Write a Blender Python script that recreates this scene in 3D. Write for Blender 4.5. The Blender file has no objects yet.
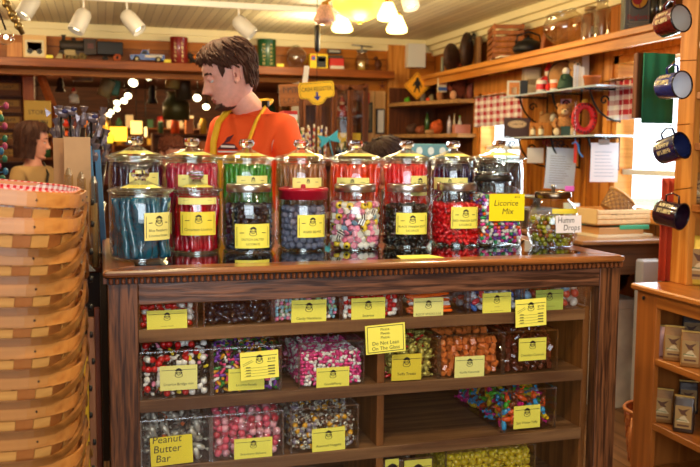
import bpy, math, random
from mathutils import Vector, Matrix, Euler
random.seed(7)
sc = bpy.context.scene
PI = math.pi
# ------------------------------------------------------------ camera
F = 850.0; YAW = math.radians(16.35); PIT = math.radians(5.48); ROLL = math.radians(0.5); CZ = 1.37
cam_d = bpy.data.cameras.new('camera'); cam = bpy.data.objects.new('camera', cam_d)
sc.collection.objects.link(cam); sc.camera = cam
cam_d.sensor_width = 36; cam_d.lens = 36 * F / 700; cam_d.clip_start = .05; cam_d.clip_end = 100
cam.matrix_world = Matrix.Translation((0, 0, CZ)) @ Matrix.Rotation(-YAW, 4, 'Z') @ Matrix.Rotation(PI / 2 - PIT, 4, 'X') @ Matrix.Rotation(ROLL, 4, 'Z')
cam_d.dof.use_dof = True; cam_d.dof.focus_distance = 2.38; cam_d.dof.aperture_fstop = 5.0
# ------------------------------------------------------------ world, lights, exposure
sc.view_settings.view_transform = 'Standard'; sc.view_settings.look = 'None'
sc.view_settings.gamma = 1; sc.view_settings.exposure = 0.0
sc.cycles.transparent_max_bounces = 32; sc.cycles.max_bounces = 9; sc.cycles.transmission_bounces = 8
sc.cycles.caustics_reflective = False; sc.cycles.caustics_refractive = False; sc.cycles.sample_clamp_indirect = 4
w = bpy.data.worlds.new('sky'); sc.world = w; w.use_nodes = True
w.node_tree.nodes['Background'].inputs[0].default_value = (.86, .94, 1, 1)
w.node_tree.nodes['Background'].inputs[1].default_value = 3.4

def light(kind, name, loc, energy, col, size=.1, rot=None, sy=None, spot=None):
    d = bpy.data.lights.new(name, kind); d.energy = energy; d.color = col
    if kind == 'AREA':
        d.size = size
        if sy: d.shape = 'RECTANGLE'; d.size_y = sy
    else: d.shadow_soft_size = size
    if kind == 'SPOT': d.spot_size = spot or 1.6; d.spot_blend = .6
    o = bpy.data.objects.new(name, d); sc.collection.objects.link(o); o.location = loc
    if rot: o.rotation_euler = rot
    return o
def aim(o, tgt):
    o.rotation_euler = (Vector(tgt) - o.location).to_track_quat('-Z', 'Y').to_euler()
WARM = (1, .77, .44); DAY = (.80, .90, 1)
# shop-front windows behind the camera
a = light('AREA', 'shop_front_daylight', (-.3, -1.35, 1.75), 56, DAY, 2.8, sy=1.2); aim(a, (.8, 2.6, .95))
# daylight through the windows of the right wall
a = light('AREA', 'side_window_daylight', (2.98, 3.75, 1.45), 22, DAY, 1.0, sy=.8); aim(a, (0, 3.4, 1.1))
a = light('AREA', 'far_side_window_daylight', (2.98, 5.8, 1.45), 12, DAY, .6, sy=.7); aim(a, (0, 5.5, 1.1))
# ceiling lamps of the shop, then added fill points, then back room lamps
for i, (x, y, z, e) in enumerate([(.2, 1.2, 2.28, 30), (1.3, 1.4, 2.28, 26), (.3, 3.3, 2.28, 26), (1.5, 3.2, 2.28, 26)]):
    light('SPOT', 'ceiling_lamp_light', (x, y, z), e * 1.9, WARM, .06, spot=2.7)
for i, (x, y, z, e) in enumerate([(-1.0, 3.9, 2.15, 26), (.3, 4.9, 2.12, 34), (1.9, 4.6, 2.12, 20), (-.8, 5.9, 2.15, 26), (1.5, 6.1, 2.15, 22)]):
    light('POINT', 'added_fill_light', (x, y, z), e * .82, WARM, .08)  # bare points added to brighten ceiling and rear walls; no bulbs hang here
for i, (x, y) in enumerate([(-1.4, 9), (.6, 9.5), (-.6, 12), (1.6, 12.2)]):
    light('POINT', 'back_room_lamp_light', (x, y, 2.0), 60, (1, .66, .3), .12)

# ------------------------------------------------------------ pixel helpers (rays of the camera)
def ray(px, py):
    a_ = (px - 350) / F; b_ = (233.5 - py) / F
    c, s = math.cos(ROLL), math.sin(ROLL)
    x = a_ * c - b_ * s; b2 = b_ * c + a_ * s
    y = math.cos(PIT) + b2 * math.sin(PIT); z = -math.sin(PIT) + b2 * math.cos(PIT)
    return Vector((x * math.cos(YAW) + y * math.sin(YAW), -x * math.sin(YAW) + y * math.cos(YAW), z))
O_ = Vector((0, 0, CZ))
def PZ(px, py, z): r = ray(px, py); return O_ + r * ((z - CZ) / r.z)
def PV(px, py, v): r = ray(px, py); return O_ + r * (v / r.y)
def PU(px, py, u): r = ray(px, py); return O_ + r * (u / r.x)
def depth(x, y): return x * math.sin(YAW) + y * math.cos(YAW)
def UX(px, v, py=150): return PV(px, py, v).x
def VY(px, u, py=100): return PU(px, py, u).y

# ------------------------------------------------------------ materials
def hx(s, k=1.0):
    s = s.lstrip('#'); r = []
    for i in (0, 2, 4):
        c = int(s[i:i + 2], 16) / 255
        r.append(min(1, (c / 12.92 if c <= .04045 else ((c + .055) / 1.055) ** 2.4) * k))
    return tuple(r)
MC = {}
def newmat(name):
    m = bpy.data.materials.new(name); m.use_nodes = True
    return m, m.node_tree, m.node_tree.nodes['Principled BSDF']
def M(col, rough=.5, metal=0, bump=0, bs=60, var=0, coat=0, em=0, sub=0, trans=0, spec=.5, name=None):
    key = (col, rough, metal, bump, bs, var, coat, em, sub, trans, spec)
    if key in MC: return MC[key]
    m, nt, p = newmat(name or 'paint_' + str(len(MC)))
    c = hx(col) if isinstance(col, str) else col
    p.inputs['Base Color'].default_value = (*c, 1); p.inputs['Roughness'].default_value = rough
    p.inputs['Metallic'].default_value = metal; p.inputs['Specular IOR Level'].default_value = spec
    if coat: p.inputs['Coat Weight'].default_value = coat; p.inputs['Coat Roughness'].default_value = .08
    if em: p.inputs['Emission Color'].default_value = (*c, 1); p.inputs['Emission Strength'].default_value = em
    if sub: p.inputs['Subsurface Weight'].default_value = sub; p.inputs['Subsurface Radius'].default_value = (.01, .004, .002)
    if trans: p.inputs['Transmission Weight'].default_value = trans
    if bump or var:
        tc = nt.nodes.new('ShaderNodeTexCoord'); n = nt.nodes.new('ShaderNodeTexNoise'); n.inputs['Scale'].default_value = bs
        n.inputs['Detail'].default_value = 4; nt.links.new(tc.outputs['Object'], n.inputs['Vector'])
        if bump:
            b = nt.nodes.new('ShaderNodeBump'); b.inputs['Strength'].default_value = bump; b.inputs['Distance'].default_value = .004
            nt.links.new(n.outputs['Fac'], b.inputs['Height']); nt.links.new(b.outputs['Normal'], p.inputs['Normal'])
        if var:
            r = nt.nodes.new('ShaderNodeValToRGB'); e = r.color_ramp.elements
            e[0].position = .35; e[1].position = .65
            e[0].color = (*[x * (1 - var) for x in c], 1); e[1].color = (*[min(1, x * (1 + var)) for x in c], 1)
            nt.links.new(n.outputs['Fac'], r.inputs['Fac']); nt.links.new(r.outputs['Color'], p.inputs['Base Color'])
    MC[key] = m; return m
def wood(name, c1, c2, axis=0, sc_=1.0, rough=.4, plank=0, plank_axis=2, knots=0, coat=0, bump=.25):
    """grain runs along `axis`; `plank` is the plank width measured along `plank_axis`"""
    if name in MC: return MC[name]
    m, nt, p = newmat(name); N = nt.nodes; L = nt.links
    tc = N.new('ShaderNodeTexCoord'); mp = N.new('ShaderNodeMapping')
    s = [26 * sc_] * 3; s[axis] = 1.6 * sc_; mp.inputs['Scale'].default_value = s
    L.new(tc.outputs['Object'], mp.inputs['Vector'])
    src = mp.outputs['Vector']
    if plank:
        sp = N.new('ShaderNodeSeparateXYZ'); L.new(tc.outputs['Object'], sp.inputs[0])
        dv = N.new('ShaderNodeMath'); dv.operation = 'DIVIDE'; dv.inputs[1].default_value = plank; L.new(sp.outputs[plank_axis], dv.inputs[0])
        fl = N.new('ShaderNodeMath'); fl.operation = 'FLOOR'; L.new(dv.outputs[0], fl.inputs[0])
        fr = N.new('ShaderNodeMath'); fr.operation = 'FRACT'; L.new(dv.outputs[0], fr.inputs[0])
        wn = N.new('ShaderNodeTexWhiteNoise'); wn.noise_dimensions = '1D'; L.new(fl.outputs[0], wn.inputs['W'])
        ad = N.new('ShaderNodeVectorMath'); ad.operation = 'MULTIPLY_ADD'; ad.inputs[1].default_value = (37, 37, 37)
        L.new(wn.outputs['Color'], ad.inputs[0]); L.new(mp.outputs['Vector'], ad.inputs[2]); src = ad.outputs[0]
    n = N.new('ShaderNodeTexNoise'); n.inputs['Scale'].default_value = 1; n.inputs['Detail'].default_value = 6; n.inputs['Distortion'].default_value = .6 if 'oak_' in name else 1.2
    L.new(src, n.inputs['Vector'])
    r = N.new('ShaderNodeValToRGB'); e = r.color_ramp.elements
    e[0].position, e[1].position = (.38, .64) if 'oak_' in name else (.33, .67); e[0].color = (*hx(c1), 1); e[1].color = (*hx(c2), 1)
    L.new(n.outputs['Fac'], r.inputs['Fac']); col = r.outputs['Color']; hgt = n.outputs['Fac']
    def mixm(c_in, fac_out, amt, dark):
        mx = N.new('ShaderNodeMix'); mx.data_type = 'RGBA'; mx.blend_type = 'MULTIPLY'
        L.new(c_in, mx.inputs[6]); mx.inputs[7].default_value = (*dark, 1)
        ml = N.new('ShaderNodeMath'); ml.operation = 'MULTIPLY'; ml.inputs[1].default_value = amt; L.new(fac_out, ml.inputs[0])
        L.new(ml.outputs[0], mx.inputs[0]); return mx.outputs[2]
    if plank:
        col = mixm(col, wn.outputs['Value'], .55, (.55, .5, .45))
        cp = N.new('ShaderNodeMath'); cp.operation = 'LESS_THAN'; cp.inputs[1].default_value = .045; L.new(fr.outputs[0], cp.inputs[0])
        col = mixm(col, cp.outputs[0], .85, (.12, .06, .03))
    if knots:
        v = N.new('ShaderNodeTexVoronoi'); mk = N.new('ShaderNodeMapping'); s = [5] * 3; s[axis] = 2.2; mk.inputs['Scale'].default_value = s
        L.new(tc.outputs['Object'], mk.inputs['Vector']); L.new(mk.outputs['Vector'], v.inputs['Vector']); v.inputs['Scale'].default_value = knots
        k = N.new('ShaderNodeMath'); k.operation = 'LESS_THAN'; k.inputs[1].default_value = .11; L.new(v.outputs['Distance'], k.inputs[0])
        col = mixm(col, k.outputs[0], .8, (.25, .1, .04))
    L.new(col, p.inputs['Base Color']); p.inputs['Roughness'].default_value = rough; p.inputs['Specular IOR Level'].default_value = .5 if coat else .22
    if coat: p.inputs['Coat Weight'].default_value = coat; p.inputs['Coat Roughness'].default_value = .12
    b = N.new('ShaderNodeBump'); b.inputs['Strength'].default_value = bump; b.inputs['Distance'].default_value = .002
    L.new(hgt, b.inputs['Height']); L.new(b.outputs['Normal'], p.inputs['Normal'])
    MC[name] = m; return m
def glass(name, tint=(.96, .98, .97), refl=.06, edge=.55, rough=.02):
    """thin clear glass: straight-through light with a mirror film that grows towards grazing view"""
    if name in MC: return MC[name]
    m, nt, p = newmat(name); N = nt.nodes; L = nt.links; N.remove(p)
    t = N.new('ShaderNodeBsdfTransparent'); g = N.new('ShaderNodeBsdfGlossy'); mx = N.new('ShaderNodeMixShader')
    t.inputs[0].default_value = (*tint, 1); g.inputs['Roughness'].default_value = rough; g.inputs[0].default_value = (1, 1, 1, 1)
    lw = N.new('ShaderNodeLayerWeight'); lw.inputs['Blend'].default_value = .5
    pw = N.new('ShaderNodeMath'); pw.operation = 'POWER'; pw.inputs[1].default_value = 4; L.new(lw.outputs['Facing'], pw.inputs[0])
    ma = N.new('ShaderNodeMath'); ma.operation = 'MULTIPLY_ADD'; ma.inputs[1].default_value = edge; ma.inputs[2].default_value = refl
    L.new(pw.outputs[0], ma.inputs[0]); L.new(ma.outputs[0], mx.inputs[0]); L.new(t.outputs[0], mx.inputs[1]); L.new(g.outputs[0], mx.inputs[2])
    L.new(mx.outputs[0], N['Material Output'].inputs[0]); MC[name] = m; return m
def checker(name, c1, c2, scale, mid=None):
    if name in MC: return MC[name]
    m, nt, p = newmat(name); N = nt.nodes; L = nt.links
    tc = N.new('ShaderNodeTexCoord'); sp = N.new('ShaderNodeSeparateXYZ'); L.new(tc.outputs['UV'], sp.inputs[0])
    outs = []
    for k in (0, 1):
        a_ = N.new('ShaderNodeMath'); a_.operation = 'MULTIPLY'; a_.inputs[1].default_value = scale; L.new(sp.outputs[k], a_.inputs[0])
        f_ = N.new('ShaderNodeMath'); f_.operation = 'FRACT'; L.new(a_.outputs[0], f_.inputs[0])
        g_ = N.new('ShaderNodeMath'); g_.operation = 'GREATER_THAN'; g_.inputs[1].default_value = .5; L.new(f_.outputs[0], g_.inputs[0]); outs.append(g_)
    s_ = N.new('ShaderNodeMath'); s_.operation = 'ADD'; L.new(outs[0].outputs[0], s_.inputs[0]); L.new(outs[1].outputs[0], s_.inputs[1])
    h_ = N.new('ShaderNodeMath'); h_.operation = 'MULTIPLY'; h_.inputs[1].default_value = .5; L.new(s_.outputs[0], h_.inputs[0])
    mx = N.new('ShaderNodeMix'); mx.data_type = 'RGBA'; mx.inputs[6].default_value = (*hx(c1), 1); mx.inputs[7].default_value = (*hx(c2), 1)
    L.new(h_.outputs[0], mx.inputs[0]); L.new(mx.outputs[2], p.inputs['Base Color']); p.inputs['Roughness'].default_value = .85
    MC[name] = m; return m

OAKX = wood('oak_along_x', '#351e12', '#7c5138', 0, 4.2, .36, coat=.3, bump=.5)
OAKY = wood('oak_along_y', '#351e12', '#7c5138', 1, 4.2, .36, coat=.3, bump=.5)
OAKZ = wood('oak_along_z', '#331b0e', '#7a4c2c', 2, 4.2, .38, coat=.3, bump=.5)
OAKD = wood('oak_shelf', '#5a3b26', '#85603f', 0, 1.3, .5)
OAKV = wood('oak_inner_upright', '#5f3819', '#855227', 2, 1.3, .5)
PINEX = wood('pine_along_x', '#ae661e', '#da933c', 0, .6, .45, knots=1, plank=.14, plank_axis=2)
PINEZ_X = wood('pine_boards_upright_x', '#a45c1a', '#d28834', 2, .6, .45, plank=.14, plank_axis=0, knots=1)
PINEZ_Y = wood('pine_boards_upright_y', '#a25a18', '#cf8430', 2, .6, .45, plank=.14, plank_axis=1, knots=1)
PINE = wood('pine_plain_x', '#b46c22', '#db9442', 0, .8, .4)
PINEY = wood('pine_plain_y', '#b46c22', '#db9442', 1, .8, .4)
PINEZ = wood('pine_plain_z', '#b06620', '#da9442', 2, .8, .4)
CASEY = wood('bookcase_wood_y', '#8a4a18', '#b46c2a', 1, .8, .35, coat=.2)
CASEZ = wood('bookcase_wood_z', '#824414', '#aa6226', 2, .8, .4, coat=.2)
DARKW = wood('dark_wood', '#3a1c0c', '#5c3016', 0, 1, .5)
DARKWZ = wood('dark_wood_z', '#3a1c0c', '#6a381a', 2, 1, .5)
JG = glass('jar_glass', (.97, .985, .98), .05, .6)
ACR = glass('acrylic', (.985, .99, .99), .03, .4)
ACRE = glass('acrylic_edge', (.78, .82, .86), .25, .5, .15)
WG = glass('window_glass', (.98, .99, 1), .04, .4)
CG = glass('case_glass', (.975, .985, .98), .035, .6)
TG = glass('case_top_glass', (.62, .66, .64), .10, .9, .015)
YEL = M('#f4ea5c', .6, var=.03, bs=5, name='label_paper')
PYEL = M('#eee88a', .6, name='pale_label_paper')
BYEL = M('#ffe800', .6, name='bright_sticky_paper')
INK = M('#1c1a1a', .6, name='ink'); GINK = INK
SILV = M('#c9c6c0', .28, 1, name='lid_metal'); STEEL = M('#9a9a98', .35, 1, name='steel'); BLACK = M('#0b0b0c', .4, name='black')
IRON = M('#1b1a1a', .45, .6, name='iron'); BRASS = M('#b98a3c', .3, 1, name='brass'); WHITE = M('#efeae0', .5, name='white'); WHITEM = M('#cfcbc4', .45, name='white_enamel')
KNOB = M('#ffffff', .03, trans=1, name='knob_glass')

# ------------------------------------------------------------ mesh builder
class B:
    def __init__(s): s.v = []; s.f = []; s.m = []; s.s = []; s.uv = None
    def add(s, vs, fs, mi=0, sm=False, T=None):
        o = len(s.v)
        for p in vs:
            p = Vector(p)
            s.v.append(tuple(T @ p) if T is not None else tuple(p))
        for f in fs: s.f.append([i + o for i in f]); s.m.append(mi); s.s.append(sm)
        return s
    def box(s, x0, x1, y0, y1, z0, z1, mi=0, T=None, bev=0):
        if bev:
            b = min(bev, (x1 - x0) / 2.2, (y1 - y0) / 2.2, (z1 - z0) / 2.2)
            vs = []; idx = {}
            for i, (sx, X) in enumerate(((-1, x0), (1, x1))):
                for j, (sy, Y) in enumerate(((-1, y0), (1, y1))):
                    for k, (sz, Z) in enumerate(((-1, z0), (1, z1))):
                        for a_ in range(3):
                            q = [X - sx * b, Y - sy * b, Z - sz * b]; q[a_] = (X, Y, Z)[a_]
                            idx[(i, j, k, a_)] = len(vs); vs.append(q)
            fs = []
            def quad(keys): fs.append([idx[k_] for k_ in keys])
            for a_ in range(3):
                for e in (0, 1):
                    o1, o2 = [q for q in range(3) if q != a_]
                    c = []
                    for (p, q) in ((0, 0), (1, 0), (1, 1), (0, 1)):
                        t = [0, 0, 0]; t[a_] = e; t[o1] = p; t[o2] = q; c.append((*t, a_))
                    if (e == 0) != (a_ == 1): c.reverse()
                    quad(c)
            for a_ in range(3):
                o1, o2 = [q for q in range(3) if q != a_]
                for p in (0, 1):
                    for q in (0, 1):
                        t0 = [0, 0, 0]; t0[o1] = p; t0[o2] = q; t1 = list(t0); t0[a_] = 0; t1[a_] = 1
                        quad([(*t0, o1), (*t0, o2), (*t1, o2), (*t1, o1)])
            for i in (0, 1):
                for j in (0, 1):
                    for k in (0, 1): quad([(i, j, k, 0), (i, j, k, 1), (i, j, k, 2)])
            return s.add(vs, fs, mi, False, T)
        vs = [(x, y, z) for x in (x0, x1) for y in (y0, y1) for z in (z0, z1)]
        fs = [(0, 1, 3, 2), (4, 6, 7, 5), (0, 4, 5, 1), (2, 3, 7, 6), (0, 2, 6, 4), (1, 5, 7, 3)]
        return s.add(vs, fs, mi, False, T)
    def lathe(s, prof, n=24, mi=0, T=None, sm=True, a0=0, a1=2 * PI, sx=1, sy=1):
        full = abs(a1 - a0 - 2 * PI) < 1e-4; k = n if full else n + 1
        vs = []
        for (r, z) in prof:
            for i in range(k):
                a_ = a0 + (a1 - a0) * i / n; vs.append((r * math.cos(a_) * sx, r * math.sin(a_) * sy, z))
        fs = []
        for j in range(len(prof) - 1):
            for i in range(n):
                a_, b_ = j * k + i, j * k + (i + 1) % k
                fs.append((a_, b_, b_ + k, a_ + k))
        if full:
            if prof[0][0] > 1e-5: fs.append(list(range(k - 1, -1, -1)))
            if prof[-1][0] > 1e-5: fs.append([(len(prof) - 1) * k + i for i in range(k)])
        return s.add(vs, fs, mi, sm, T)
    def shell(s, prof, n=24, mi=0, T=None, sx=1, sy=1):
        """open lathe without caps"""
        vs = [(r * math.cos(2 * PI * i / n) * sx, r * math.sin(2 * PI * i / n) * sy, z) for (r, z) in prof for i in range(n)]
        fs = [(j * n + i, j * n + (i + 1) % n, (j + 1) * n + (i + 1) % n, (j + 1) * n + i) for j in range(len(prof) - 1) for i in range(n)]
        return s.add(vs, fs, mi, True, T)
    def tube(s, pts, r, n=6, mi=0, T=None, sm=True, flat=None):
        pts = [Vector(p) for p in pts]; vs = []; fs = []
        up = Vector((0, 0, 1)); prev = None
        for i, p in enumerate(pts):
            t = (pts[min(i + 1, len(pts) - 1)] - pts[max(i - 1, 0)]).normalized()
            if prev is None:
                side = t.cross(up); side = side if side.length > 1e-3 else t.cross(Vector((0, 1, 0)))
            else: side = prev - t * prev.dot(t)
            side.normalize(); prev = side; nn = side.cross(t)
            rr = r[i] if isinstance(r, (list, tuple)) else r
            for k in range(n):
                a_ = 2 * PI * k / n; q = p + side * (math.cos(a_) * rr) + nn * (math.sin(a_) * rr * (flat or 1)); vs.append(tuple(q))
        for i in range(len(pts) - 1):
            for k in range(n):
                a_, b_ = i * n + k, i * n + (k + 1) % n; fs.append((a_, b_, b_ + n, a_ + n))
        fs.append(list(range(n - 1, -1, -1))); fs.append([(len(pts) - 1) * n + k for k in range(n)])
        return s.add(vs, fs, mi, sm, T)
    def ball(s, c, r, mi=0, n=10, m=7, T=None):
        if not isinstance(r, (tuple, list)): r = (r, r, r)
        vs = [(c[0], c[1], c[2] - r[2])]
        for j in range(1, m):
            th = -PI / 2 + PI * j / m
            for i in range(n):
                a_ = 2 * PI * i / n; vs.append((c[0] + r[0] * math.cos(th) * math.cos(a_), c[1] + r[1] * math.cos(th) * math.sin(a_), c[2] + r[2] * math.sin(th)))
        vs.append((c[0], c[1], c[2] + r[2])); fs = []
        for i in range(n): fs.append((0, 1 + (i + 1) % n, 1 + i))
        for j in range(m - 2):
            for i in range(n):
                a_ = 1 + j * n + i; b_ = 1 + j * n + (i + 1) % n; fs.append((a_, b_, b_ + n, a_ + n))
        l = 1 + (m - 2) * n
        for i in range(n): fs.append((l + i, l + (i + 1) % n, len(vs) - 1))
        return s.add(vs, fs, mi, True, T)
    def prism(s, poly, y0, y1, mi=0, T=None, plane='xz'):
        """polygon in the xz plane pushed along y (or xy along z, or yz along x)"""
        n = len(poly)
        def P(p, d): return (p[0], d, p[1]) if plane == 'xz' else ((p[0], p[1], d) if plane == 'xy' else (d, p[0], p[1]))
        ar = sum(poly[i][0] * poly[(i + 1) % n][1] - poly[(i + 1) % n][0] * poly[i][1] for i in range(n))
        if ar < 0: poly = poly[::-1]
        vs = [P(p, y0) for p in poly] + [P(p, y1) for p in poly]
        fs = [list(range(n)), list(range(2 * n - 1, n - 1, -1))] + [(i, i + n, (i + 1) % n + n, (i + 1) % n) for i in range(n)]
        if plane != 'xz': fs = [f[::-1] for f in fs]
        return s.add(vs, fs, mi, False, T)
    def join(s, o, T=None, mi=0):
        n = len(s.v)
        for p in o.v: s.v.append(tuple(T @ Vector(p)) if T is not None else p)
        for f, m_, q in zip(o.f, o.m, o.s): s.f.append([i + n for i in f]); s.m.append(m_ + mi); s.s.append(q)
        return s
    def mesh(s, name, mats):
        me = bpy.data.meshes.new(name); me.from_pydata(s.v, [], s.f)
        for m_ in (mats if isinstance(mats, (list, tuple)) else [mats]): me.materials.append(m_)
        me.polygons.foreach_set('material_index', s.m); me.polygons.foreach_set('use_smooth', s.s)
        if s.uv:
            l = me.uv_layers.new(name='UVMap')
            for p in me.polygons:
                for li in p.loop_indices: l.data[li].uv = s.uv[me.loops[li].vertex_index]
        me.update(); return me
    def build(s, name, mats, parent=None, loc=None, rot=None):
        o = bpy.data.objects.new(name, s.mesh(name, mats)); sc.collection.objects.link(o)
        if parent is not None: o.parent = parent
        if loc is not None: o.location = loc
        if rot is not None: o.rotation_euler = rot
        return o
def tag(o, label=None, cat=None, group=None, kind=None):
    if label: o['label'] = label
    if cat: o['category'] = cat
    if group: o['group'] = group
    if kind: o['kind'] = kind
    return o
def thing(name, label, cat, loc=(0, 0, 0), rz=0, group=None, rot=None):
    o = bpy.data.objects.new(name, None); sc.collection.objects.link(o); o.empty_display_size = .05
    o.location = loc; o.rotation_euler = rot or (0, 0, rz); return tag(o, label, cat, group)
def one(name, b, mats, label, cat, loc=(0, 0, 0), rz=0, group=None, rot=None):
    o = b.build(name, mats, None, loc, rot or (0, 0, rz)); return tag(o, label, cat, group)
def struct(name, b, mats): return tag(b.build(name, mats), None, None, None, 'structure')
def dup(o, parent=None):
    c = o.copy(); sc.collection.objects.link(c)
    if parent is not None: c.parent = parent
    for ch in list(o.children): dup(ch, c)
    return c
def Tm(loc=(0, 0, 0), rot=(0, 0, 0), s=(1, 1, 1)):
    return Matrix.Translation(loc) @ Euler(rot).to_matrix().to_4x4() @ Matrix.Diagonal((*s, 1))
TXT = {}
def text_data(t, shear=0, res=2):
    k = (t, shear)
    if k not in TXT:
        cu = bpy.data.curves.new('lettering', 'FONT'); cu.body = t; cu.size = 1; cu.shear = shear; cu.resolution_u = res; cu.align_x = 'CENTER'
        ob = bpy.data.objects.new('lettering_source', cu); me = bpy.data.meshes.new_from_object(ob)
        TXT[k] = ([tuple(v.co) for v in me.vertices], [tuple(p.vertices) for p in me.polygons])
        bpy.data.objects.remove(ob); bpy.data.meshes.remove(me); bpy.data.curves.remove(cu)
    return TXT[k]
def write(b, t, x, z, size, y, mi=1, width=None, shear=0, T=None, rot=0):
    """upright lettering in the xz plane, facing -y"""
    vs, fs = text_data(t, shear)
    k = 1
    if width:
        w_ = max(v[0] for v in vs) - min(v[0] for v in vs); k = min(1, width / (w_ * size))
    c, s_ = math.cos(rot), math.sin(rot)
    b.add([(x + (v[0] * k * c - v[1] * s_) * size, y, z + (v[0] * k * s_ + v[1] * c) * size) for v in vs], fs, mi, False, T)

def scribble(b, x, z, w_, h, y, mi=1, n=6):
    """worn lettering too small to read: a row of short uneven strokes"""
    rd = random.Random(n * 31 + int(w_ * 1000))
    for i in range(n):
        cx = x - w_ / 2 + w_ * (i + .5) / n; q = w_ / n * .32; t_ = h * .16
        def seg(a0, b0, a1, b1):
            d = Vector((a1 - a0, b1 - b0)); d.normalize(); nx, nz = -d.y * t_ / 2, d.x * t_ / 2
            b.add([(a0 - nx, y, b0 - nz), (a1 - nx, y, b1 - nz), (a1 + nx, y, b1 + nz), (a0 + nx, y, b0 + nz)], [(0, 1, 2, 3)], mi)
        seg(cx - q, z, cx - q, z + h); seg(cx - q, z + h * rd.choice((0.05, .5, .95)), cx + q, z + h * rd.choice((.05, .5, .95)))
        if rd.random() < .6: seg(cx + q, z + h * rd.choice((0, .5)), cx + q, z + h)
def line(b, x0, z0, x1, z1, w_, y, mi=1):
    d = Vector((x1 - x0, z1 - z0)); d.normalize(); nx, nz = -d.y * w_ / 2, d.x * w_ / 2
    b.add([(x0 - nx, y, z0 - nz), (x1 - nx, y, z1 - nz), (x1 + nx, y, z1 + nz), (x0 + nx, y, z0 + nz)], [(0, 1, 2, 3)], mi)
def disc(b, x, z, rx, rz, y, mi=1, n=14):
    b.add([(x + rx * math.cos(2 * PI * i / n), y, z + rz * math.sin(2 * PI * i / n)) for i in range(n)], [list(range(n))], mi)
def ring(b, x, z, rx, rz, w_, y, mi=1, n=18, a0=0, a1=2 * PI):
    vs = []
    for i in range(n + 1):
        a_ = a0 + (a1 - a0) * i / n
        for k in (1, 1 - w_ / rx): vs.append((x + rx * k * math.cos(a_), y, z + rz * k * math.sin(a_)))
    b.add(vs, [(2 * i, 2 * i + 2, 2 * i + 3, 2 * i + 1) for i in range(n)], mi)
def face_mark(b, x, z, s, y, mi=1):
    """the little drawn face with a hat and a collar inside a ring"""
    ring(b, x, z - .55 * s, .95 * s, .62 * s, .16 * s, y, mi)
    ring(b, x, z + .05 * s, .62 * s, .7 * s, .13 * s, y, mi)
    b.add([(x - .95 * s, y, z + .5 * s), (x + .95 * s, y, z + .42 * s), (x + .5 * s, y, z + 1.0 * s), (x, y, z + 1.18 * s), (x - .5 * s, y, z + .95 * s)], [(0, 1, 2, 3, 4)], mi)
    for q in (-1, 1): disc(b, x + q * .24 * s, z + .15 * s, .09 * s, .12 * s, y, mi, 8); disc(b, x + q * .72 * s, z + .05 * s, .13 * s, .2 * s, y, mi, 8)
    ring(b, x, z - .12 * s, .3 * s, .22 * s, .09 * s, y, mi, 8, PI, 2 * PI)
def label(w_, h, lines, frame='line', mark=True, side=True, seg=8, bend=None, tsize=.15, shear=0):
    """paper card centred on x, standing on z=0, facing -y; bend = radius of the jar it wraps"""
    b = B(); t = .0012
    for i in range(seg):
        x0, x1 = -w_ / 2 + w_ * i / seg, -w_ / 2 + w_ * (i + 1) / seg
        b.box(x0, x1, -t, 0, 0, h)
    y = -t - .0004; lw = h * .018
    if frame == 'line': line(b, -w_ * .46, h * .82, w_ * .46, h * .82, lw, y)
    if frame in ('box', 'line2'):
        for (a0, b0, a1, b1) in ((-.44, .86, .44, .86), (.44, .86, .44, .1), (.44, .1, -.44, .1), (-.44, .1, -.44, .86)):
            line(b, a0 * w_, b0 * h, a1 * w_, b1 * h, lw, y)
    if mark: face_mark(b, 0, h * .70, h * .165, y)
    if side and w_ > .03:
        for q in (-1, 1): line(b, q * w_ * .36, h * .63, q * w_ * .24, h * .64, lw * 1.6, y, 1)
    n = len(lines)
    for i, t_ in enumerate(lines):
        z = h * (.32 - i * .19) if n > 1 else h * .2
        write(b, t_, 0, z, h * tsize, y, 1, w_ * .84, shear)
    if bend:
        b.v = [(math.sin(p[0] / bend) * (bend - p[1]), -(math.cos(p[0] / bend) * (bend - p[1])), p[2]) for p in b.v]
    return b
# ============================================================ THE ROOM
UW, VB, ZC = 2.87, 7.15, 2.35
def sbox(name, x0, x1, y0, y1, z0, z1, mat):
    return struct(name, B().box(x0, x1, y0, y1, z0, z1), mat)
FLOORM = wood('floor_boards', '#6b4a30', '#8a6543', 1, .5, .45, plank=.11, plank_axis=0)
CEILM = wood('ceiling_beadboard', '#efe2b4', '#f6ecc6', 1, .2, .55, plank=.055, plank_axis=0, bump=.1)
CREAM = M('#efe0ac', .5, name='cream_paint')
sbox('floor', -3.3, 3.0, -1.6, 14.2, -.1, 0, FLOORM)
sbox('ceiling', -3.3, 3.0, -1.6, VB + .12, ZC, ZC + .1, CEILM)
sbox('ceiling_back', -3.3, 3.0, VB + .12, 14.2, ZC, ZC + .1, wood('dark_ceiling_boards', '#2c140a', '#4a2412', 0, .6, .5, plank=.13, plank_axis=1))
sbox('wall_left', -3.4, -3.3, -1.6, 14.2, 0, ZC, PINEZ_Y)
sbox('wall_back', -3.3, 3.0, 14.2, 14.3, 0, ZC, DARKW)
b = B()
for q in ((-3.3, -1.6, 0, ZC), (1.4, 3.0, 0, ZC), (-1.6, 1.4, 0, .9), (-1.6, 1.4, 2.25, ZC)): b.box(q[0], q[1], -1.7, -1.6, q[2], q[3])
struct('wall_front', b, PINEZ_X)
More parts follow.
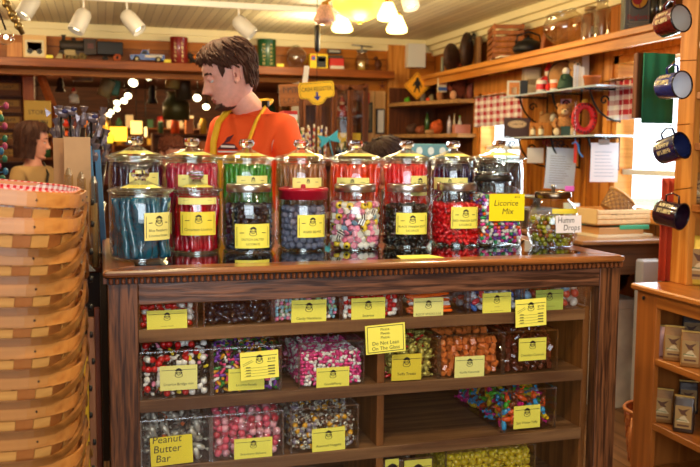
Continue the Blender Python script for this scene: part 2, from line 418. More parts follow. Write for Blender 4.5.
# right wall with its two windows
WINA = (5.42, 6.16, 1.05, 1.83); WINB = (2.98, 4.34, 1.03, 1.93)
b = B()
b.box(UW, UW + .12, -1.6, WINB[0], 0, ZC); b.box(UW, UW + .12, WINB[1], WINA[0], 0, ZC); b.box(UW, UW + .12, WINA[1], VB + .2, 0, ZC)
for W_ in (WINA, WINB): b.box(UW, UW + .12, W_[0], W_[1], 0, W_[2]); b.box(UW, UW + .12, W_[0], W_[1], W_[3], ZC)
struct('wall_right', b, PINEZ_Y)
for i, (v0, v1, z0, z1) in enumerate((WINA, WINB)):
    b = B(); f = .045
    x0, x1 = UW - .02, UW + .1
    b.box(x0, x1, v0, v0 + f, z0, z1, 0); b.box(x0, x1, v1 - f, v1, z0, z1, 0); b.box(x0, x1, v0, v1, z0, z0 + f, 0); b.box(x0, x1, v0, v1, z1 - f, z1, 0)
    zm = z0 + (.24 if i else .36)
    b.box(x0 + .05, x1 - .02, v0, v1, zm - .015, zm + .015, 1); b.box(x0 + .06, x1 - .03, (v0 + v1) / 2 - .01, (v0 + v1) / 2 + .01, z0, zm, 1)
    b.box(UW - .05, UW + .02, v0 - .03, v1 + .03, z0 - .03, z0, 0)
    wn = struct('window_%d' % (i + 1), b, [PINE, M('#e8efe8', .5, name='sash_white')])
    B().box(UW + .055, UW + .06, v0, v1, z0, z1).build('window_pane', WG, wn)
# header wall over the opening, column, boards under the shelf
b = B()
b.box(-3.3, UW, VB, VB + .12, 1.95, ZC)
b.box(2.33, UW, VB, VB + .12, 0, 1.95); b.box(1.9, 2.33, VB, VB + .12, 0, 1.95)
struct('wall_back_header', b, wood('header_boards', '#a05816', '#cc7e28', 0, .5, .45, plank=.155, plank_axis=2, knots=.8))
struct('trim_1', B().box(2.06, 2.40, VB - .03, VB, 0, 1.9), wood('pale_boards', '#d39450', '#f0c07a', 2, .6, .5, plank=.1, plank_axis=0, knots=1))
struct('trim_2', B().box(2.42, 2.62, VB - .04, VB, 0, 2.33), PINEZ)
b = B(); b.box(-3.3, UW, VB - .05, VB, ZC - .05, ZC); b.box(-3.3, UW, VB - .02, VB, ZC - .1, ZC - .05); struct('trim_3', b, CREAM)
b = B(); b.box(UW - .11, UW, -1.6, VB, ZC - .05, ZC); b.box(UW - .07, UW, -1.6, VB, ZC - .09, ZC - .05); b.box(UW - .03, UW, -1.6, VB, ZC - .13, ZC - .09); struct('trim_4', b, CREAM)
# window casings
for (v0, v1, z0, z1) in (WINA, WINB):
    b = B(); b.box(UW - .03, UW, v1, v1 + .08, z0 - .1, z1 + .12); b.box(UW - .03, UW, v0 - .08, v0, z0 - .1, z1 + .12); b.box(UW - .03, UW, v0, v1, z1, z1 + .12)
    struct('trim_5', b, PINEZ)
# ground, hedge seen through the windows
struct('ground_outside', B().box(3.0, 30, -15, 30, -.5, -.4), M('#9aa77c', .9, name='lawn'))
# ============================================================ DISPLAY CASE
CU0, CU1, CV0, CV1, CT = 0.0, 1.497, 2.18, 3.01, 1.07
case = thing('candy_display_case', 'long oak shop display case with glass front and glass top, jars standing on it', 'display case', (0, 0, 0))
def P_(name, b, m, parent=None, bev=.0025):
    o = b.build(name, m, parent or case)
    if bev:
        md = o.modifiers.new('bevel', 'BEVEL'); md.width = bev; md.segments = 2; md.limit_method = 'ANGLE'
    return o
fw = .085
for q_ in (0, 1):
  b = B()
  if q_ == 0: b.prism([(CU0, CV0), (CU1, CV0), (CU1 - fw, CV0 + fw), (CU0 + fw, CV0 + fw)], CT - .019, CT, plane='xy')
  else: b.prism([(CU0, CV1), (CU1, CV1), (CU1 - fw, CV1 - fw), (CU0 + fw, CV1 - fw)], CT - .019, CT, plane='xy')
  P_('top_frame', b, wood('oak_top_lit_x', '#6b3c1a', '#a8662f', 0, 1.4, .28, coat=.6), bev=.007)  # lighter than the body oak: warm window sheen put into the colour
for q_ in (0, 1):
  b = B()
  if q_ == 0: b.prism([(CU0, CV0), (CU0, CV1), (CU0 + fw, CV1 - fw), (CU0 + fw, CV0 + fw)], CT - .019, CT, plane='xy')
  else: b.prism([(CU1, CV0), (CU1, CV1), (CU1 - fw, CV1 - fw), (CU1 - fw, CV0 + fw)], CT - .019, CT, plane='xy')
  P_('top_frame', b, wood('oak_top_lit_y', '#6b3c1a', '#a8662f', 1, 1.4, .28, coat=.6), bev=.007)  # same lightened oak, window sheen carried by the colour
P_('top_glass', B().box(CU0 + fw - .004, CU1 - fw + .004, CV0 + fw - .004, CV1 - fw + .004, CT - .007, CT - .0005), TG, bev=0)
bv0, bv1 = CV0 + .03, CV1 - .03
bu0, bu1 = UX(108.5, bv0, 340), UX(619.5, bv0, 300)
b = B()
b.box(bu0 - .006, bu1 + .006, bv0 - .008, bv1 + .006, CT - .023, CT - .019)
P_('cove_molding', b, OAKX)
b = B(); n = 98
for i in range(n):
    x = bu0 + (bu1 - bu0) * (i + .25) / n; b.box(x, x + .0095, bv0 - .013, bv0 + .002, CT - .038, CT - .023, bev=.003)
for i in range(54):
    y = bv0 + (bv1 - bv0) * (i + .25) / 54
    b.box(bu1 - .002, bu1 + .010, y, y + .0095, CT - .038, CT - .023); b.box(bu0 - .010, bu0 + .002, y, y + .0095, CT - .038, CT - .023)
P_('dentil_trim', b, M('#8a4a1c', .4, name='dentil_stain'), bev=0)
P_('dentil_backing', B().box(bu0 - .001, bu1 + .001, bv0 - .0015, bv0 + .02, CT - .040, CT - .023), M('#2a1409', .6, name='dark_brown'), bev=0)  # dark brown strip behind the dentils, filling their gaps
px0, px1 = UX(139.5, bv0, 380), UX(598, bv0, 330)   # inner edges of the posts
for (x0, x1, y0, y1) in ((bu0, px0, bv0, bv0 + .045), (px1, bu1, bv0, bv0 + .045), (bu0, bu0 + .05, bv1 - .045, bv1), (bu1 - .05, bu1, bv1 - .045, bv1)):
    P_('corner_post', B().box(x0, x1, y0, y1, .06, CT - .023), OAKZ)
zr = PV(300, 300, bv0).z
P_('top_rail', B().box(px0, px1, bv0 + .001, bv0 + .03, zr + .004, CT - .023), OAKX)
P_('bottom_rail', B().box(px0, px1, bv0 + .001, bv0 + .03, .06, .2), OAKX)
P_('plinth', B().box(bu0 - .01, bu1 + .01, bv0 - .01, bv1 + .01, 0, .07), OAKX)
for (x0, x1) in ((bu0, bu0 + .02), (bu1 - .02, bu1)):
    for (z0, z1) in ((.06, .2), (.98, CT - .03)): P_('side_rail', B().box(x0, x1, bv0 + .045, bv1 - .045, z0, z1), OAKY)
P_('front_glass', B().box(px0, px1, bv0 + .012, bv0 + .016, .2, zr + .01), CG, bev=0)
P_('side_glass', B().box(bu0 + .008, bu0 + .012, bv0 + .045, bv1 - .045, .2, .98), CG, bev=0)
P_('side_glass', B().box(bu1 - .012, bu1 - .008, bv0 + .045, bv1 - .045, .2, .98), CG, bev=0)
SU0, SU1, SV0, SV1 = bu0 + .03, 1.398, bv0 + .022, 2.93
P_('back_panel', B().box(bu0 + .01, SU1, SV1, SV1 + .015, .1, .97), DARKW, bev=0)
P_('inner_end_panel', B().box(SU1, SU1 + .02, SV0 + .01, SV1, .1, CT - .16), OAKV)
P_('inner_end_panel', B().box(SU0 - .015, SU0, bv0 + .05, SV1, .1, CT - .16), OAKV)
SH = [.905, .718, .535, .352, .12]; du = UX(381, SV0, 400)
for i, z in enumerate(SH): P_('shelf', B().box(SU0, SU1, SV0, SV1, z - .034, z), OAKD)
for i in range(1, 5): P_('divider', B().box(du - .011, du + .011, SV0 + .004, SV1, SH[i] + .0, SH[i - 1] - .034), OAKV)
P_('brace', B().box(du - .03, du + .03, bv0 + .03, bv1 - .03, CT - .045, CT - .026), OAKY)
# ------------------------------------------------------------ pieces of candy
def proto(b, mats, name):
    return b.mesh(name, mats)
def pill(l, r, n=8):
    return B().lathe([(0, -l / 2), (r * .6, -l / 2 + r * .25), (r, -l / 2 + r * .9), (r, l / 2 - r * .9), (r * .6, l / 2 - r * .25), (0, l / 2)], n)
def candy(col, **k): return M(col, k.pop('rough', .28), coat=k.pop('coat', .4), **k)
WRAPM = glass('cellophane', (.97, .97, .97), .16, .6, .12)
def wrapped(core, l, r, n=7, tw=.6):
    """sweet in clear wrap with twisted ends: slot 0 sweet, slot 1 wrap"""
    b = B().lathe([(0, -l / 2), (r * .8, -l / 2 + r * .2), (r, 0), (r * .8, l / 2 - r * .2), (0, l / 2)], n, 0)
    for s_ in (-1, 1): b.shell([(r * .8, s_ * l * .42), (r * .22, s_ * l * .53), (r * .2, s_ * l * .57), (r * tw, s_ * l * .80)], n, 1)
    return b
def rope(l, r, waves=0, turns=5, seg=16, n=8, seed=0):
    rd = random.Random(seed); b = B(); vs = []; ph = rd.random() * 6
    for j in range(seg + 1):
        z = l * j / seg; cx = waves * math.sin(z / l * 4 + ph); cy = waves * math.cos(z / l * 3.1 + ph * 2)
        for i in range(n):
            a_ = 2 * PI * i / n; rr = r * (1 + .28 * math.cos(2 * (a_ - turns * 2 * PI * j / seg)))
            vs.append((cx + rr * math.cos(a_), cy + rr * math.sin(a_), z))
    fs = [(j * n + i, j * n + (i + 1) % n, (j + 1) * n + (i + 1) % n, (j + 1) * n + i) for j in range(seg) for i in range(n)]
    fs.append(list(range(n - 1, -1, -1))); fs.append([seg * n + i for i in range(n)])
    return b.add(vs, fs, 0, True)
N_IND = [0]
def pile(name, kinds, cells, n_ind, group, where, cat='candy', tilt=1.0, fixed=False):
    """kinds: list of (B, mats, look words, weight); cells: positions sorted nearest the viewer first.
    The first n_ind are single pieces, the rest one heap."""
    meshes = [k[0].mesh(name, k[1]) for k in kinds]; wts = [k[3] for k in kinds]
    rest = B(); mats = []; off = []
    for k in kinds: off.append(len(mats)); mats += list(k[1]) if isinstance(k[1], (list, tuple)) else [k[1]]
    for i, c in enumerate(cells):
        j = random.choices(range(len(kinds)), wts)[0]
        rot = Euler((random.uniform(0, PI) * tilt, random.uniform(0, PI) * tilt, random.uniform(0, 2 * PI))) if not fixed else Euler((random.gauss(0, .06), PI / 2 + random.gauss(0, .06), random.gauss(0, .08)))
        if i < n_ind:
            o = bpy.data.objects.new(name, meshes[j]); sc.collection.objects.link(o); o.location = c; o.rotation_euler = rot
            tag(o, '%s %s' % (kinds[j][2], where), cat, group); N_IND[0] += 1
        else: rest.join(kinds[j][0], Matrix.Translation(c) @ rot.to_matrix().to_4x4(), off[j])
    if rest.v: tag(rest.build(name + '_heap', mats), 'heap of the deeper candies ' + where, cat, group, 'stuff')
def box_cells(x0, x1, y0, y1, z0, z1, s, layers=2, heap=.0, side=True):
    out = []; nx = max(1, int((x1 - x0) / s)); ny = max(1, int((y1 - y0) / s)); nz = max(1, int((z1 - z0) / (s * .82)))
    for k in range(nz + 3):
        for j in range(ny):
            top = nz - 1 + heap * math.sin(PI * min(1, (j + 1) / ny)) * 1.0 / (s * .82)
            for i in range(nx):
                if k > top + .5: continue
                istop = k > top - .5; isf = j < layers; iss = side and (i == 0 or i == nx - 1)
                if not (istop or isf or iss): continue
                if not isf and not iss and random.random() < .05: continue
                p = Vector((x0 + (i + .5 + random.uniform(-.28, .28)) * (x1 - x0) / nx, y0 + (j + .5 + random.uniform(-.15, .15)) * (y1 - y0) / ny, z0 + (k + .5 + random.uniform(-.15, .15)) * s * .82))
                out.append((0 if (j == 0) else (1 if istop else 2), p.y, p))
    out.sort(key=lambda q: (q[0], q[1])); return [q[2] for q in out]
BIN_H = .125
def bin_(x0, x1, z, yoff, dep, name_words, lines, lab=None, lab_col=None, py=350, h=BIN_H, rz=0, mark=True, inner=False, frame='line', shear=0, tsize=.15):
    """clear acrylic bin whose front spans pixel columns x0..x1 on the shelf at height z; returns root, width, front v"""
    v = SV0 + yoff; u0, u1 = UX(x0, v, py), UX(x1, v, py); wd = u1 - u0; t = .003
    r = thing('candy_bin', name_words, 'candy bin', ((u0 + u1) / 2, v, z), rz, 'clear acrylic candy bins in the display case')
    b = B(); a_ = wd / 2
    b.box(-a_, a_, 0, t, 0, h); b.box(-a_, a_, dep - t, dep, 0, h); b.box(-a_, -a_ + t, t, dep - t, 0, h); b.box(a_ - t, a_, t, dep - t, 0, h); b.box(-a_ + t, a_ - t, t, dep - t, 0, t)
    b.build('bin_wall', ACR, r)
    e = B(); q = .0016
    e.box(-a_, a_, -q, q * 2, h - q, h + q * 2); e.box(-a_ - q, -a_ + 2 * q, 0, dep, h - q, h + 2 * q); e.box(a_ - 2 * q, a_ + q, 0, dep, h - q, h + 2 * q)
    for s_ in (-1, 1): e.box(s_ * a_ - q * 1.5, s_ * a_ + q * 1.5, -q, q * 2, 0, h)
    e.build('bin_rim', ACRE, r)
    if lab:
        lx0, lx1, ly0, ly1 = lab
        a0 = PV(lx0, ly1, v); a1 = PV(lx1, ly0, v)
        m_ = lab_col or YEL
        lb = label(a1.x - a0.x, a1.z - a0.z, lines, mark=mark, seg=1, frame=frame, side=False, shear=shear, tsize=tsize)
        lb.build('label_card', [m_, INK], r, ((a0.x + a1.x) / 2 - (u0 + u1) / 2, -.002, a0.z - z), (0, random.uniform(-.02, .02), 0))
    return r, (u0, u1, v, v + dep)
def fill(bn, z, kinds, s, top, words, group, n_ind=110, heap=0, layers=2, nm='candy', mg=None, **k):
    (u0, u1, v0, v1) = bn; m_ = s * .5 + .003
    mg = s * .22 if mg is None else mg
    cs = box_cells(u0 + .003 + mg, u1 - .003 - mg, v0 + .003 + mg, v1 - .006 - mg, z + .004, z + top, s, layers, heap)
    pile(nm, kinds, cs, n_ind, group, words, **k)
RED = candy('#d3101c'); PINKC = candy('#e8417c'); WHT = candy('#f4efe8'); BLK = candy('#141316'); GRN = candy('#2f9a3a'); ORG = candy('#f4661b'); PUR = candy('#7b3fae'); YLW = candy('#f2d62a')
LPK = candy('#f08bb0'); LBL = candy('#8ec6d8'); MAR = candy('#8d1d2c')
# row 1 ------------------------------------------------------
z = SH[0]
r, q = bin_(139, 197, z, .008, .3, 'clear bin of red and white wrapped candy, leftmost under the top rail', ['~ ~~ ~~~'], (147, 187, 309, 332), py=320)
fill(q, z, [(wrapped(0, .02, .008), [RED, WRAPM], 'small red candy in clear twisted wrap', 3), (wrapped(0, .02, .008), [WHT, WRAPM], 'small white candy in clear twisted wrap', 2)], .0185, .115, 'in the leftmost bin of the top shelf', 'wrapped candies in the leftmost top bin', 60, nm='wrapped_candy')
r, q = bin_(204, 272, z, .008, .3, 'clear bin of shiny black candy without a yellow card, second on the top shelf', [], None, py=320)
fill(q, z, [(wrapped(0, .028, .0095), [M('#1a2030', .2, coat=.8), WRAPM], 'shiny black licorice piece in clear wrap', 3)], .022, .10, 'in the second bin of the top shelf', 'black candies in the second top bin', 50, nm='licorice_piece')
r, q = bin_(274, 340, z, .008, .3, 'clear bin of pastel bead candy with a tilted yellow card on the top shelf', ['Candy Necklaces'], (291, 326, 299, 325), py=312)
fill(q, z, [(pill(.011, .006), [LPK], 'pale pink candy bead', 2), (pill(.011, .006), [LBL], 'pale blue candy bead', 3), (pill(.011, .006), [WHT], 'white candy bead', 3), (pill(.011, .006), [candy('#a9d8a2')], 'pale green candy bead', 1)], .0125, .11, 'in the pastel bin of the top shelf', 'pastel candy beads on the top shelf', 150, nm='candy_bead')
r, q = bin_(342, 400, z, .008, .3, 'clear bin of red and white candy right of the pastel beads on the top shelf', ['Smarties'], (351, 385, 297, 322), py=310)
fill(q, z, [(pill(.018, .007), [RED], 'small red candy roll', 3), (pill(.018, .007), [WHT], 'small white candy roll', 2)], .0145, .11, 'in the fourth bin of the top shelf', 'red and white candy rolls on the top shelf', 90, nm='candy_roll')
r, q = bin_(402, 466, z, .008, .28, 'clear bin of orange and white candy sticks laid sideways on the top shelf', ['ROOT STICKS 0.35'], (413, 443, 297, 320), PYEL, py=308)
(u0, u1, v0, v1) = q; cs = []
for k in range(9):
    for j in range(3): cs.append(Vector(((u0 + u1) / 2 - .01 + random.uniform(-.008, .008), v0 + .012 + j * .013, z + .01 + k * .0115)))
cs.sort(key=lambda c: c.y)
pile('candy_stick', [(pill(.125, .005), [ORG], 'thin orange candy stick lying sideways', 3), (pill(.125, .005), [WHT], 'thin white candy stick lying sideways', 2), (pill(.125, .005), [candy('#e03c4a')], 'thin red candy stick lying sideways', 1)], cs, 60, 'candy sticks lying on the top shelf', 'in the fifth bin of the top shelf', fixed=True)
r, q = bin_(470, 521, z, .008, .28, 'clear bin of white candy with blue and red bits right of the lying sticks', ['~~~', '~ ~~~ ~~'], (482, 511, 292, 315), py=302)
fill(q, z, [(pill(.03, .009), [candy('#dfe0ea')], 'white taffy piece', 6), (pill(.03, .008), [candy('#2a66b5')], 'blue taffy piece', 1), (pill(.03, .008), [candy('#e0434e')], 'red taffy piece', 1)], .024, .11, 'in the sixth bin of the top shelf', 'white taffy pieces on the top shelf', 50, nm='taffy_piece')
r, q = bin_(524, 586, z, .008, .28, 'clear bin with a green card at the right end of the top shelf', ['~~ ~~~~'], (535, 563, 289, 312), M('#a8b84e', .6, name='green_card'), py=298)
fill(q, z, [(B().ball((0, 0, 0), .017), [candy('#79aed0')], 'pale blue candy ball', 2), (pill(.03, .012), [candy('#e9dccb')], 'cream candy lump', 4), (pill(.03, .012), [candy('#cf4a3a')], 'red candy lump', 2)], .031, .11, 'in the last bin of the top shelf', 'mixed candy lumps on the top shelf', 40, nm='candy_lump')
# row 2 ------------------------------------------------------
z = SH[1]
r, q = bin_(141, 211, z, .008, .3, 'clear bin heaped with black, red and white licorice mix', ['Licorice Bridge mix'], (160, 197, 364, 391), PYEL, py=385)
balls = [(B().ball((0, 0, 0), .0095), [RED], 'glossy red round licorice candy', 3), (B().ball((0, 0, 0), .0095), [WHT], 'white round licorice candy', 3), (B().ball((0, 0, 0), .0095), [BLK], 'black round licorice candy', 4), (pill(.018, .006), [BLK], 'black licorice pastille', 3), (pill(.018, .005), [LPK], 'small pink licorice pastille', 1), (pill(.018, .005), [YLW], 'small yellow licorice pastille', .7), (pill(.018, .005), [WHT], 'small white licorice pastille', 1)]
fill(q, z, balls, .0160, .115, 'in the bridge mix bin of the middle shelf', 'licorice bridge mix pieces', 150, .03, nm='licorice_candy')
r, q = bin_(213, 281, z, .008, .28, 'clear bin of green, purple and pink licorice pastels', ['Licorice Pastels'], (228, 264, 367, 391), py=380)
fill(q, z, [(pill(.022, .0045), [candy('#1f8a38')], 'thin green licorice pastel', 3), (pill(.022, .0045), [PUR], 'thin purple licorice pastel', 3), (pill(.022, .0045), [PINKC], 'thin pink licorice pastel', 2), (pill(.022, .0045), [candy('#e8a020')], 'thin orange yellow licorice pastel', 2), (pill(.022, .0045), [WHT], 'thin white licorice pastel', 2), (pill(.022, .0045), [BLK], 'thin black licorice pastel', 4)], .0125, .11, 'in the second bin of the middle shelf', 'licorice pastels', 110, .01, nm='licorice_pastel')
r, q = bin_(279, 328, z, .16, .3, 'clear bin set back behind the pink and white candy bin', [], None, py=375)
fill(q, z, [(pill(.02, .007), [MAR], 'dark red candy piece', 3), (pill(.02, .007), [LPK], 'pale pink candy piece', 1), (pill(.02, .007), [BLK], 'black candy piece', 2)], .02, .07, 'in the bin set back on the middle shelf', 'dark candies in the set back bin', 60, nm='candy_piece')
r, q = bin_(299, 364, z, .008, .24, 'clear bin of pink and white capsule candy', ['Good&Plenty'], (316, 349, 366, 390), py=375, rz=.02)
fill(q, z, [(pill(.0165, .0048), [candy('#e2408a')], 'pink capsule shaped candy', 1.4), (pill(.0165, .0048), [WHT], 'white capsule shaped candy', 1)], .0122, .098, 'in the capsule candy bin', 'pink and white capsule candies', 230, 0, nm='capsule_candy')
GOLDW = M('#c7b65a', .3, .35, bump=.4, bs=90, name='gold_foil')
r, q = bin_(384, 438, z, .008, .3, 'clear bin of gold foil candy with red bands beside the wooden divider', ['Toffy Treats'], (391, 421, 353, 381), M('#e0c832', .6, name='dull_yellow_card'), py=365)
fill(q, z, [(wrapped(0, .024, .0085), [GOLDW, GOLDW], 'pale gold foil wrapped candy', 5), (pill(.03, .004), [RED], 'red wrapper band candy', 1)], .0205, .115, 'in the gold foil bin of the middle shelf', 'gold foil candies', 90, .02, nm='foil_candy', mg=.009)
r, q = bin_(440, 502, z, .008, .26, 'clear bin of orange brown vanilla caramels', ['Vanilla Caramels'], (454, 484, 355, 378), PYEL, py=365)
fill(q, z, [(B().box(-.011, .011, -.009, .009, -.0075, .0075, bev=.003), [M('#c96a2e', .3, coat=.8, var=.15, bs=30, name='caramel')], 'orange brown caramel cube', 1)], .0215, .115, 'in the vanilla caramel bin', 'vanilla caramels', 80, .01, nm='caramel')
r, q = bin_(504, 557, z, .008, .26, 'clear bin of dark chocolate caramels beside the orange brown ones', ['Chocolate Caramels'], (518, 546, 337, 361), py=358)
fill(q, z, [(B().box(-.011, .011, -.009, .009, -.0075, .0075, bev=.003), [M('#5a2416', .25, coat=.9, var=.2, bs=30, name='chocolate')], 'dark brown chocolate caramel cube', 1)], .0215, .115, 'in the chocolate caramel bin', 'chocolate caramels', 80, .015, nm='caramel')
# row 3 ------------------------------------------------------
z = SH[2]
r, q = bin_(141, 210, z, .008, .3, 'clear bin of silver wrapped peanut bars with a handwritten card', ['Peanut', 'Butter', 'Bar'], None, py=445)
a0, a1 = PV(152, 466, q[2]), PV(192, 434, q[2]); lb = B().box(-.055, .055, -.0012, 0, 0, a1.z - a0.z)
for i, t_ in enumerate(('Peanut', 'Butter', 'Bar')): write(lb, t_, -.012 - .012 * (i == 2), .062 - i * .026, .028, -.0016, 1, .085, .12)
lb.build('label_card', [M('#f2dc2c', .6, name='handwritten_card'), INK], r, ((a0.x + a1.x) / 2 - (q[0] + q[1]) / 2, -.002, a0.z - z), (0, -.03, 0))
SW = M('#d6cfc0', .3, .35, bump=.5, bs=120, name='silver_wrap'); SWD = M('#5a5048', .35, .3, bump=.4, bs=120, name='dark_wrap')
fill(q, z, [(wrapped(0, .034, .0085), [SW, SW], 'silver wrapped candy bar', 4), (wrapped(0, .034, .0085), [SWD, SWD], 'dark wrapped candy bar', 2), (pill(.03, .006), [candy('#e0641e')], 'orange wrapped candy bar', .8)], .0235, .115, 'in the peanut bar bin', 'wrapped peanut bars', 100, .02, nm='candy_bar', mg=.017)
r, q = bin_(212, 283, z, .008, .3, 'clear bin of pink strawberry candy in clear wrap', ['Strawberry Balloons'], (234, 272, 436, 460), py=440)
fill(q, z, [(wrapped(0, .02, .0115), [candy('#e0506a'), WRAPM], 'round pink candy in clear wrap', 3), (wrapped(0, .02, .0115), [candy('#f0a8b4'), WRAPM], 'pale pink candy in clear wrap', 2), (wrapped(0, .02, .011), [candy('#b81f38'), WRAPM], 'dark red candy in clear wrap', 1)], .0215, .115, 'in the strawberry candy bin', 'strawberry candies', 95, .02, nm='wrapped_candy')
r, q = bin_(291, 358, z, .008, .27, 'clear bin of brown and gold foil candy', ['Assorted Nuggets'], (312, 345, 426, 452), py=430)
fill(q, z, [(wrapped(0, .017, .008), [candy('#5a3a2a'), SW], 'brown candy in silvery wrap', 4), (wrapped(0, .017, .008), [candy('#e8a820'), SW], 'golden candy in silvery wrap', 2), (wrapped(0, .017, .008), [candy('#8a7f90'), SW], 'grey candy in silvery wrap', 2)], .0185, .11, 'in the brown and gold bin', 'brown and gold candies', 110, .01, nm='foil_candy', mg=.007)
r, q = bin_(501, 555, z, .02, .4, 'long clear bin of brightly coloured taffy pushed in askew', ['Salt Water Taffy'], (513, 540, 404, 429), py=425)
tf = [(wrapped(0, .03, .009), [candy(c_), candy(c_)], w_ + ' taffy in twisted paper', 1) for c_, w_ in (('#e0218a', 'hot pink'), ('#1fa0d8', 'bright blue'), ('#3fb52a', 'bright green'), ('#f4581c', 'bright orange'), ('#f2c81e', 'bright yellow'), ('#7a3418', 'brown'))]
fill(q, z, tf, .024, .12, 'in the long taffy bin', 'coloured taffy pieces', 150, .01, 1, nm='taffy_piece', mg=.013)
# row 4 ------------------------------------------------------
z = SH[3]
r, q = bin_(446, 535, z, .05, .3, 'clear bin of yellow candy on the lowest shelf in view', [], None, py=465)
fill(q, z, [(wrapped(0, .024, .0105), [candy('#e0c020'), candy('#e8cc3a')], 'yellow wrapped candy twist', 1)], .022, .115, 'in the yellow candy bin', 'yellow candies on the lowest shelf', 110, .01, nm='yellow_candy')
for (x0, x1, w_) in ((384, 400, 'narrow bin with a yellow card tip below the empty shelf'), (402, 432, 'bin with a wide yellow card below the empty shelf'), (180, 240, 'bin on the lowest shelf with only its rim in view under the pink candy')):
    r, q = bin_(x0, x1, z, .03 if x0 > 300 else .01, .25, 'clear ' + w_, ['~~~'], (x0 + 1, x1 - 1, 458, 500) if x0 > 300 else None, py=465)
    fill(q, z, [(pill(.028, .008), [M('#8e8578', .35, .3)], 'grey wrapped candy', 1)], .024, .09, 'in the ' + ('narrow bin with a card tip' if x1 == 400 else 'bin with a wide card' if x1 == 432 else 'bin with only its rim in view'), 'grey candies low in bin ' + w_[:10], 20, nm='wrapped_candy')
# signs on the glass -----------------------------------------
GLV = bv0 + .010
def glass_sign(nm, x0, x1, y0, y1, words, b_fn, tilt=0):
    a0, a1 = PV(x0, y1, GLV), PV(x1, y0, GLV); w_, h = a1.x - a0.x, a1.z - a0.z
    b = B().box(-w_ / 2, w_ / 2, -.0012, 0, 0, h); b_fn(b, w_, h)
    return one(nm, b, [YEL, INK], words, 'sign', ((a0.x + a1.x) / 2, GLV, a0.z), rot=(0, tilt, 0))
def please(b, w_, h):
    y = -.0017
    for k in (.05,):
        for (a0, b0, a1, b1) in ((-.45, .94, .45, .94), (.45, .94, .45, .06), (.45, .06, -.45, .06), (-.45, .06, -.45, .94)): line(b, a0 * w_, b0 * h, a1 * w_, b1 * h, h * .022, y)
    for i in range(3): write(b, 'Please.', 0, h * (.79 - i * .14), h * .13, y)
    write(b, 'Do Not Lean', 0, h * .30, h * .18, y, 1, w_ * .72); write(b, 'On The Glass', 0, h * .12, h * .18, y, 1, w_ * .8)
glass_sign('notice_sign', 366, 406, 323, 354, 'yellow notice reading Please Please Please Do Not Lean On The Glass', please, -.05)
def price(b, w_, h):
    y = -.0017; line(b, -w_ * .47, h * .83, w_ * .47, h * .83, h * .02, y); face_mark(b, 0, h * .72, h * .14, y)
    write(b, '$9.99', w_ * .32, h * .66, h * .12, y); line(b, w_ * .2, h * .6, w_ * .42, h * .6, h * .02, y); line(b, -w_ * .44, h * .5, -w_ * .16, h * .66, h * .012, y); line(b, -w_ * .44, h * .56, -w_ * .2, h * .7, h * .012, y)
    for i in range(4):
        zz = h * (.42 - i * .1); line(b, -w_ * .4, zz, w_ * .4, zz, h * .008, y)
        line(b, -w_ * .36, zz + h * .03, -w_ * .24, zz + h * .03, h * .025, y); line(b, w_ * .22, zz + h * .03, w_ * .4, zz + h * .03, h * .03, y)
glass_sign('price_card', 241, 279, 350, 380, 'yellow price list taped to the glass over the pastel candy bin', price, -.04)
glass_sign('price_card', 515.5, 547, 298, 327, 'yellow price list taped to the glass at the right under the top rail', price, -.04)
# ============================================================ JARS ON THE CASE
def jar_root(x0, x1, yb, label_, back=None, yt=None):
    """jar whose body spans columns x0..x1 and whose front foot sits at row yb (or centre at depth v=back)"""
    xc = (x0 + x1) / 2; vf = back or PZ(xc, yb, CT).y
    v = vf
    for _ in range(6):
        u = PV(xc, 200, v).x; r = (x1 - x0) / 2 * depth(u, v) / F / 1.0
        v = (vf + r * .96) if not back else back
    u = PV(xc, yb if not back else 200, v).x
    root = thing('candy_jar', label_, 'candy jar', (u, v, CT + .0006), 0, 'glass candy jars standing on the display case')
    return root, u, v, r, (lambda py: PV(xc, py, v).z - CT)
def wall_prof(r, h, neck, nh, foot=.9, sh=.03):
    """outer profile of the jar up to the mouth"""
    return [(r * foot * .9, 0), (r * foot, .003), (r, .02), (r, h - sh), (r * .97, h - sh * .6), ((r + neck) / 2, h - sh * .2), (neck, h), (neck, h + nh)]
def jar_body(root, r, h, neck, nh=.012, n=40, sx=1, sy=1, t=.003, sh=.03, foot=.9):
    p = wall_prof(r, h, neck, nh, foot, sh); b = B()
    b.shell(p, n, 0, sx=sx, sy=sy); b.shell([(q[0] - t, q[1] if i > 0 else .006) for i, q in enumerate(p)][::-1], n, 0, sx=sx, sy=sy)
    b.shell([(neck - t, h + nh), (neck, h + nh)], n, 1, sx=sx, sy=sy)
    b.lathe([(0, .001), (r * foot * .9, .0)], n, 1, sx=sx, sy=sy)
    b.lathe([(0, .0065), (r * foot * .9, .006)], n, 1, sx=sx, sy=sy)
    b.tube([(math.cos(2 * PI * i / 32) * (neck + .0015) * sx, math.sin(2 * PI * i / 32) * (neck + .0015) * sy, h + nh) for i in range(33)], .0022, 5, 1)
    return b.build('jar_body', [JG, glass('thick_glass', (.8, .85, .84), .25, .6, .03)], root)
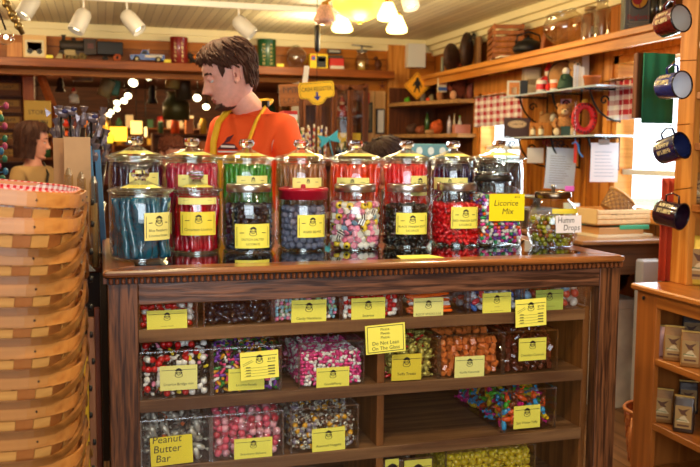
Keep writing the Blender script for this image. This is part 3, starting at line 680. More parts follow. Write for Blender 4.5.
def glass_lid(root, r, h, dome=.036, knob=.020):
    """flared glass lid with a faceted knob, yellow ring of paper lying inside"""
    TGs = glass('thick_glass'); b = B()
    o_ = [(r * 1.02, 0), (r * 1.06, .004), (r * 1.02, .009), (r * .8, .016), (r * .5, dome * .62), (r * .26, dome * .9), (knob * .7, dome)]
    b.shell(o_, 40, 0); b.shell([(q[0] * .96, q[1] - .003) for q in o_][::-1], 40, 0)
    b.tube([(math.cos(2 * PI * i / 36) * r * 1.05, math.sin(2 * PI * i / 36) * r * 1.05, .004) for i in range(37)], .003, 6, 1)
    b.tube([(math.cos(2 * PI * i / 36) * r * .93, math.sin(2 * PI * i / 36) * r * .93, -.010) for i in range(37)], .002, 6, 1)
    lid = b.build('lid', [JG, TGs], root, (0, 0, h))
    k = B().lathe([(0, 0), (knob * .8, 0), (knob * .7, .006), (knob * 1.15, .012), (knob * 1.25, .022), (knob * 1.05, .031), (0, .033)], 12, 0, sm=False)
    k.build('knob', [KNOB], lid, (0, 0, dome - .003))
    p = B(); n = 14
    vs = []
    for i in range(n + 1):
        a_ = -PI / 2 - .95 + 1.9 * i / n
        for q, zz in ((.82, .0125), (.50, dome * .60)): vs.append((math.cos(a_) * r * q, math.sin(a_) * r * q, zz + .001))
    p.add(vs, [(2 * i, 2 * i + 2, 2 * i + 3, 2 * i + 1) for i in range(n)], 0, True)
    p.build('lid_card', [YEL], lid)
def jar_label(root, R, xc, lab, v, lines, m_=None, frame='line2', tsize=.13, shear=0, mark=True, angle=0, sx=1):
    lx0, lx1, ly0, ly1 = lab; vv = v - R
    a0, a1 = PV(lx0, ly1, vv), PV(lx1, ly0, vv); u = root.location.x
    off = ((a0.x + a1.x) / 2 - u) / R; off = max(-.9, min(.9, off)); ang = math.asin(off)
    wd = (a1.x - a0.x) / math.cos(ang) * 1.02
    lb = label(wd, a1.z - a0.z, lines, mark=mark, seg=10, bend=R + .0012, frame=frame, tsize=tsize, shear=shear)
    return lb.build('label_card', [m_ or YEL, INK], root, (0, 0, a0.z - CT), (0, 0, ang))
def ropes(root, R, H, mat, words, where, n1=26, rr=.0085, grp=None, wav=.006, seed=0, lean=.05, nm='licorice_twist', layers=2, short=.12):
    rd = random.Random(seed); ms = [rope(H * (1 - short * i / 3), rr, wav, 4 + i, 14, 8, seed + i).mesh(nm, [mat]) for i in range(3)]
    for L_ in range(layers):
        rad = R - rr * 1.25 - wav * .7 - lean * H * .2 - L_ * rr * 2.0; n = int(n1 * rad / (R - rr * 1.3))
        for i in range(n):
            a_ = 2 * PI * (i + .5 * L_ + rd.uniform(-.2, .2)) / n
            if L_ and math.sin(a_ + .3) > .45: continue
            o = bpy.data.objects.new(nm, ms[rd.randrange(3)]); sc.collection.objects.link(o)
            o.location = (root.location.x + math.cos(a_) * rad, root.location.y + math.sin(a_) * rad, CT + .008)
            tl = rd.uniform(-lean, lean); o.rotation_euler = Euler((math.sin(a_) * .0 + tl * math.sin(a_), -tl * math.cos(a_), rd.uniform(0, 6.28))) if lean < .2 else (rd.gauss(0, .05), rd.gauss(0, .05), rd.uniform(0, 6.28))
            tag(o, words + ' ' + where, 'candy', grp)
def cyl_cells(root, R, z0, z1, s, layers=2, sx=1, sy=1, topfill=True):
    out = []; cx, cy = root.location.x, root.location.y; nz = max(1, int((z1 - z0) / (s * .84)))
    for k in range(nz):
        z = z0 + (k + .5) * s * .84
        lim = 99 if (k >= nz - 1 and topfill) else layers
        for L_ in range(min(lim, int(R / s))):
            rad = R - s * .66 - L_ * s * .92
            if rad < 0: break
            n = max(1, int(2 * PI * rad / s))
            for i in range(n):
                a_ = 2 * PI * (i + .5 * (k % 2) + random.uniform(-.2, .2)) / n
                if L_ and L_ < 2 and math.sin(a_) > .3 and k < nz - 1: continue
                p = Vector((cx + math.cos(a_) * rad * sx, cy + math.sin(a_) * rad * sy, CT + z + random.uniform(-.12, .12) * s))
                out.append((0 if (L_ == 0 and math.sin(a_) < .25) else 1 + L_ * .1 + (math.sin(a_) + 1) * .3, p))
    out.sort(key=lambda q: q[0]); return [q[1] for q in out]
def tw(col): return M(col, .2, coat=1.0, var=.12, bs=40)
# back row: tall jars of licorice sticks under flared glass lids
BR = [(109, 164, '#2b1832', 'dark purple', 'grape', (130, 160, 173, 186), 'leftmost tall back jar'), (164.5, 220, '#c4123a', 'crimson', 'cherry', (178, 208, 175, 187), 'tall back jar'),
      (221, 273, '#2f8f22', 'bright green', 'green', (237, 269, 176, 189), 'tall back jar'), (275, 327, '#a8693f', 'light brown', 'brown', (293, 323, 178, 190), 'tall back jar'),
      (329, 382, '#ee3d12', 'orange red', 'orange', (338, 368, 178, 191), 'tall back jar'), (383, 429, '#ee2020', 'bright red', 'red', (411, 429, 176, 196), 'tall back jar'),
      (430, 474, '#2a1a40', 'deep violet', 'violet', (436, 466, 178, 190), 'tall back jar'), (473, 523, '#26222c', 'almost black', 'black', None, 'tall back jar')]
ytops = [156, 157, 158, 158, 158, 158, 158, 157]
for i, (x0, x1, col, cw, _, lab, w_) in enumerate(BR):
    root, u, v, r, zf = jar_root(x0, x1, 0, 'tall knob-lidded glass jar of %s licorice sticks in the back row' % cw, back=2.63 + .006 * i)
    r *= 1.01; h = zf(ytops[i] + 3) - .012
    jar_body(root, r * .97, h, r * .9, .012, sh=.02)
    glass_lid(root, r, h + .014)
    ropes(root, r * .95, h * .985, tw(col), cw + ' licorice stick standing', 'in the tall %s jar of the back row' % ('first' if i == 0 else cw), 24, .0078, 'licorice sticks in the back row', .003, i * 7, .03, short=.05)
    if lab: jar_label(root, r * .97, (x0 + x1) / 2, lab, v, [], PYEL, frame='line')
# front row
G_ = 'glass candy jars standing on the display case'
root, u, v, r, zf = jar_root(111, 172, 263, 'short knob-lidded glass jar of teal blue licorice ropes, leftmost in front')
h = zf(193) - .012; jar_body(root, r * 1.0, h, r * .93, .012); glass_lid(root, r * .98, h + .014, .034, .020)
ropes(root, r * .95, h * .97, tw('#08607f'), 'teal blue licorice rope', 'in the leftmost front jar', 24, .0108, 'teal blue licorice ropes', .009, 3, .04, short=.03)
jar_label(root, r * 1.0, 141, (146, 172, 213, 241), v, ['Blue Raspberry', 'Licorice Straws'], PYEL)
root, u, v, r, zf = jar_root(173, 221, 255, 'glass jar of glossy crimson cinnamon licorice with knobbed glass lid in the front row')
h = zf(192) - .012; jar_body(root, r * 1.0, h, r * .93, .012); glass_lid(root, r, h + .014, .032, .018)
ropes(root, r * .95, h * .97, tw('#c00820'), 'glossy crimson licorice rope', 'in the second front jar', 24, .0092, 'crimson licorice ropes', .007, 5, .04, short=.03)
jar_label(root, r * 1.0, 197, (180, 217, 212, 236), v, ['Cinnamon Licorice'], M('#f0dc48', .6, name='golden_label'), tsize=.16)
jar_label(root, r * 1.0, 197, (177, 218, 198, 205), v, [], PYEL, frame='box', mark=False)
def metal_lid(root, r, h, m_=SILV, th=.018, name='lid'):
    b = B().lathe([(0, -.002), (r, -.002), (r, 0), (r * 1.01, .002), (r * 1.01, th - .004), (r * .97, th), (r * .9, th + .001), (r * .88, th - .001), (0, th - .001)], 40, 0)
    b.build(name, [m_], root, (0, 0, h))
def screw_jar(x0, x1, yb, yl0, yl1, words, lidw=.8, m_=SILV, sh=.04):
    root, u, v, r, zf = jar_root(x0, x1, yb, words)
    r *= 1.03; ht = zf(yl0); hl = zf(yl1); nk = r * lidw; h = hl - .012
    jar_body(root, r, h, nk * .96, .016, sh=sh); metal_lid(root, nk, hl, m_, ht - hl)
    return root, u, v, r, zf, h
root, u, v, r, zf, h = screw_jar(224, 274, 254, 184, 191, 'glass jar of dark blue black licorice buttons with silver lid, third in the front row', .86)
pile('licorice_button', [(pill(.011, .0095), [M('#20222f', .25, coat=.7)], 'dark blue black licorice button', 1), (pill(.011, .0095), [M('#3a4258', .3, coat=.5)], 'slate blue licorice button', .35)], cyl_cells(root, r - .004, .008, h * .93, .018), 150, 'licorice buttons in the third front jar', 'in the third front jar')
jar_label(root, r, 250, (235, 271, 224, 249), v, ['DUTCH SALTED', 'LICORICE'], YEL)
root, u, v, r, zf = jar_root(279, 327, 252, 'glass jar of sugared grey blue candy with dark red plastic lid'); r *= 1.02
hl = zf(199); h = hl - .006; jar_body(root, r, h, r * .93, .01, sh=.02)
b = B().lathe([(0, 0), (r * 1.0, 0), (r * 1.0, .024), (r * 1.03, .025), (r * 1.03, .033), (r * .9, .036), (r * .88, .030), (0, .030)], 40, 0)
b.lathe([(0, .029), (.008, .029), (.007, .044), (0, .045)], 12, 0)
b.build('red_lid', [M('#b3122c', .35, coat=.3)], root, (0, 0, hl))
pile('sugared_candy', [(B().ball((0, 0, 0), .0115, n=8, m=6), [M('#6d7390', .8, bump=1, bs=300, var=.35)], 'grey blue sugared candy', 2), (B().ball((0, 0, 0), .011, n=8, m=6), [M('#8d8aa3', .8, bump=1, bs=300, var=.3)], 'pale grey sugared candy', 1)], cyl_cells(root, r - .004, .008, h * .94, .0215), 130, 'sugared candies under the red lid', 'under the dark red lid')
jar_label(root, r, 303, (298, 327, 215, 238), v, ['ANISE BEARS'], YEL, tsize=.15)
root, u, v, r, zf, h = screw_jar(329, 380, 251, 184, 191, 'glass jar of colourful licorice allsorts with silver lid', .78)
def sand(c1, c2, w_):
    b = B(); q = .009; n = 5
    for i in range(n): b.box(-q, q, -q, q, -q + 2 * q * i / n, -q + 2 * q * (i + 1) / n, i % 2)
    return (b, [candy(c1), candy(c2)], w_, 1.3)
allS = [sand('#f4efe8', '#141316', 'black and white striped licorice cube'), (pill(.012, .0105), [candy('#ef7fa4')], 'pink coconut licorice wheel', 3), (B().box(-.009, .009, -.009, .009, -.007, .007, bev=.002), [WHT], 'white licorice cube', 2.5),
        (pill(.012, .0105), [candy('#7fa9c4')], 'pale blue aniseed button', 1.3), (B().box(-.009, .009, -.009, .009, -.007, .007, bev=.002), [candy('#f09ab8')], 'pale pink licorice cube', 2)]
yw = B().lathe([(.004, -.006), (.0105, -.006), (.0115, 0), (.0105, .006), (.004, .006)], 14, 0); yw.lathe([(0, -.0065), (.0045, -.0065), (.0045, .0065), (0, .0065)], 8, 1)
allS += [(yw, [candy('#f2d23a'), BLK], 'yellow licorice wheel with black centre', 2.4)]
pile('licorice_allsort', allS, cyl_cells(root, r - .003, .008, h * .95, .0205), 170, 'licorice allsorts in the jar', 'in the allsorts jar')
root, u, v, r, zf, h = screw_jar(382, 430, 249, 184, 191, 'glass jar of black licorice pieces with silver lid and yellow label', .8)
blackp = [(B().join(rope(.024, .0068, 0, 1, 6, 8), Matrix.Translation((0, 0, -.012))), [M('#171314', .3, coat=.6)], 'short black licorice twist', 3), (pill(.02, .007), [M('#3a2a20', .3, coat=.6)], 'dark brown licorice chunk', 1)]
pile('licorice_chunk', blackp, cyl_cells(root, r - .004, .008, h * .88, .019), 140, 'black licorice chunks', 'in the black licorice jar')
jar_label(root, r, 406, (397, 428, 213, 235), v, ['BLACK FINNISH SOFT', 'LICORICE'], YEL, tsize=.14)
root, u, v, r, zf, h = screw_jar(431, 480, 247, 183, 190, 'glass jar of bright red licorice pieces with silver lid and yellow label', .78)
pile('licorice_chunk', [(B().join(rope(.024, .0068, 0, 1, 6, 8), Matrix.Translation((0, 0, -.012))), [M('#e8141c', .3, coat=.7, sub=.1)], 'short bright red licorice twist', 3)], cyl_cells(root, r - .004, .008, h * .9, .019), 150, 'red licorice chunks', 'in the red licorice jar')
jar_label(root, r, 455, (452, 479, 207, 229), v, ['RED FINNISH SOFT', 'LICORICE'], YEL, tsize=.14)
# square jar of licorice mix
xc = 502; vv = PZ(xc, 246, CT).y; u0, u1 = UX(481.5, vv, 230), UX(523, vv, 230); wd = (u1 - u0) / 2; vc = vv + wd
root = thing('candy_jar', 'square glass jar of pink, purple, orange and white licorice mix with handwritten sign', 'candy jar', ((u0 + u1) / 2, vc, CT + .0006), 0, G_)
H = PV(xc, 172, vc).z - CT; hs = PV(xc, 186, vc).z - CT
def rsq(w_, n=8, k=.3):
    out = []
    for cx, cy, a0 in ((1, 1, 0), (-1, 1, PI / 2), (-1, -1, PI), (1, -1, 1.5 * PI)):
        for i in range(n // 4 + 1):
            a_ = a0 + PI / 2 * i / (n // 4); out.append((w_ * (cx * (1 - k) + k * math.cos(a_)), w_ * (cy * (1 - k) + k * math.sin(a_))))
    return out
def loft(b, secs, mi=0, cap=True, sm=True):
    n = len(secs[0][0]); vs = []
    for pts, z in secs: vs += [(p[0], p[1], z) for p in pts]
    fs = [(j * n + i, j * n + (i + 1) % n, (j + 1) * n + (i + 1) % n, (j + 1) * n + i) for j in range(len(secs) - 1) for i in range(n)]
    if cap: fs.append(list(range(n - 1, -1, -1)))
    return b.add(vs, fs, mi, sm)
b = B()
for t in (0, .003): loft(b, [(rsq(wd - t, 16, .3), .0 + t * 2), (rsq(wd - t, 16, .3), hs - .02), (rsq(wd * .93 - t, 16, .5), hs - .006), (rsq(wd * .78 - t, 16, 1), hs + .004), (rsq(wd * .78 - t, 16, 1), H - .03)], 0)
b.build('jar_body', [JG], root)
b = B().lathe([(0, 0), (wd * .86, 0), (wd * .86, .014), (wd * .8, .018), (0, .018)], 32, 0); b.build('dark_lid', [M('#34302c', .3, .5)], root, (0, 0, H - .03))
b = B().lathe([(wd * .74, .0), (wd * .8, .004), (wd * .7, .012), (0, .014)], 32, 0); b.build('lid_top', [glass('thick_glass')], root, (0, 0, H - .012))
(lx0, lx1) = UX(489, vv - .001, 215), UX(524, vv - .001, 215); zb, zt = PV(506, 221, vv).z - CT, PV(506, 194, vv).z - CT
lb = B().box(-(lx1 - lx0) / 2, (lx1 - lx0) / 2, -.001, 0, 0, zt - zb); hh = zt - zb
write(lb, 'Licorice', -.004, hh * .56, .027, -.0014, 1, .085, .15); write(lb, 'Mix', .002, hh * .25, .027, -.0014, 1, .05, .15); write(lb, '#15', .036, hh * .84, .012, -.0014, 1, .02)
lb.build('handwritten_card', [BYEL, INK], root, ((lx0 + lx1) / 2 - (u0 + u1) / 2, -wd - .001, zb))
mix = [(pill(.0185, .0056), [candy(c_)], w_ + ' licorice pastel', k_) for c_, w_, k_ in (('#f4f0ea', 'white', 3), ('#f0409a', 'hot pink', 2.4), ('#f2641e', 'orange', 2), ('#7d46b0', 'purple', 2), ('#1f9a50', 'green', 1.5))]
q = (u0 + .004, u1 - .004, vc - wd + .004, vc + wd - .004)
cs = box_cells(q[0], q[1], q[2], q[3], CT + .009, CT + PV(xc, 191, vc).z - CT, .0137, 2, 0)
pile('licorice_pastel', mix, cs, 180, 'licorice mix pastels in the square jar', 'in the square jar', tilt=1)
# squat tilted jar of drops
root, u, v, r, zf = jar_root(526, 577, 249, 'squat round glass jar of amber and lime drops with handwritten white card'); 
b = B(); pr = [(r * .72, 0), (r * .8, .004), (r * .97, .04), (r, .075), (r * .96, .108), (r * .8, .138), (r * .62, .15), (r * .62, .162)]
b.shell(pr, 40, 0); b.shell([(p[0] - .003, p[1] + (.004 if i == 0 else 0)) for i, p in enumerate(pr)][::-1], 40, 0); b.lathe([(0, .001), (r * .72, 0)], 30, 1)
b.build('jar_body', [JG, glass('thick_glass')], root)
metal_lid(root, r * .70, .158, M('#7c6a55', .25, 1), .018)
B().lathe([(0, 0), (.006, 0), (.005, .012), (.009, .018), (.007, .024), (0, .025)], 12, 0).build('lid_knob', [SILV], root, (0, 0, .175))
cs = []
for k in range(7):
    zz = .012 + k * .0135; rk = r * (.80 if k == 0 else (.9 if k < 3 else .92)) - .004
    for L_ in range(4):
        rad = rk - .009 - L_ * .0165; n = max(1, int(2 * PI * rad / .018))
        for i in range(n):
            a_ = 2 * PI * (i + .5 * (k % 2) + random.uniform(-.2, .2)) / n
            if L_ > 1 and k < 6: continue
            cs.append((L_ + (math.sin(a_) > .3), Vector((u + math.cos(a_) * rad, v + math.sin(a_) * rad, CT + zz))))
cs.sort(key=lambda q_: q_[0])
pile('hard_drop', [(wrapped(0, .016, .008), [M(c_, .15, coat=.8, trans=.3), WRAPM], w_ + ' hard drop', k_) for c_, w_, k_ in (('#b8641a', 'amber brown', 2.5), ('#c9c81e', 'lime yellow', 2.5), ('#8f8f2a', 'olive green', 1), ('#e8e0c0', 'pale cream', 1))], [c[1] for c in cs], 130, 'hard drops in the squat jar', 'in the squat jar')
lx0, lx1, zb, zt = UX(541, v - r * .9, 215), UX(575, v - r * .9, 215), zf(225), zf(203)
lb = B().box(-.047, .047, -.001, 0, 0, .055)
write(lb, 'Humm', -.010, .032, .026, -.0014, 1, .06, .15); write(lb, 'Drops', .010, .008, .026, -.0014, 1, .06, .15)
lb.build('handwritten_card', [M('#ece6e6', .6, name='white_card'), INK], root, (.012, -r * .985, .05), (-.06, 0, .05))
lb = label(.105, .016, [], mark=False, seg=8, frame='none', side=False, bend=r * .95); line(lb, -.001, 0, .001, 0, .001, 0)
lb.build('band_card', [M('#ecd83c', .6, name='band_yellow')], root, (.003, .004, .110), (0, 0, .12))
# card lying flat on the case glass
a0 = PZ(417, 257, CT)
one('label_card', B().prism([(-.062, -.035), (.07, -.035), (.05, .035), (-.05, .035)], 0, .0012, plane='xy'), [YEL], 'flat yellow card lying on the case glass in front of the black licorice jar', 'card', (a0.x, a0.y, CT + .0004))
# ============================================================ SHELF ACROSS THE OPENING
b = B().box(-3.3, 2.40, 6.88, VB, 1.99, 2.055, bev=.004); one('high_shelf', b, [wood('shelf_board', '#6c340e', '#9c541c', 0, 1, .4)], 'long orange wood shelf running under the ceiling across the opening, toys on it', 'shelf')
ST = 2.0555
def Wd(x0, x1, v, py=60): return UX(x0, v, py), UX(x1, v, py)
# steam locomotive
u0, u1 = Wd(58, 125, 6.98); L_ = u1 - u0
t = thing('toy_locomotive', 'dark brown toy steam locomotive with tender on the high shelf', 'toy train', ((u0 + u1) / 2, 7.0, ST))
DK = M('#3a3028', .55, .4, bump=.4, bs=60); DK2 = M('#2c2a2a', .5, .4); OR = M('#b4532a', .5); GD = M('#8d7748', .45, .5)
b = B(); R90 = Tm((-.235 + .0, 0, .11), (0, PI / 2, 0)); b.lathe([(0, 0), (.036, 0), (.042, .01), (.042, .19), (0, .19)], 20, 0, R90)
b.box(-.24, .0, -.035, .035, .045, .07); t1 = b.build('boiler', [DK], t)
b = B(); b.lathe([(0, 0), (.016, 0), (.012, .03), (.02, .045), (0, .045)], 12, 0, Tm((-.205, 0, .145))); b.lathe([(0, 0), (.016, 0), (.016, .02), (0, .028)], 12, 0, Tm((-.13, 0, .148))); b.build('chimney', [DK], t)
b = B(); b.box(-.055, .035, -.045, .045, .05, .155, 0); b.box(-.065, .045, -.05, .05, .155, .165, 0); b.box(-.03, .015, -.046, -.0449, .09, .13, 1); b.build('cab', [DK, M('#5c2618', .5)], t)
b = B(); b.box(.04, .235, -.045, .045, .05, .15, bev=.006); b.build('tender', [DK2], t)
b = B(); b.prism([(-.27, .005), (-.235, .06), (-.215, .06), (-.215, .005)], -.035, .035); b.build('cowcatcher', [GD], t)
b = B(); b.box(-.20, -.12, -.05, -.036, .035, .075); b.tube([(-.17, -.052, .03), (-.1, -.052, .032), (-.03, -.052, .03)], .004, 6); b.build('side_rods', [GD], t)
for x, r_, m_ in ((-.18, .022, GD), (-.13, .028, GD), (-.07, .028, GD), (.10, .022, DK), (.19, .030, OR)):
    w_ = B().lathe([(0, -.045), (r_, -.045), (r_, -.035), (0, -.035)], 18, 0, Tm((0, 0, 0), (-PI / 2, 0, 0)) ); w_.lathe([(0, .045), (r_, .045), (r_, .035), (0, .035)], 18, 0, Tm((0, 0, 0), (-PI / 2, 0, 0)))
    w_.lathe([(0, .046), (r_ * .4, .046), (0, .05)], 8, 1, Tm((0, 0, 0), (PI / 2, 0, 0))); w_.build('wheel', [m_, DK2], t, (x, 0, r_ + .0005))
# pickup truck
u0, u1 = Wd(130, 165, 6.98)
t = thing('toy_truck', 'blue and white toy pickup truck right of the locomotive', 'toy truck', ((u0 + u1) / 2, 7.0, ST))
b = B(); b.prism([(-.13, .02), (-.135, .055), (-.06, .062), (-.04, .095), (.0, .097), (.015, .062), (.13, .062), (.135, .02)], -.05, .05, 0); b.box(-.02, .11, -.0505, -.05, .040, .058, 1)
b.prism([(-.05, .064), (-.035, .09), (-.005, .09), (-.005, .064)], -.0506, -.05, 2); b.box(.005, .012, -.04, .04, .062, .105, 1); b.box(.02, .13, -.045, .045, .058, .066, 1)
b.build('truck_body', [M('#1f4fa0', .35, coat=.5), M('#d8cfb8', .5), DK2], t)
for x in (-.085, .08):
    for y in (-.048, .048):
        w_ = B().lathe([(0, -.008), (.024, -.008), (.024, .008), (0, .008)], 16, 0, Tm((0, 0, 0), (PI / 2, 0, 0))); w_.lathe([(0, -.009), (.013, -.009), (.013, .009), (0, .009)], 12, 1, Tm((0, 0, 0), (PI / 2, 0, 0))); w_.build('wheel', [DK2, M('#c8b98a', .4)], t, (x, y, .0245))
def tin(px0, px1, hpx, col, nm, words, letters=None, lm=None, v=7.0, z=ST, cap=True):
    u0, u1 = Wd(px0, px1, v); r_ = (u1 - u0) / 2; h = hpx * depth(u0, v) / F
    t = thing('tin', words, 'tin', ((u0 + u1) / 2, v, z))
    B().lathe([(0, 0), (r_, 0), (r_, .006), (r_ * .98, .008), (r_ * .98, h - .01), (r_, h - .008), (r_, h), (0, h)], 28, 0).build('tin_body', [M(col, .35, coat=.5)], t)
    if letters:
        for k, a_ in enumerate((-.45, .35)):
            lb = B()
            for i, c in enumerate(letters): scribble(lb, 0, h * .87 - (i + 1) * h * .8 / len(letters), h * .10, h * .5 / len(letters), 0, 0, 1 + i % 2)
            lb.v = [(math.sin(p[0] / r_ + a_) * (r_ + .001), -math.cos(p[0] / r_ + a_) * (r_ + .001), p[2]) for p in lb.v]; lb.build('lettering', [lm or M('#e8cf8a', .5)], t)
    return t
tin(170, 188, 26, '#7c100c', 'red', 'tall red tin with yellow lettering on the high shelf', 'TIMES')
tin(257, 276, 27, '#074a22', 'green', 'tall green tin with cream lettering on the high shelf', 'SCOTCH')
def sbx(px0, px1, py0, py1, v, dp, col, nm, words, cat, z=None, deco=None, mat=None, bev=.003, parts=None, u=None, rz=0):
    """box-like good standing on z (or where its foot row projects), drawn face towards -v"""
    if u is None: a0, a1 = PV(px0, py1, v), PV(px1, py0, v)
    else: a0, a1 = PU(px0, py1, u), PU(px1, py0, u)
    if u is None: w_ = a1.x - a0.x; loc = ((a0.x + a1.x) / 2, v + dp / 2, a0.z if z is None else z)
    else:
        cx = (px0 + px1) / 2; c = PU(cx, py1, u); w_ = (px1 - px0) * depth(c.x, c.y) / F; loc = (c.x, c.y, c.z if z is None else z)
    h = (py1 - py0) * depth(loc[0], loc[1]) / F
    t = thing(nm, words, cat, loc, rz) if deco else None
    b = B().box(-w_ / 2, w_ / 2, -dp / 2, dp / 2, 0, h, bev=bev)
    if not deco: return one(nm, b, [mat or M(col, .5)], words, cat, loc, rz)
    b.build('body', [mat or M(col, .5)], t)
    d = B(); mats = deco(d, w_, h, -dp / 2 - .0008); d.build('printed_front', mats, t)
    return t
def patch(*cols, circ=None, txt=None):
    """simple printed front: list of (x0,x1,z0,z1,colour) fractions"""
    def f(d, w_, h, y):
        ms = []
        for (x0, x1, z0, z1, c) in cols: d.add([((x0 - .5) * w_, y, z0 * h), ((x1 - .5) * w_, y, z0 * h), ((x1 - .5) * w_, y, z1 * h), ((x0 - .5) * w_, y, z1 * h)], [(0, 1, 2, 3)], len(ms)); ms.append(M(c, .5))
        for (x, z, rx, rz_, c) in (circ or []): disc(d, (x - .5) * w_, z * h, rx * w_, rz_ * w_, y - .0006, len(ms)); ms.append(M(c, .5))
        for (s_, x, z, sz, wd_, c) in (txt or []): write(d, s_, (x - .5) * w_, z * h, sz * h, y - .001, len(ms), wd_ * w_); ms.append(M(c, .5))
        return ms
    return f
sbx(7, 22, 42, 58, 7.02, .03, '#c98a4e', 'wooden_block', 'plain light wooden block at the left end of the high shelf', 'block', ST, mat=PINEZ)
sbx(23, 46, 35, 58.5, 7.02, .04, '#e0b26a', 'toy_box', 'tan box with a picture of a red toy car on the high shelf', 'box', ST, patch((.1, .9, .12, .8, '#d9c79a'), (.2, .8, .35, .7, '#c2452c'), circ=[(.3, .33, .12, .12, '#222222'), (.7, .33, .12, .12, '#222222'), (.3, .33, .05, .05, '#bbbbbb'), (.7, .33, .05, .05, '#bbbbbb')]))
for (x, w_) in ((50, 'left of the locomotive'), (168, 'beside the tall red tin'), (281, 'beside the tall green tin')):
    sbx(x - 4, x + 3, 56.5 + (x > 100) * 3, 59.5 + (x > 100) * 3, 6.9, .004, '#f0dc2a', 'price_tag', 'small yellow price tag on the high shelf ' + w_, 'tag', ST, bev=0)
u0, _ = Wd(288, 300, 6.98)
t = thing('glass_globe', 'round clear glass bowl on the high shelf right of the green tin', 'glass bowl', (UX(296, 7.0), 7.0, ST))
b = B().shell([(.04, .0), (.06, .01), (.09, .06), (.095, .09), (.085, .13), (.05, .165), (.04, .17)], 26); b.lathe([(0, .003), (.04, 0)], 20, 1); b.build('bowl', [glass('old_glass', (.80, .76, .66), .14, .9, .03), glass('thick_glass')], t)
B().lathe([(.03, .0), (.035, .004), (.02, .02), (0, .022)], 18).build('lid', [glass('thick_glass')], t, (0, 0, .17))
t = thing('toy_animal', 'small dark toy animal with orange ear between red tin and clerk', 'toy', (UX(196, 7.0), 7.0, ST))
b = B().ball((0, 0, .05), (.05, .03, .035)); b.ball((-.045, 0, .07), (.025, .022, .025)); b.build('body', [M('#2a2018', .7)], t); B().ball((0, -.02, .06), (.02, .02, .02)).build('patch', [M('#e07a1c', .6)], t)
for x in (-.035, .03): B().tube([(x, 0, .035), (x, 0, 0)], .01, 6).build('leg', [M('#2a2018', .7)], t)
sbx(310, 328, 52, 66.5, 6.95, .05, '#f2d21a', 'cereal_box', 'bright yellow box with black and red print on the high shelf', 'box', ST, patch((.05, .3, .55, .9, '#d03c3a'), (.4, .9, .1, .85, '#2a2a2a'), (.45, .85, .5, .75, '#e8e0c0'), circ=[(.2, .7, .1, .1, '#3060b0')]))
sbx(330, 344, 57, 68, 6.97, .05, '#c6281c', 'red_box', 'small red and white box right of the yellow box', 'box', ST, patch((0, 1, 0, .35, '#d8d0c0')))
sbx(328, 341, 49, 53, 7.02, .05, '#55504a', 'grey_box', 'flat grey box lying behind the small red box', 'box', None, patch((.1, .9, .3, .7, '#b5b0a0')))
sbx(327, 343, 53, 68, 7.06, .03, '#4a3a2a', 'dark_box', 'dark box standing behind the small red box', 'box', ST)
# beam scale with glass jar
t = thing('glass_churn', 'glass butter churn jar with metal crank top on the high shelf', 'churn', (UX(361, 7.0), 7.0, ST))
b = B().shell([(.055, 0), (.062, .02), (.062, .10), (.04, .14), (.04, .16)], 20); b.lathe([(0, .003), (.055, 0)], 16); b.build('jar', [glass('old_glass')], t)
B().lathe([(0, .16), (.045, .16), (.045, .175), (0, .18)], 16).build('lid', [STEEL], t)
b = B().tube([(0, 0, .18), (0, 0, .21)], .008, 6); b.tube([(-.09, 0, .215), (.09, 0, .205)], .006, 6); b.build('crank', [STEEL], t); B().box(-.03, .02, -.02, .02, .005, .08).build('yellow_card', [M('#d8b84a', .6)], t)
t = thing('wooden_figure', 'small brown carved bird figure at the right end of the high shelf', 'figure', (UX(377, 7.0), 7.0, ST)); b = B().ball((0, 0, .06), (.035, .025, .045)); b.ball((-.02, 0, .11), (.02, .018, .02)); b.box(-.03, .03, -.02, .02, 0, .02); b.build('body', [DARKWZ], t)
# ============================================================ LAMPS
one('track_rail', B().box(-1.2, 1.75, 5.72, 5.755, 2.31, 2.349, bev=.004), [WHITE], 'white lamp track fixed along the ceiling', 'lamp track')
LENS = M('#fff0c8', .5, em=5, name='lamp_lens'); LAMPW = M('#c9c4bb', .4, name='lamp_enamel')
def track_head(px, py, mx, my, ln, words, v=5.74):
    """can lamp whose middle sits at px,py and whose mouth points towards pixel mx,my"""
    c = PV(px, py, v); m_ = PV(px + (mx - px) * 3, py + (my - py) * 3, v - .05); d = (m_ - c).normalized()
    t = thing('track_lamp', words, 'lamp', (c.x, c.y, 2.31)); Rm = d.to_track_quat('Z', 'Y').to_matrix().to_4x4()
    T_ = Matrix.Translation(c - Vector((c.x, c.y, 2.31))) @ Rm; r_ = .052
    B().lathe([(0, -.085), (.03, -.08), (.046, -.062), (r_, -.03), (r_, .075), (r_ * .93, .078), (r_ * .9, .06), (0, .05)], 24, 0, T_).build('lamp_can', [LAMPW], t)
    B().lathe([(0, .056), (r_ * .85, .056)], 20, 0, T_).build('bulb_face', [LENS], t)
    top = T_ @ Vector((0, 0, -.05)); B().tube([(top.x, top.y, min(-.0, 0)), (top.x, top.y, top.z)], .006, 6).build('stem', [WHITE], t)
track_head(29, 6, 24, 14, 0, 'white can lamp at the far left, upper body cut by the frame top')
track_head(80.5, 21, 76, 30, 0, 'white can lamp on the track above the toy locomotive')
track_head(132, 22, 138, 29, 0, 'white can lamp with lit mouth above the toy truck')
track_head(244, 27, 251, 34, 0, 'white can lamp on the track above the clerk')
track_head(409, -3, 411, 6, 0, 'white can lamp peeping in above the corner column', 5.0)
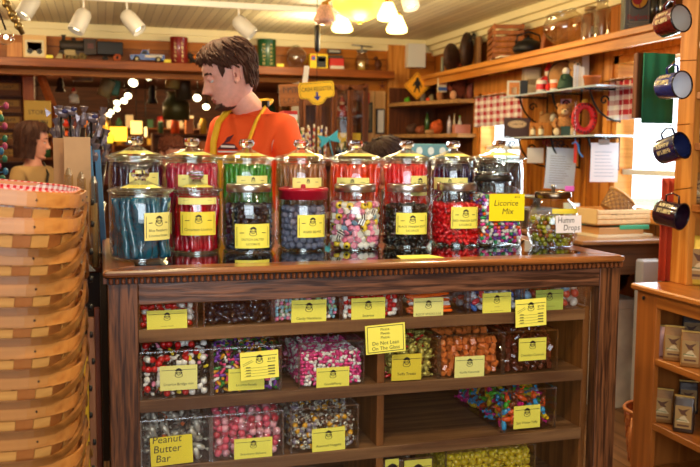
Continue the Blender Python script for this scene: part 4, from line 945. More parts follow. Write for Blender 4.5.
# pipe pole with small globe lamp
t = thing('pipe_lamp', 'old brass pipe lamp with clear round bulb hanging at the far left', 'lamp', (PV(3, 0, 4.0).x, 4.0, 2.349))
p0, p1 = PV(1, -6, 4.0), PV(23, 34, 4.0); o0 = Vector(t.location)
b = B().tube([p0 - o0, p1 - o0], .012, 10)
for f_ in (.25, .5, .62, .8): q_ = p0.lerp(p1, f_) - o0; b.ball(q_, .019, 0, 10, 6)
b.build('pipe', [M('#8f7440', .35, .8, bump=.4)], t)
q_ = PV(6, 37, 4.0) - o0; b = B().ball(q_, .034, 0, 20, 12); b.build('globe', [JG], t); b = B().ball(q_, .010, 0, 8, 6); b.build('filament', [LENS], t)
b = B().tube([q_ + Vector((0, 0, .03)), q_ + Vector((-.03, 0, .12)), p0 - o0], .004, 6); b.build('wire', [IRON], t)
# chandelier
CX, CY = UX(360, 4.8, 10), 4.8
t = thing('chandelier', 'ceiling lamp with glowing yellow glass bowl and flower-shaped glass shades around it', 'lamp', (CX, CY, 2.35))
AMB = M('#ffcf4a', .4, em=1.7, name='amber_glass_lit'); SHL = M('#ffe58a', .4, em=4.2, name='shade_glass_lit'); SHD = M('#d9a58a', .35, coat=.5, var=.2, bs=90, name='shade_glass_unlit')
b = B().lathe([(0, -.235), (.012, -.232), (.06, -.215), (.12, -.185), (.155, -.15), (.16, -.11), (.15, -.07), (.148, -.07), (.0, -.07)], 36); b.build('glass_bowl', [AMB], t)
b = B().lathe([(0, -.245), (.012, -.243), (.02, -.236), (.0, -.232)], 12); b.build('finial', [BRASS], t)
b = B().lathe([(0, -.02), (.07, -.02), (.08, 0), (0, 0)], 24); b.tube([(0, 0, 0), (0, 0, -.08)], .012, 8); b.shell([(.162, -.075), (.168, -.07), (.162, -.062), (.15, -.062)], 36); b.build('ceiling_plate', [BRASS], t)
for (px, py, lit) in ((325, 14, 0), (342, 23, 1), (388, 11, 1), (397, 24, 1), (372, -6, 1)):
    dv = {325: -.12, 342: .10, 388: -.14, 397: .02, 372: .2}[px]
    c = PV(px, py, CY + dv); o0 = c - Vector((CX, CY, 2.35))
    prof = [(.018, .05), (.03, .045), (.045, .01), (.062, -.03), (.06, -.045), (.04, -.055), (0, -.058)]
    bb = B(); n = 24; vs = []
    for (r_, z_) in prof: vs += [((r_ * (1 + .07 * math.cos(8 * 2 * PI * i / n) * (r_ > .03))) * math.cos(2 * PI * i / n), (r_ * (1 + .07 * math.cos(8 * 2 * PI * i / n) * (r_ > .03))) * math.sin(2 * PI * i / n), z_) for i in range(n)]
    bb.add(vs, [(j * n + i, j * n + (i + 1) % n, (j + 1) * n + (i + 1) % n, (j + 1) * n + i) for j in range(len(prof) - 1) for i in range(n)], 0, True)
    sh_ = bb.build('glass_shade', [SHL if lit else SHD], t, o0)
    B().lathe([(0, .07), (.02, .065), (.022, .045), (0, .045)], 12).build('socket', [BRASS], sh_)
    B().tube([o0 + Vector((0, 0, .065)), o0 * .6 + Vector((0, 0, .03)), Vector((0, 0, -.06))], .007, 6).build('arm', [BRASS], t)
light('POINT', 'chandelier_light', (CX, CY, 2.0), 14, (1, .78, .42), .1)
# hanging cash register sign
sx, sy = UX(317, 4.8, 60), 4.8
t = thing('hanging_sign', 'yellow CASH REGISTER sign with blue arrow hanging from the ceiling on a cord', 'sign', (sx, sy, 2.35))
zz = lambda py: PV(317, py, 4.8).z - 2.35
B().tube([(0, 0, 0), (0, 0, zz(85))], .002, 5).build('cord', [IRON], t)
B().tube([(0, 0, zz(25)), (.002, 0, zz(27)), (.002, 0, zz(50)), (0, 0, zz(52))], [.010, .018, .016, .008], 8).build('black_sleeve', [BLACK], t)
B().box(-.015, .015, -.002, .002, zz(85), zz(67)).build('white_strip', [M('#e9e0cc', .6)], t, None, (0, .12, 0))
w_, h = .105, .07
poly = [(-w_, h * .75), (-w_ + .01, h), (w_ - .01, h), (w_, h * .75), (w_, -h * .1), (w_ - .01, -h * .3), (.055, -h * .4), (.03, -h * .8), (0, -h * .9), (-.03, -h * .8), (-.055, -h * .4), (-w_ + .01, -h * .3), (-w_, -h * .1)]
b = B().prism([(p[0], p[1]) for p in poly], -.004, .004, 0)
for i in range(len(poly)): p, q_ = poly[i], poly[(i + 1) % len(poly)]; line(b, p[0] * .93, p[1] * .88, q_[0] * .93, q_[1] * .88, .0022, -.005, 1)
write(b, 'CASH REGISTER', 0, h * .25, .034, -.005, 1, .18)
b.add([(-.006, -.0052, .012), (.006, -.0052, .012), (.006, -.0052, -.018), (-.006, -.0052, -.018)], [(0, 3, 2, 1)], 2); b.add([(-.022, -.0053, -.014), (.022, -.0053, -.014), (0, -.0053, -.038)], [(0, 1, 2)], 2)
b.build('sign_board', [M('#f2c20c', .5), M('#4a3a12', .6), M('#1c2a86', .5)], t, (0, 0, zz(94)), (0, -.10, 0))
# ============================================================ BACK WALL, RIGHT PART
def on_wall(px0, px1, py0, py1, nm, words, cat, mat, deco=None, dp=.03, v=VB - .035):
    return sbx(px0, px1, py0, py1, v - dp, dp, '#ffffff', nm, words, cat, None, deco, mat)
on_wall(408, 426, 44, 67, 'wall_dispenser', 'white plastic box on the corner column beside the high shelf', 'dispenser', M('#e0dccf', .4), None, .08, VB - .04)
# crossing sign with the hairy walker
c = PV(417, 86, 6.78); s_ = .115
b = B().prism([(0, s_), (s_, 0), (0, -s_), (-s_, 0)], -.003, .003)
for k in range(4): a_, b_ = [(0, s_), (s_, 0), (0, -s_), (-s_, 0)][k], [(0, s_), (s_, 0), (0, -s_), (-s_, 0)][(k + 1) % 4]; line(b, a_[0] * .9, a_[1] * .9, b_[0] * .9, b_[1] * .9, .003, -.0036, 1)
fig_k = .92
fig = [(-.008, .075), (.012, .078), (.02, .06), (.018, .05), (.03, .04), (.042, .01), (.05, -.01), (.042, -.014), (.028, .008), (.022, .005), (.024, -.03), (.03, -.058), (.02, -.062), (.012, -.03), (.0, -.015), (-.012, -.035), (-.022, -.06), (-.036, -.056), (-.022, -.03), (-.016, .0), (-.02, .012), (-.036, -.006), (-.044, .0), (-.03, .03), (-.014, .048), (-.014, .062)]
b.prism([(p[0] * fig_k, p[1] * fig_k) for p in fig], -.0045, -.0032, 1)
b.box(.10, .26, -.002, .002, .02, .03, 1); one('crossing_sign', b, [M('#f0a416', .5), BLACK], 'orange diamond sign with black hairy walking figure below the wall shelf end', 'sign', (c.x, c.y, c.z), rot=(0, 0, 0))
on_wall(357.5, 373, 102.5, 132.5, 'framed_print', 'dark green framed print on the pale boards', 'picture', M('#26301c', .5), patch((.12, .88, .08, .92, '#6b5a32'), (.2, .8, .12, .4, '#a0875a'), (.3, .7, .5, .8, '#4a4a2a')))
on_wall(376.5, 385, 109, 134, 'framed_notice', 'narrow white notice in a dark frame on the pale boards', 'picture', M('#3a3a40', .5), patch((.14, .86, .06, .94, '#e6e2d6')))
on_wall(362, 370, 92.5, 103.5, 'red_box', 'small red box on the wall above the green framed print', 'box', M('#b01c14', .4), None, .07)
c = PV(382, 86, VB - .04); b = B()
for k in range(5): b.tube([(0, 0, 0), (.035 * math.cos(k * 1.26 + .3), -.01, .035 * math.sin(k * 1.26 + .3))], .004, 5)
b.ball((0, -.01, 0), .012); one('star_ornament', b, [M('#6b2a14', .5)], 'small dark spidery ornament on the pale boards', 'ornament', tuple(c))
# cabinet with tall dark doors between opening and pale boards
cu0, cu1 = UX(291, VB, 100), UX(358, VB, 100)
t = thing('glazed_cabinet', 'tall dark brown cabinet with glazed doors behind the hanging sign', 'cabinet', ((cu0 + cu1) / 2, 6.985, 0)); w_ = (cu1 - cu0) / 2
b = B(); b.box(-w_, w_, .1, .14, 0, 1.94); b.box(-w_, -w_ + .03, -.14, .1, 0, 1.94); b.box(w_ - .03, w_, -.14, .1, 0, 1.94); b.box(-w_, w_, -.14, .1, 1.2, 1.24); b.build('body', [DARKWZ], t)
for i in range(4):
    x0 = -w_ + .03 + i * (2 * w_ - .06) / 4; x1 = x0 + (2 * w_ - .06) / 4 - .006
    b = B(); b.box(x0, x0 + .02, -.165, -.142, 1.26, 1.9); b.box(x1 - .02, x1, -.165, -.142, 1.26, 1.9); b.box(x0, x1, -.165, -.142, 1.88, 1.92); b.box(x0, x1, -.165, -.142, 1.24, 1.28); d_ = b.build('door', [wood('cabinet_stain', '#4a2410', '#7a4420', 2, 1, .4)], t); B().box(x0 + .02, x1 - .02, -.155, -.150, 1.28, 1.88).build('pane', [WG], d_)
for i in range(8): sbx(306 + i * 5, 310 + i * 5, 112 + (i % 3) * 6, 138, 6.93, .05, ['#a06a3a', '#c9b48a', '#7a2a1c', '#3a4a3a'][i % 4], 'cabinet_bottle', 'narrow %s packet standing in the glazed cabinet' % ['tan', 'cream', 'dark red', 'dark green'][i % 4], 'packet', 1.241)['group'] = 'packets in the glazed cabinet'
b = B().box(-.16, .16, -.012, .012, -.09, .09, 0, bev=.004); scribble(b, 0, .02, .26, .045, -.0135, 1, 7); scribble(b, -.04, -.06, .18, .035, -.0135, 1, 5)
c = PV(300, 92, 6.8); one('wooden_sign', b, [wood('sign_board_wood', '#6b3a18', '#93592a', 0, 1, .5), M('#2a1608', .6)], 'brown wooden board with dark lettering behind the hanging yellow sign', 'sign', (c.x, 6.86, c.z - .02), rot=(0, -.06, 0))
# bracket with santa
c = PV(342, 117, VB - .1)
one('bracket_shelf', B().box(-.07, .07, -.06, .13, -.02, 0, bev=.003), [DARKW], 'tiny dark bracket shelf holding a red capped figure', 'shelf', (c.x, VB - .1, c.z))
def figure(nm, words, cat, loc, s_, body, head='#d9a27a', hat=None, rz=0, trim=None):
    t = thing(nm, words, cat, loc, rz); k = s_
    B().lathe([(0, 0), (.30 * k, 0), (.33 * k, .06 * k), (.26 * k, .35 * k), (.14 * k, .58 * k), (.0, .62 * k)], 14).build('robe', [M(body, .7)], t)
    B().ball((0, 0, .70 * k), .14 * k, 0, 12, 8).build('head', [M(head, .6)], t)
    if hat: B().lathe([(.15 * k, .74 * k), (.13 * k, .82 * k), (.03 * k, 1.0 * k), (0, 1.02 * k)], 12).build('hat', [M(hat, .7)], t)
    for q_ in (-1, 1): B().tube([(q_ * .16 * k, 0, .52 * k), (q_ * .26 * k, -.08 * k, .36 * k), (q_ * .12 * k, -.2 * k, .32 * k)], .06 * k, 6).build('arm', [M(trim or body, .7)], t)
    return t
figure('santa_figure', 'little red capped figure on the tiny bracket shelf', 'figurine', (c.x, VB - .10, c.z + .001), .17, '#a01c18', '#e0b48a', '#b0180e', trim='#d8cdb8')
# yellow paper and things below
on_wall(335, 361, 133, 150, 'paper_sheet', 'yellow paper sheet tacked below the glazed cabinet', 'paper', M('#e0b82a', .6), None, .004, 6.9)
# rack of candy sticks in tubes
RC = ['#c23a2a', '#2a8a4a', '#e0c23a', '#3a5ab0', '#d8d0c0', '#c9701c', '#8a3a8a']
tu = UX(315, 5.9, 150); zt = PV(315, 152, 5.9).z
one('counter_table', B().box(tu - .35, tu + .5, 5.7, 6.3, zt - .10, zt - .06, bev=.004).box(tu - .3, tu + .45, 5.75, 6.25, 0, zt - .10), [DARKW], 'dark back counter carrying the tubes of candy sticks', 'counter')
for i in range(14):
    x = 299 + i * 2.1 + random.uniform(-.4, .4); u = UX(x, 5.9, 140); h = random.uniform(.18, .26); col = RC[i % 7]
    b = B()
    for k in range(10): b.lathe([(.006, h * k / 10), (.006, h * (k + 1) / 10)], 8, k % 2)
    b.lathe([(0, h), (.006, h)], 8)
    one('candy_cane_stick', b, [M(col, .4), M('#e8dcc4', .4)], 'striped %s candy stick standing on the dark back counter' % ['red', 'green', 'yellow', 'blue', 'grey', 'orange', 'purple'][i % 7], 'candy stick', (u, 5.9 + (i % 3) * .03, zt - .0595), group='candy sticks on the back counter', rot=(random.uniform(-.06, .06), random.uniform(-.08, .08), 0))
c = PV(329, 139, 5.8); b = B()
for q_ in (-1, 1): b.prism([(0, -.01), (q_ * .075, -.045), (q_ * .06, 0), (q_ * .075, .045), (0, .01)], -.012, .012)
b.ball((0, 0, 0), (.016, .016, .018)); b.tube([(0, 0, 0), (0, 0, zt - .06 - c.z)], .004, 6)
one('ribbon_bow', b, [M('#2f9fc4', .6)], 'turquoise ribbon bow on a stick beside the candy sticks', 'bow', tuple(c), rot=(0, -.25, 0))
def bottle(nm, words, cat, px, pyb, h, r_, col, v=None, z=None, u=None, cap=None, g=None, glassy=False):
    c = PV(px, pyb, v) if u is None else PU(px, pyb, u)
    t = thing(nm, words, cat, (c.x, c.y, c.z if z is None else z), 0, g)
    B().lathe([(0, 0), (r_, 0), (r_, h * .6), (r_ * .85, h * .68), (r_ * .38, h * .78), (r_ * .36, h * .93), (0, h * .93)], 14).build('bottle_body', [M(col, .2, coat=.6) if not glassy else JG], t)
    B().lathe([(0, h * .92), (r_ * .42, h * .92), (r_ * .42, h), (0, h)], 12).build('cap', [M(cap or '#1a1a1a', .4)], t)
    return t
for (px, col, cn) in ((338, '#1c1c14', 'black'), (345, '#23301c', 'dark green'), (352, '#3a1a10', 'dark brown'), (366, '#1a1a1a', 'squat black'), (375, '#2a2a22', 'squat dark grey')):
    bottle('bottle', '%s bottle on the dark back counter below the yellow paper' % cn, 'bottle', px, 150, .14, .022 + .012 * (px > 360), col, 6.0, zt - .0595)
# slab shelves in the corner
def corner_slab(z, words, x0=2.42):
    b = B().prism([(x0, VB - .05), (x0 + .02, 6.86), (2.58, 6.55), (2.70, 6.22), (2.865, 6.18), (2.865, VB - .05)], z - .03, z, plane='xy')
    o = one('slab_shelf', b, [wood('slab_wood', '#8a6238', '#b98a52', 0, 1, .6)], words, 'shelf'); return o
Z1, Z2 = PV(440, 101, 6.55).z, PV(440, 134, 6.55).z
corner_slab(Z1, 'upper rough slab shelf in the corner with a plush animal on it'); corner_slab(Z2, 'lower rough slab shelf in the corner under the plush animal')
b = B().box(2.43, 2.865, VB - .052, VB - .041, .9, 1.93); b.box(2.855, 2.866, 6.17, VB - .05, .9, 1.93); one('dark_backing', b, [DARKWZ], 'dark brown boards lining the corner behind the slab shelves', 'boards')
def plush(nm, words, loc, s_, col, muz, rz=0, sit=True):
    t = thing(nm, words, 'plush toy', loc, rz); m_ = M(col, .95, bump=1, bs=120, var=.25); m2 = M(muz, .95, bump=1, bs=120)
    B().ball((0, 0, .34 * s_), (.27 * s_, .22 * s_, .34 * s_), 0, 16, 10).build('body', [m_], t)
    h = B().ball((0, -.04 * s_, .80 * s_), (.23 * s_, .21 * s_, .22 * s_), 0, 16, 10); hd = h.build('head', [m_], t)
    for q_ in (-1, 1):
        B().ball((q_ * .18 * s_, 0, .98 * s_), (.08 * s_, .05 * s_, .08 * s_), 0, 10, 6).build('ear', [m_], hd)
        B().ball((q_ * .08 * s_, -.235 * s_, .85 * s_), .022 * s_, 0, 8, 6).build('eye', [BLACK], hd)
        B().tube([(q_ * .22 * s_, -.05 * s_, .52 * s_), (q_ * .32 * s_, -.14 * s_, .36 * s_), (q_ * .24 * s_, -.28 * s_, .26 * s_)], [.09 * s_, .08 * s_, .075 * s_], 8).build('arm', [m_], t)
        B().tube([(q_ * .16 * s_, -.05 * s_, .12 * s_), (q_ * .22 * s_, -.28 * s_, .10 * s_), (q_ * .25 * s_, -.42 * s_, .12 * s_)], [.12 * s_, .11 * s_, .10 * s_], 8).build('leg', [m_], t)
        B().ball((q_ * .25 * s_, -.46 * s_, .13 * s_), (.10 * s_, .05 * s_, .12 * s_), 0, 10, 6).build('foot_pad', [m2], t)
    B().ball((0, -.22 * s_, .76 * s_), (.11 * s_, .10 * s_, .09 * s_), 0, 10, 7).build('muzzle', [m2], hd); B().ball((0, -.32 * s_, .79 * s_), .03 * s_, 0, 8, 6).build('nose', [BLACK], hd)
    return t
plush('plush_animal', 'large brown plush animal with pale muzzle sitting on the upper slab shelf', (UX(459, 6.5, 90), 6.5, Z1 + .001), .30, '#7a3416', '#d9a070', -.2)
def lump(nm, words, cat, px, v, z, r_, col, sh=(1, 1, 1), rz=0, g=None):
    b = B().ball((0, 0, r_ * sh[2]), (r_ * sh[0], r_ * sh[1], r_ * sh[2]), 0, 14, 9); b.ball((r_ * .3 * sh[0], -r_ * .2, r_ * 1.7 * sh[2]), (r_ * .5 * sh[0], r_ * .5 * sh[1], r_ * .45 * sh[2]), 0, 10, 7)
    return one(nm, b, [M(col, .7, bump=.5, bs=60, var=.2)], words, cat, (UX(px, v, 100), v, z + .0005), rz, g)
sbx(438, 447, 78, 92, 6.45, .02, '#d8c8a0', 'photo_card', 'small pale card with blue band leaning beside the plush animal', 'card', None, patch((0, 1, .1, .35, '#3a5a9a'), (.1, .9, .5, .9, '#c98a5a')))
lump('wood_cone', 'tan carved wooden cone left of the plush animal', 'carving', 440, 6.62, Z1, .045, '#b5713a', (.7, .7, 1.2)); lump('wood_cone', 'dark carved lump right of the plush animal', 'carving', 470, 6.3, Z1, .04, '#7a3a2c', (.7, .7, 1.6))
lump('orange_pumpkin', 'tiny orange pumpkin on the upper slab shelf', 'pumpkin', 428, 6.75, Z1, .018, '#e8501a'); lump('green_ring_toy', 'small bright green toy at the left end of the upper slab shelf', 'toy', 407, 7.03, Z1, .026, '#5cae1c')
lump('stone_figure', 'small grey figure left of the tiny orange pumpkin', 'figurine', 423, 6.9, Z1, .032, '#8a7a60', (.8, .8, 1.2)); lump('cream_figure', 'small cream figure beside the tiny pumpkin', 'figurine', 431, 6.9, Z1, .028, '#c9b070', (.8, .8, 1.3))
lump('carved_bear', 'dark carved bear at the left of the lower slab shelf', 'carving', 412, 6.95, Z2, .05, '#4a2a14', (1.1, .8, .9)); lump('carved_bear', 'reddish carved animal on the lower slab shelf beside the green tube', 'carving', 421, 6.85, Z2, .045, '#8a4420', (1.1, .8, .8))
lump('orange_plush', 'fluffy orange plush toy on the lower slab shelf', 'plush toy', 437, 6.7, Z2, .058, '#c9561a', (1, .8, 1)); lump('carved_log', 'pale carved log piece before the orange plush', 'carving', 430, 6.62, Z2, .03, '#b98a5a', (1.4, .7, .6))
bottle('green_tube', 'leaning dark green tube on the lower slab shelf', 'tube', 427, 134, .19, .022, '#3a5a2a', 6.8, Z2 + .0005); bottle('white_bottle', 'white bottle with dark cap on the lower slab shelf', 'bottle', 449, 134, .16, .017, '#ddd0d8', 6.6, Z2 + .0005)
bottle('cream_bottle', 'slim cream bottle on the lower slab shelf', 'bottle', 454, 134, .17, .012, '#c9b890', 6.58, Z2 + .0005, cap='#c9b890'); bottle('green_bottle', 'bottle with a lime green cap on the lower slab shelf', 'bottle', 459.5, 134, .15, .017, '#d8d8c0', 6.5, Z2 + .0005, cap='#6ac02a')
sbx(455, 471, 126, 135, 6.3, .06, '#c98068', 'pink_box', 'salmon pink box at the right of the lower slab shelf', 'box', Z2 + .0005)
# ============================================================ RIGHT WALL
RS = PU(600, 36, 2.62).z + .0
b = B().box(2.60, UW, 3.05, VB, RS - .035, RS, bev=.004); b.box(2.625, 2.65, 3.05, VB, RS - .085, RS - .035)
one('wall_shelf', b, [PINEY], 'long orange wood shelf high along the window wall, kettle and glass jars on it', 'shelf')
RS += .0006
def onU(px, u): return VY(px, u, 50)
# wire rack, dark baskets, crate, kettle, plate, bowl, jars, tin
def slat_crate(nm, words, loc, w_, d_, h, rz, m_, n=5, vert=False):
    t = thing(nm, words, 'crate', loc, rz); b = B()
    for (x, y) in ((-1, -1), (1, -1), (-1, 1), (1, 1)): b.box(x * w_ / 2 - .012 * (x > 0), x * w_ / 2 + .012 * (x < 0), y * d_ / 2 - .012 * (y > 0), y * d_ / 2 + .012 * (y < 0), 0, h)
    b.build('corner_stile', [m_], t)
    for i in range(n):
        z0 = h * (i + .12) / n; z1 = h * (i + .82) / n; b = B()
        b.box(-w_ / 2 - .004, w_ / 2 + .004, -d_ / 2 - .006, -d_ / 2, z0, z1); b.box(-w_ / 2 - .004, w_ / 2 + .004, d_ / 2, d_ / 2 + .006, z0, z1); b.box(-w_ / 2 - .006, -w_ / 2, -d_ / 2, d_ / 2, z0, z1); b.box(w_ / 2, w_ / 2 + .006, -d_ / 2, d_ / 2, z0, z1)
        b.build('slat', [m_], t)
    B().box(-w_ / 2, w_ / 2, -d_ / 2, d_ / 2, 0, .006).build('bottom', [m_], t); return t
# muffin rack
v0 = onU(435, 2.68)
t = thing('metal_rack', 'greenish metal pan with square cups leaning at the corner end of the wall shelf', 'pan', (2.70, v0 - .1, RS), 1.2)
b = B(); b.box(-.19, .19, -.006, .006, 0, .125)
for i in range(6):
    for j in range(2): b.box(-.175 + i * .06, -.130 + i * .06, -.02, -.006, .012 + j * .056, .056 + j * .056, 1)
b.build('pan', [M('#7d7a58', .5, .4), M('#453c26', .6)], t)
def obox(nm, words, cat, px, u, w_, d_, h, mat, rz=0, tilt=0, z=None):
    v = onU(px, u); b = B().box(-w_ / 2, w_ / 2, -d_ / 2, d_ / 2, 0, h, bev=.006)
    return one(nm, b, [mat], words, cat, (u, v, RS if z is None else z), rot=(0, tilt, rz))
DB = M('#4a2c18', .7, bump=.8, bs=50, var=.4)
t = thing('wooden_bowl', 'dark carved wooden dough bowl leaning on the wall shelf near the corner', 'bowl', (2.74, onU(452, 2.74), RS), .9)
B().ball((0, 0, .12), (.19, .05, .12), 0, 18, 10).build('bowl', [DB], t)
t = thing('wooden_bowl', 'larger dark brown wooden bowl standing on edge left of the slatted crate', 'bowl', (2.74, onU(467, 2.74), RS), 1.0)
B().ball((0, 0, .145), (.16, .05, .145), 0, 18, 10).build('bowl', [M('#38200f', .6, bump=.5, bs=40, var=.3)], t); b = B().tube([(-.11, -.03, .2), (-.04, -.055, .27), (.06, -.055, .26)], .008, 6).build('rim_handle', [DK2], t)
obox('washboard', 'old brown washboard leaning between bowl and slatted crate', 'washboard', 478, 2.76, .16, .03, .23, wood('washboard_wood', '#5a3a20', '#94683a', 2, 1, .6), 1.3)
slat_crate('wooden_crate', 'brown slatted wooden crate on the wall shelf left of the kettle', (2.72, onU(505, 2.72), RS), .30, .20, .235, 1.25, wood('crate_wood', '#7a4420', '#b06a34', 0, 1.2, .5), 6)
one('shelf_paper', B().box(-.11, .11, -.07, .07, 0, .010), [M('#d8cdb4', .5)], 'flat pale tray lying at the shelf edge under the slatted crate', 'tray', (2.66, onU(499, 2.62) - .02, RS), 1.45)
t = thing('iron_kettle', 'black iron kettle with spout on the wall shelf', 'kettle', (2.71, onU(528, 2.71), RS), -.5)
B().lathe([(0, 0), (.07, 0), (.098, .03), (.1, .055), (.07, .09), (.04, .10), (0, .102)], 22).build('kettle_body', [IRON], t); B().lathe([(0, .10), (.038, .10), (.03, .112), (.008, .115), (.01, .13), (0, .132)], 14).build('lid', [IRON], t)
B().tube([(.085, 0, .045), (.12, 0, .07), (.15, 0, .10)], [.02, .014, .010], 8).build('spout', [IRON], t)
B().tube([(-.08, 0, .08), (-.07, 0, .13), (0, 0, .155), (.07, 0, .13), (.08, 0, .08)], .006, 6).build('handle', [IRON], t)
obox('book', 'small brown book leaning right of the kettle', 'book', 545, 2.70, .09, .03, .10, M('#8a4a20', .6), .5, .25)
t = thing('fish_bowl', 'big round glass bowl lying tilted on the wall shelf', 'glass bowl', (2.70, onU(567, 2.70), RS), .3)
b = B(); pr = [(.06, .0), (.085, .01), (.12, .06), (.125, .1), (.11, .14), (.085, .165), (.09, .175)]; b.shell(pr, 30, 0, Tm((0, 0, .03), (0, -.35, 0))); b.lathe([(0, .004), (.06, 0)], 20, 1, Tm((0, 0, .03), (0, -.35, 0))); b.tube([Tm((0, 0, .03), (0, -.35, 0)) @ Vector((.09 * math.cos(a_ / 5), .09 * math.sin(a_ / 5), .175)) for a_ in range(33)], .004, 5, 1); b.tube([(.05, 0, .03), (.05, 0, 0)], .02, 8, 1)
b.build('bowl', [glass('old_glass'), glass('thick_glass')], t)
for px, h, w_, nm in ((589, .19, .05, 'jar with a cork and a paper tag'), (601, .22, .048, 'tall jar with a glass stopper')):
    t = thing('storage_jar', 'clear %s left of the rooster tin' % nm, 'glass jar', (2.68, onU(px, 2.68), RS))
    b = B().shell([(w_, 0), (w_, h * .7), (w_ * .6, h * .82), (w_ * .6, h * .92)], 20); b.lathe([(0, .004), (w_, 0)], 16, 1); b.build('jar_body', [glass('old_glass'), glass('thick_glass')], t)
    B().lathe([(0, h * .9), (w_ * .66, h * .9), (w_ * .6, h), (0, h * 1.02)], 14).build('stopper', [M('#a8824a', .6) if px < 595 else glass('thick_glass')], t)
    if px < 595: B().box(-.022, .022, -w_ - .002, -w_ - .001, .03, .075).build('tag', [M('#d8d0b0', .6)], t)
# rooster tin: face towards the camera side
v0 = onU(629, 2.66)
t = thing('rooster_tin', 'grey square tin with a red rooster and red lettering on the wall shelf', 'tin', (2.70, v0, RS), -PI / 2 + .95 + .2)
b = B().box(-.075, .075, -.05, .05, 0, .24, bev=.005); b.build('tin_body', [M('#6f726a', .4, .3)], t)
d = B(); y = -.0512
disc(d, 0, .155, .045, .05, y, 0, 20); ring(d, 0, .155, .047, .052, .008, y - .0004, 3, 20)
for q_ in ((-.01, .15, .024, .022), (.016, .178, .011, .013), (-.03, .17, .013, .022)): disc(d, q_[0], q_[1], q_[2], q_[3], y - .0008, 1, 12)
line(d, 0, .135, .004, .11, .005, y - .0008, 1); write(d, 'Bugletta', 0, .055, .036, y, 1, .125); line(d, -.06, .03, .06, .03, .003, y, 2); line(d, -.05, .02, .05, .02, .004, y, 2); ring(d, 0, .12, .068, .115, .003, y, 2, 4, PI / 4, PI / 4 + 2 * PI)
d.build('printed_front', [M('#e0a81e', .5), M('#b3201a', .5), M('#b8b090', .5), M('#2a2a2a', .5)], t)
for px, w_ in ((655, 'first'), (664, 'second')):
    t = thing('bottle_row', 'dark glass bottle behind the red mug, %s from the rooster tin' % w_, 'bottle', (2.76, onU(px, 2.76), RS)); B().lathe([(0, 0), (.035, 0), (.035, .16), (.012, .2), (.012, .25), (0, .25)], 14).build('bottle_body', [M('#2a2a1e', .2, coat=.5)], t)
# yellow wall sign
def wall_card(nm, words, cat, v0, v1, z0, z1, mats, fn=None, x=UW - .004):
    """flat card on the right wall facing -x; drawn with its own x running towards -y"""
    w_, h = abs(v1 - v0), z1 - z0; b = B().box(-w_ / 2, w_ / 2, -.001, .001, 0, h)
    if fn: fn(b, w_, h, -.0016)
    return one(nm, b, mats, words, cat, (x, (v0 + v1) / 2, z0), rot=(0, 0, -PI / 2))
c0, c1 = PU(490, 82, UW), PU(510, 63, UW)
def yfn(b, w_, h, y): write(b, 'SHOP 24/7', 0, h * .66, h * .24, y, 1, w_ * .86); write(b, 'on the WEB', 0, h * .38, h * .2, y, 1, w_ * .8); line(b, -w_ * .4, h * .16, w_ * .4, h * .16, h * .04, y)
wall_card('web_sign', 'yellow sign with dark lettering on the wall above the gingham curtain', 'sign', c0.y, c1.y, c0.z, c1.z, [M('#e8c832', .6), INK], yfn, UW - .012)
# gingham valances
GING = checker('gingham', '#f4eee4', '#b3202c', 9)
def valance(nm, words, v0, v1, z0, z1, x):
    b = B(); n = 60; b.uv = []
    for i in range(n + 1):
        f = i / n; v = v0 + (v1 - v0) * f
        for k in range(7):
            g = k / 6; off = .006 + .012 * (1 - g * .4) * math.sin(f * 44 + .6 * g) ; b.v.append((x + off, v, z0 + (z1 - z0) * g)); b.uv.append((f * (abs(v1 - v0) / .5), (z1 - z0) * g / .5))
    for i in range(n):
        for k in range(6): b.f.append([i * 7 + k, (i + 1) * 7 + k, (i + 1) * 7 + k + 1, i * 7 + k + 1]); b.m.append(0); b.s.append(True)
    r_ = one(nm, b, [GING], words, 'curtain'); md = r_.modifiers.new('cloth', 'SOLIDIFY'); md.thickness = .002
    t_ = B().tube([(x, v0 - .03, z1 - .01), (x, v1 + .03, z1 - .01)], .006, 8).build('curtain_rod', [BRASS], r_)
valance('gingham_valance', 'red and white gingham valance over the far window', 5.42, 6.20, 1.575, 1.81, UW - .045)
valance('gingham_valance', 'red and white gingham valance over the near window, partly behind green cloth', 3.86, 4.36, 1.565, 1.80, UW - .045)
# glass wall shelves with scroll brackets
GS1, GS2 = PU(560, 89, 2.6).z, PU(560, 135.5, 2.6).z; GV0, GV1 = 4.12, 5.28
SG = M('#b4c2ca', .15, coat=.6, name='frosted_shelf_glass')
for z, w_, v1_ in ((GS1, 'upper', GV1), (GS2, 'lower', GV1)):
    t = thing('glass_shelf', '%s glass wall shelf with black scroll brackets between the windows' % w_, 'shelf', (2.735, (GV0 + GV1) / 2, z))
    B().box(-.135, .13, GV0 - (GV0 + GV1) / 2, GV1 - (GV0 + GV1) / 2, -.010, 0).build('shelf_pane', [SG], t)
    for q_ in (-.42, 0, .42):
        b = B(); b.tube([(.125, q_, -.012), (-.11, q_, -.012)], .005, 6); b.tube([(.128, q_, -.01), (.128, q_, -.2)], .005, 6)
        b.tube([(.125 - .20 * math.sin(i / 12 * 1.5) + .0, q_, -.19 + .165 * (1 - math.cos(i / 12 * 1.7))) for i in range(13)], .006, 6)
        b.tube([(.02 + .03 * math.cos(i * .55) * (1 - i / 16), q_, -.075 + .03 * math.sin(i * .55) * (1 - i / 16)) for i in range(14)], .005, 6); b.build('bracket', [IRON], t)
def sU(px, z, u=2.70):
    """spot on a wall shelf plane (height z) seen in column px"""
    return (u, VY(px, u, 100), z + .0006)
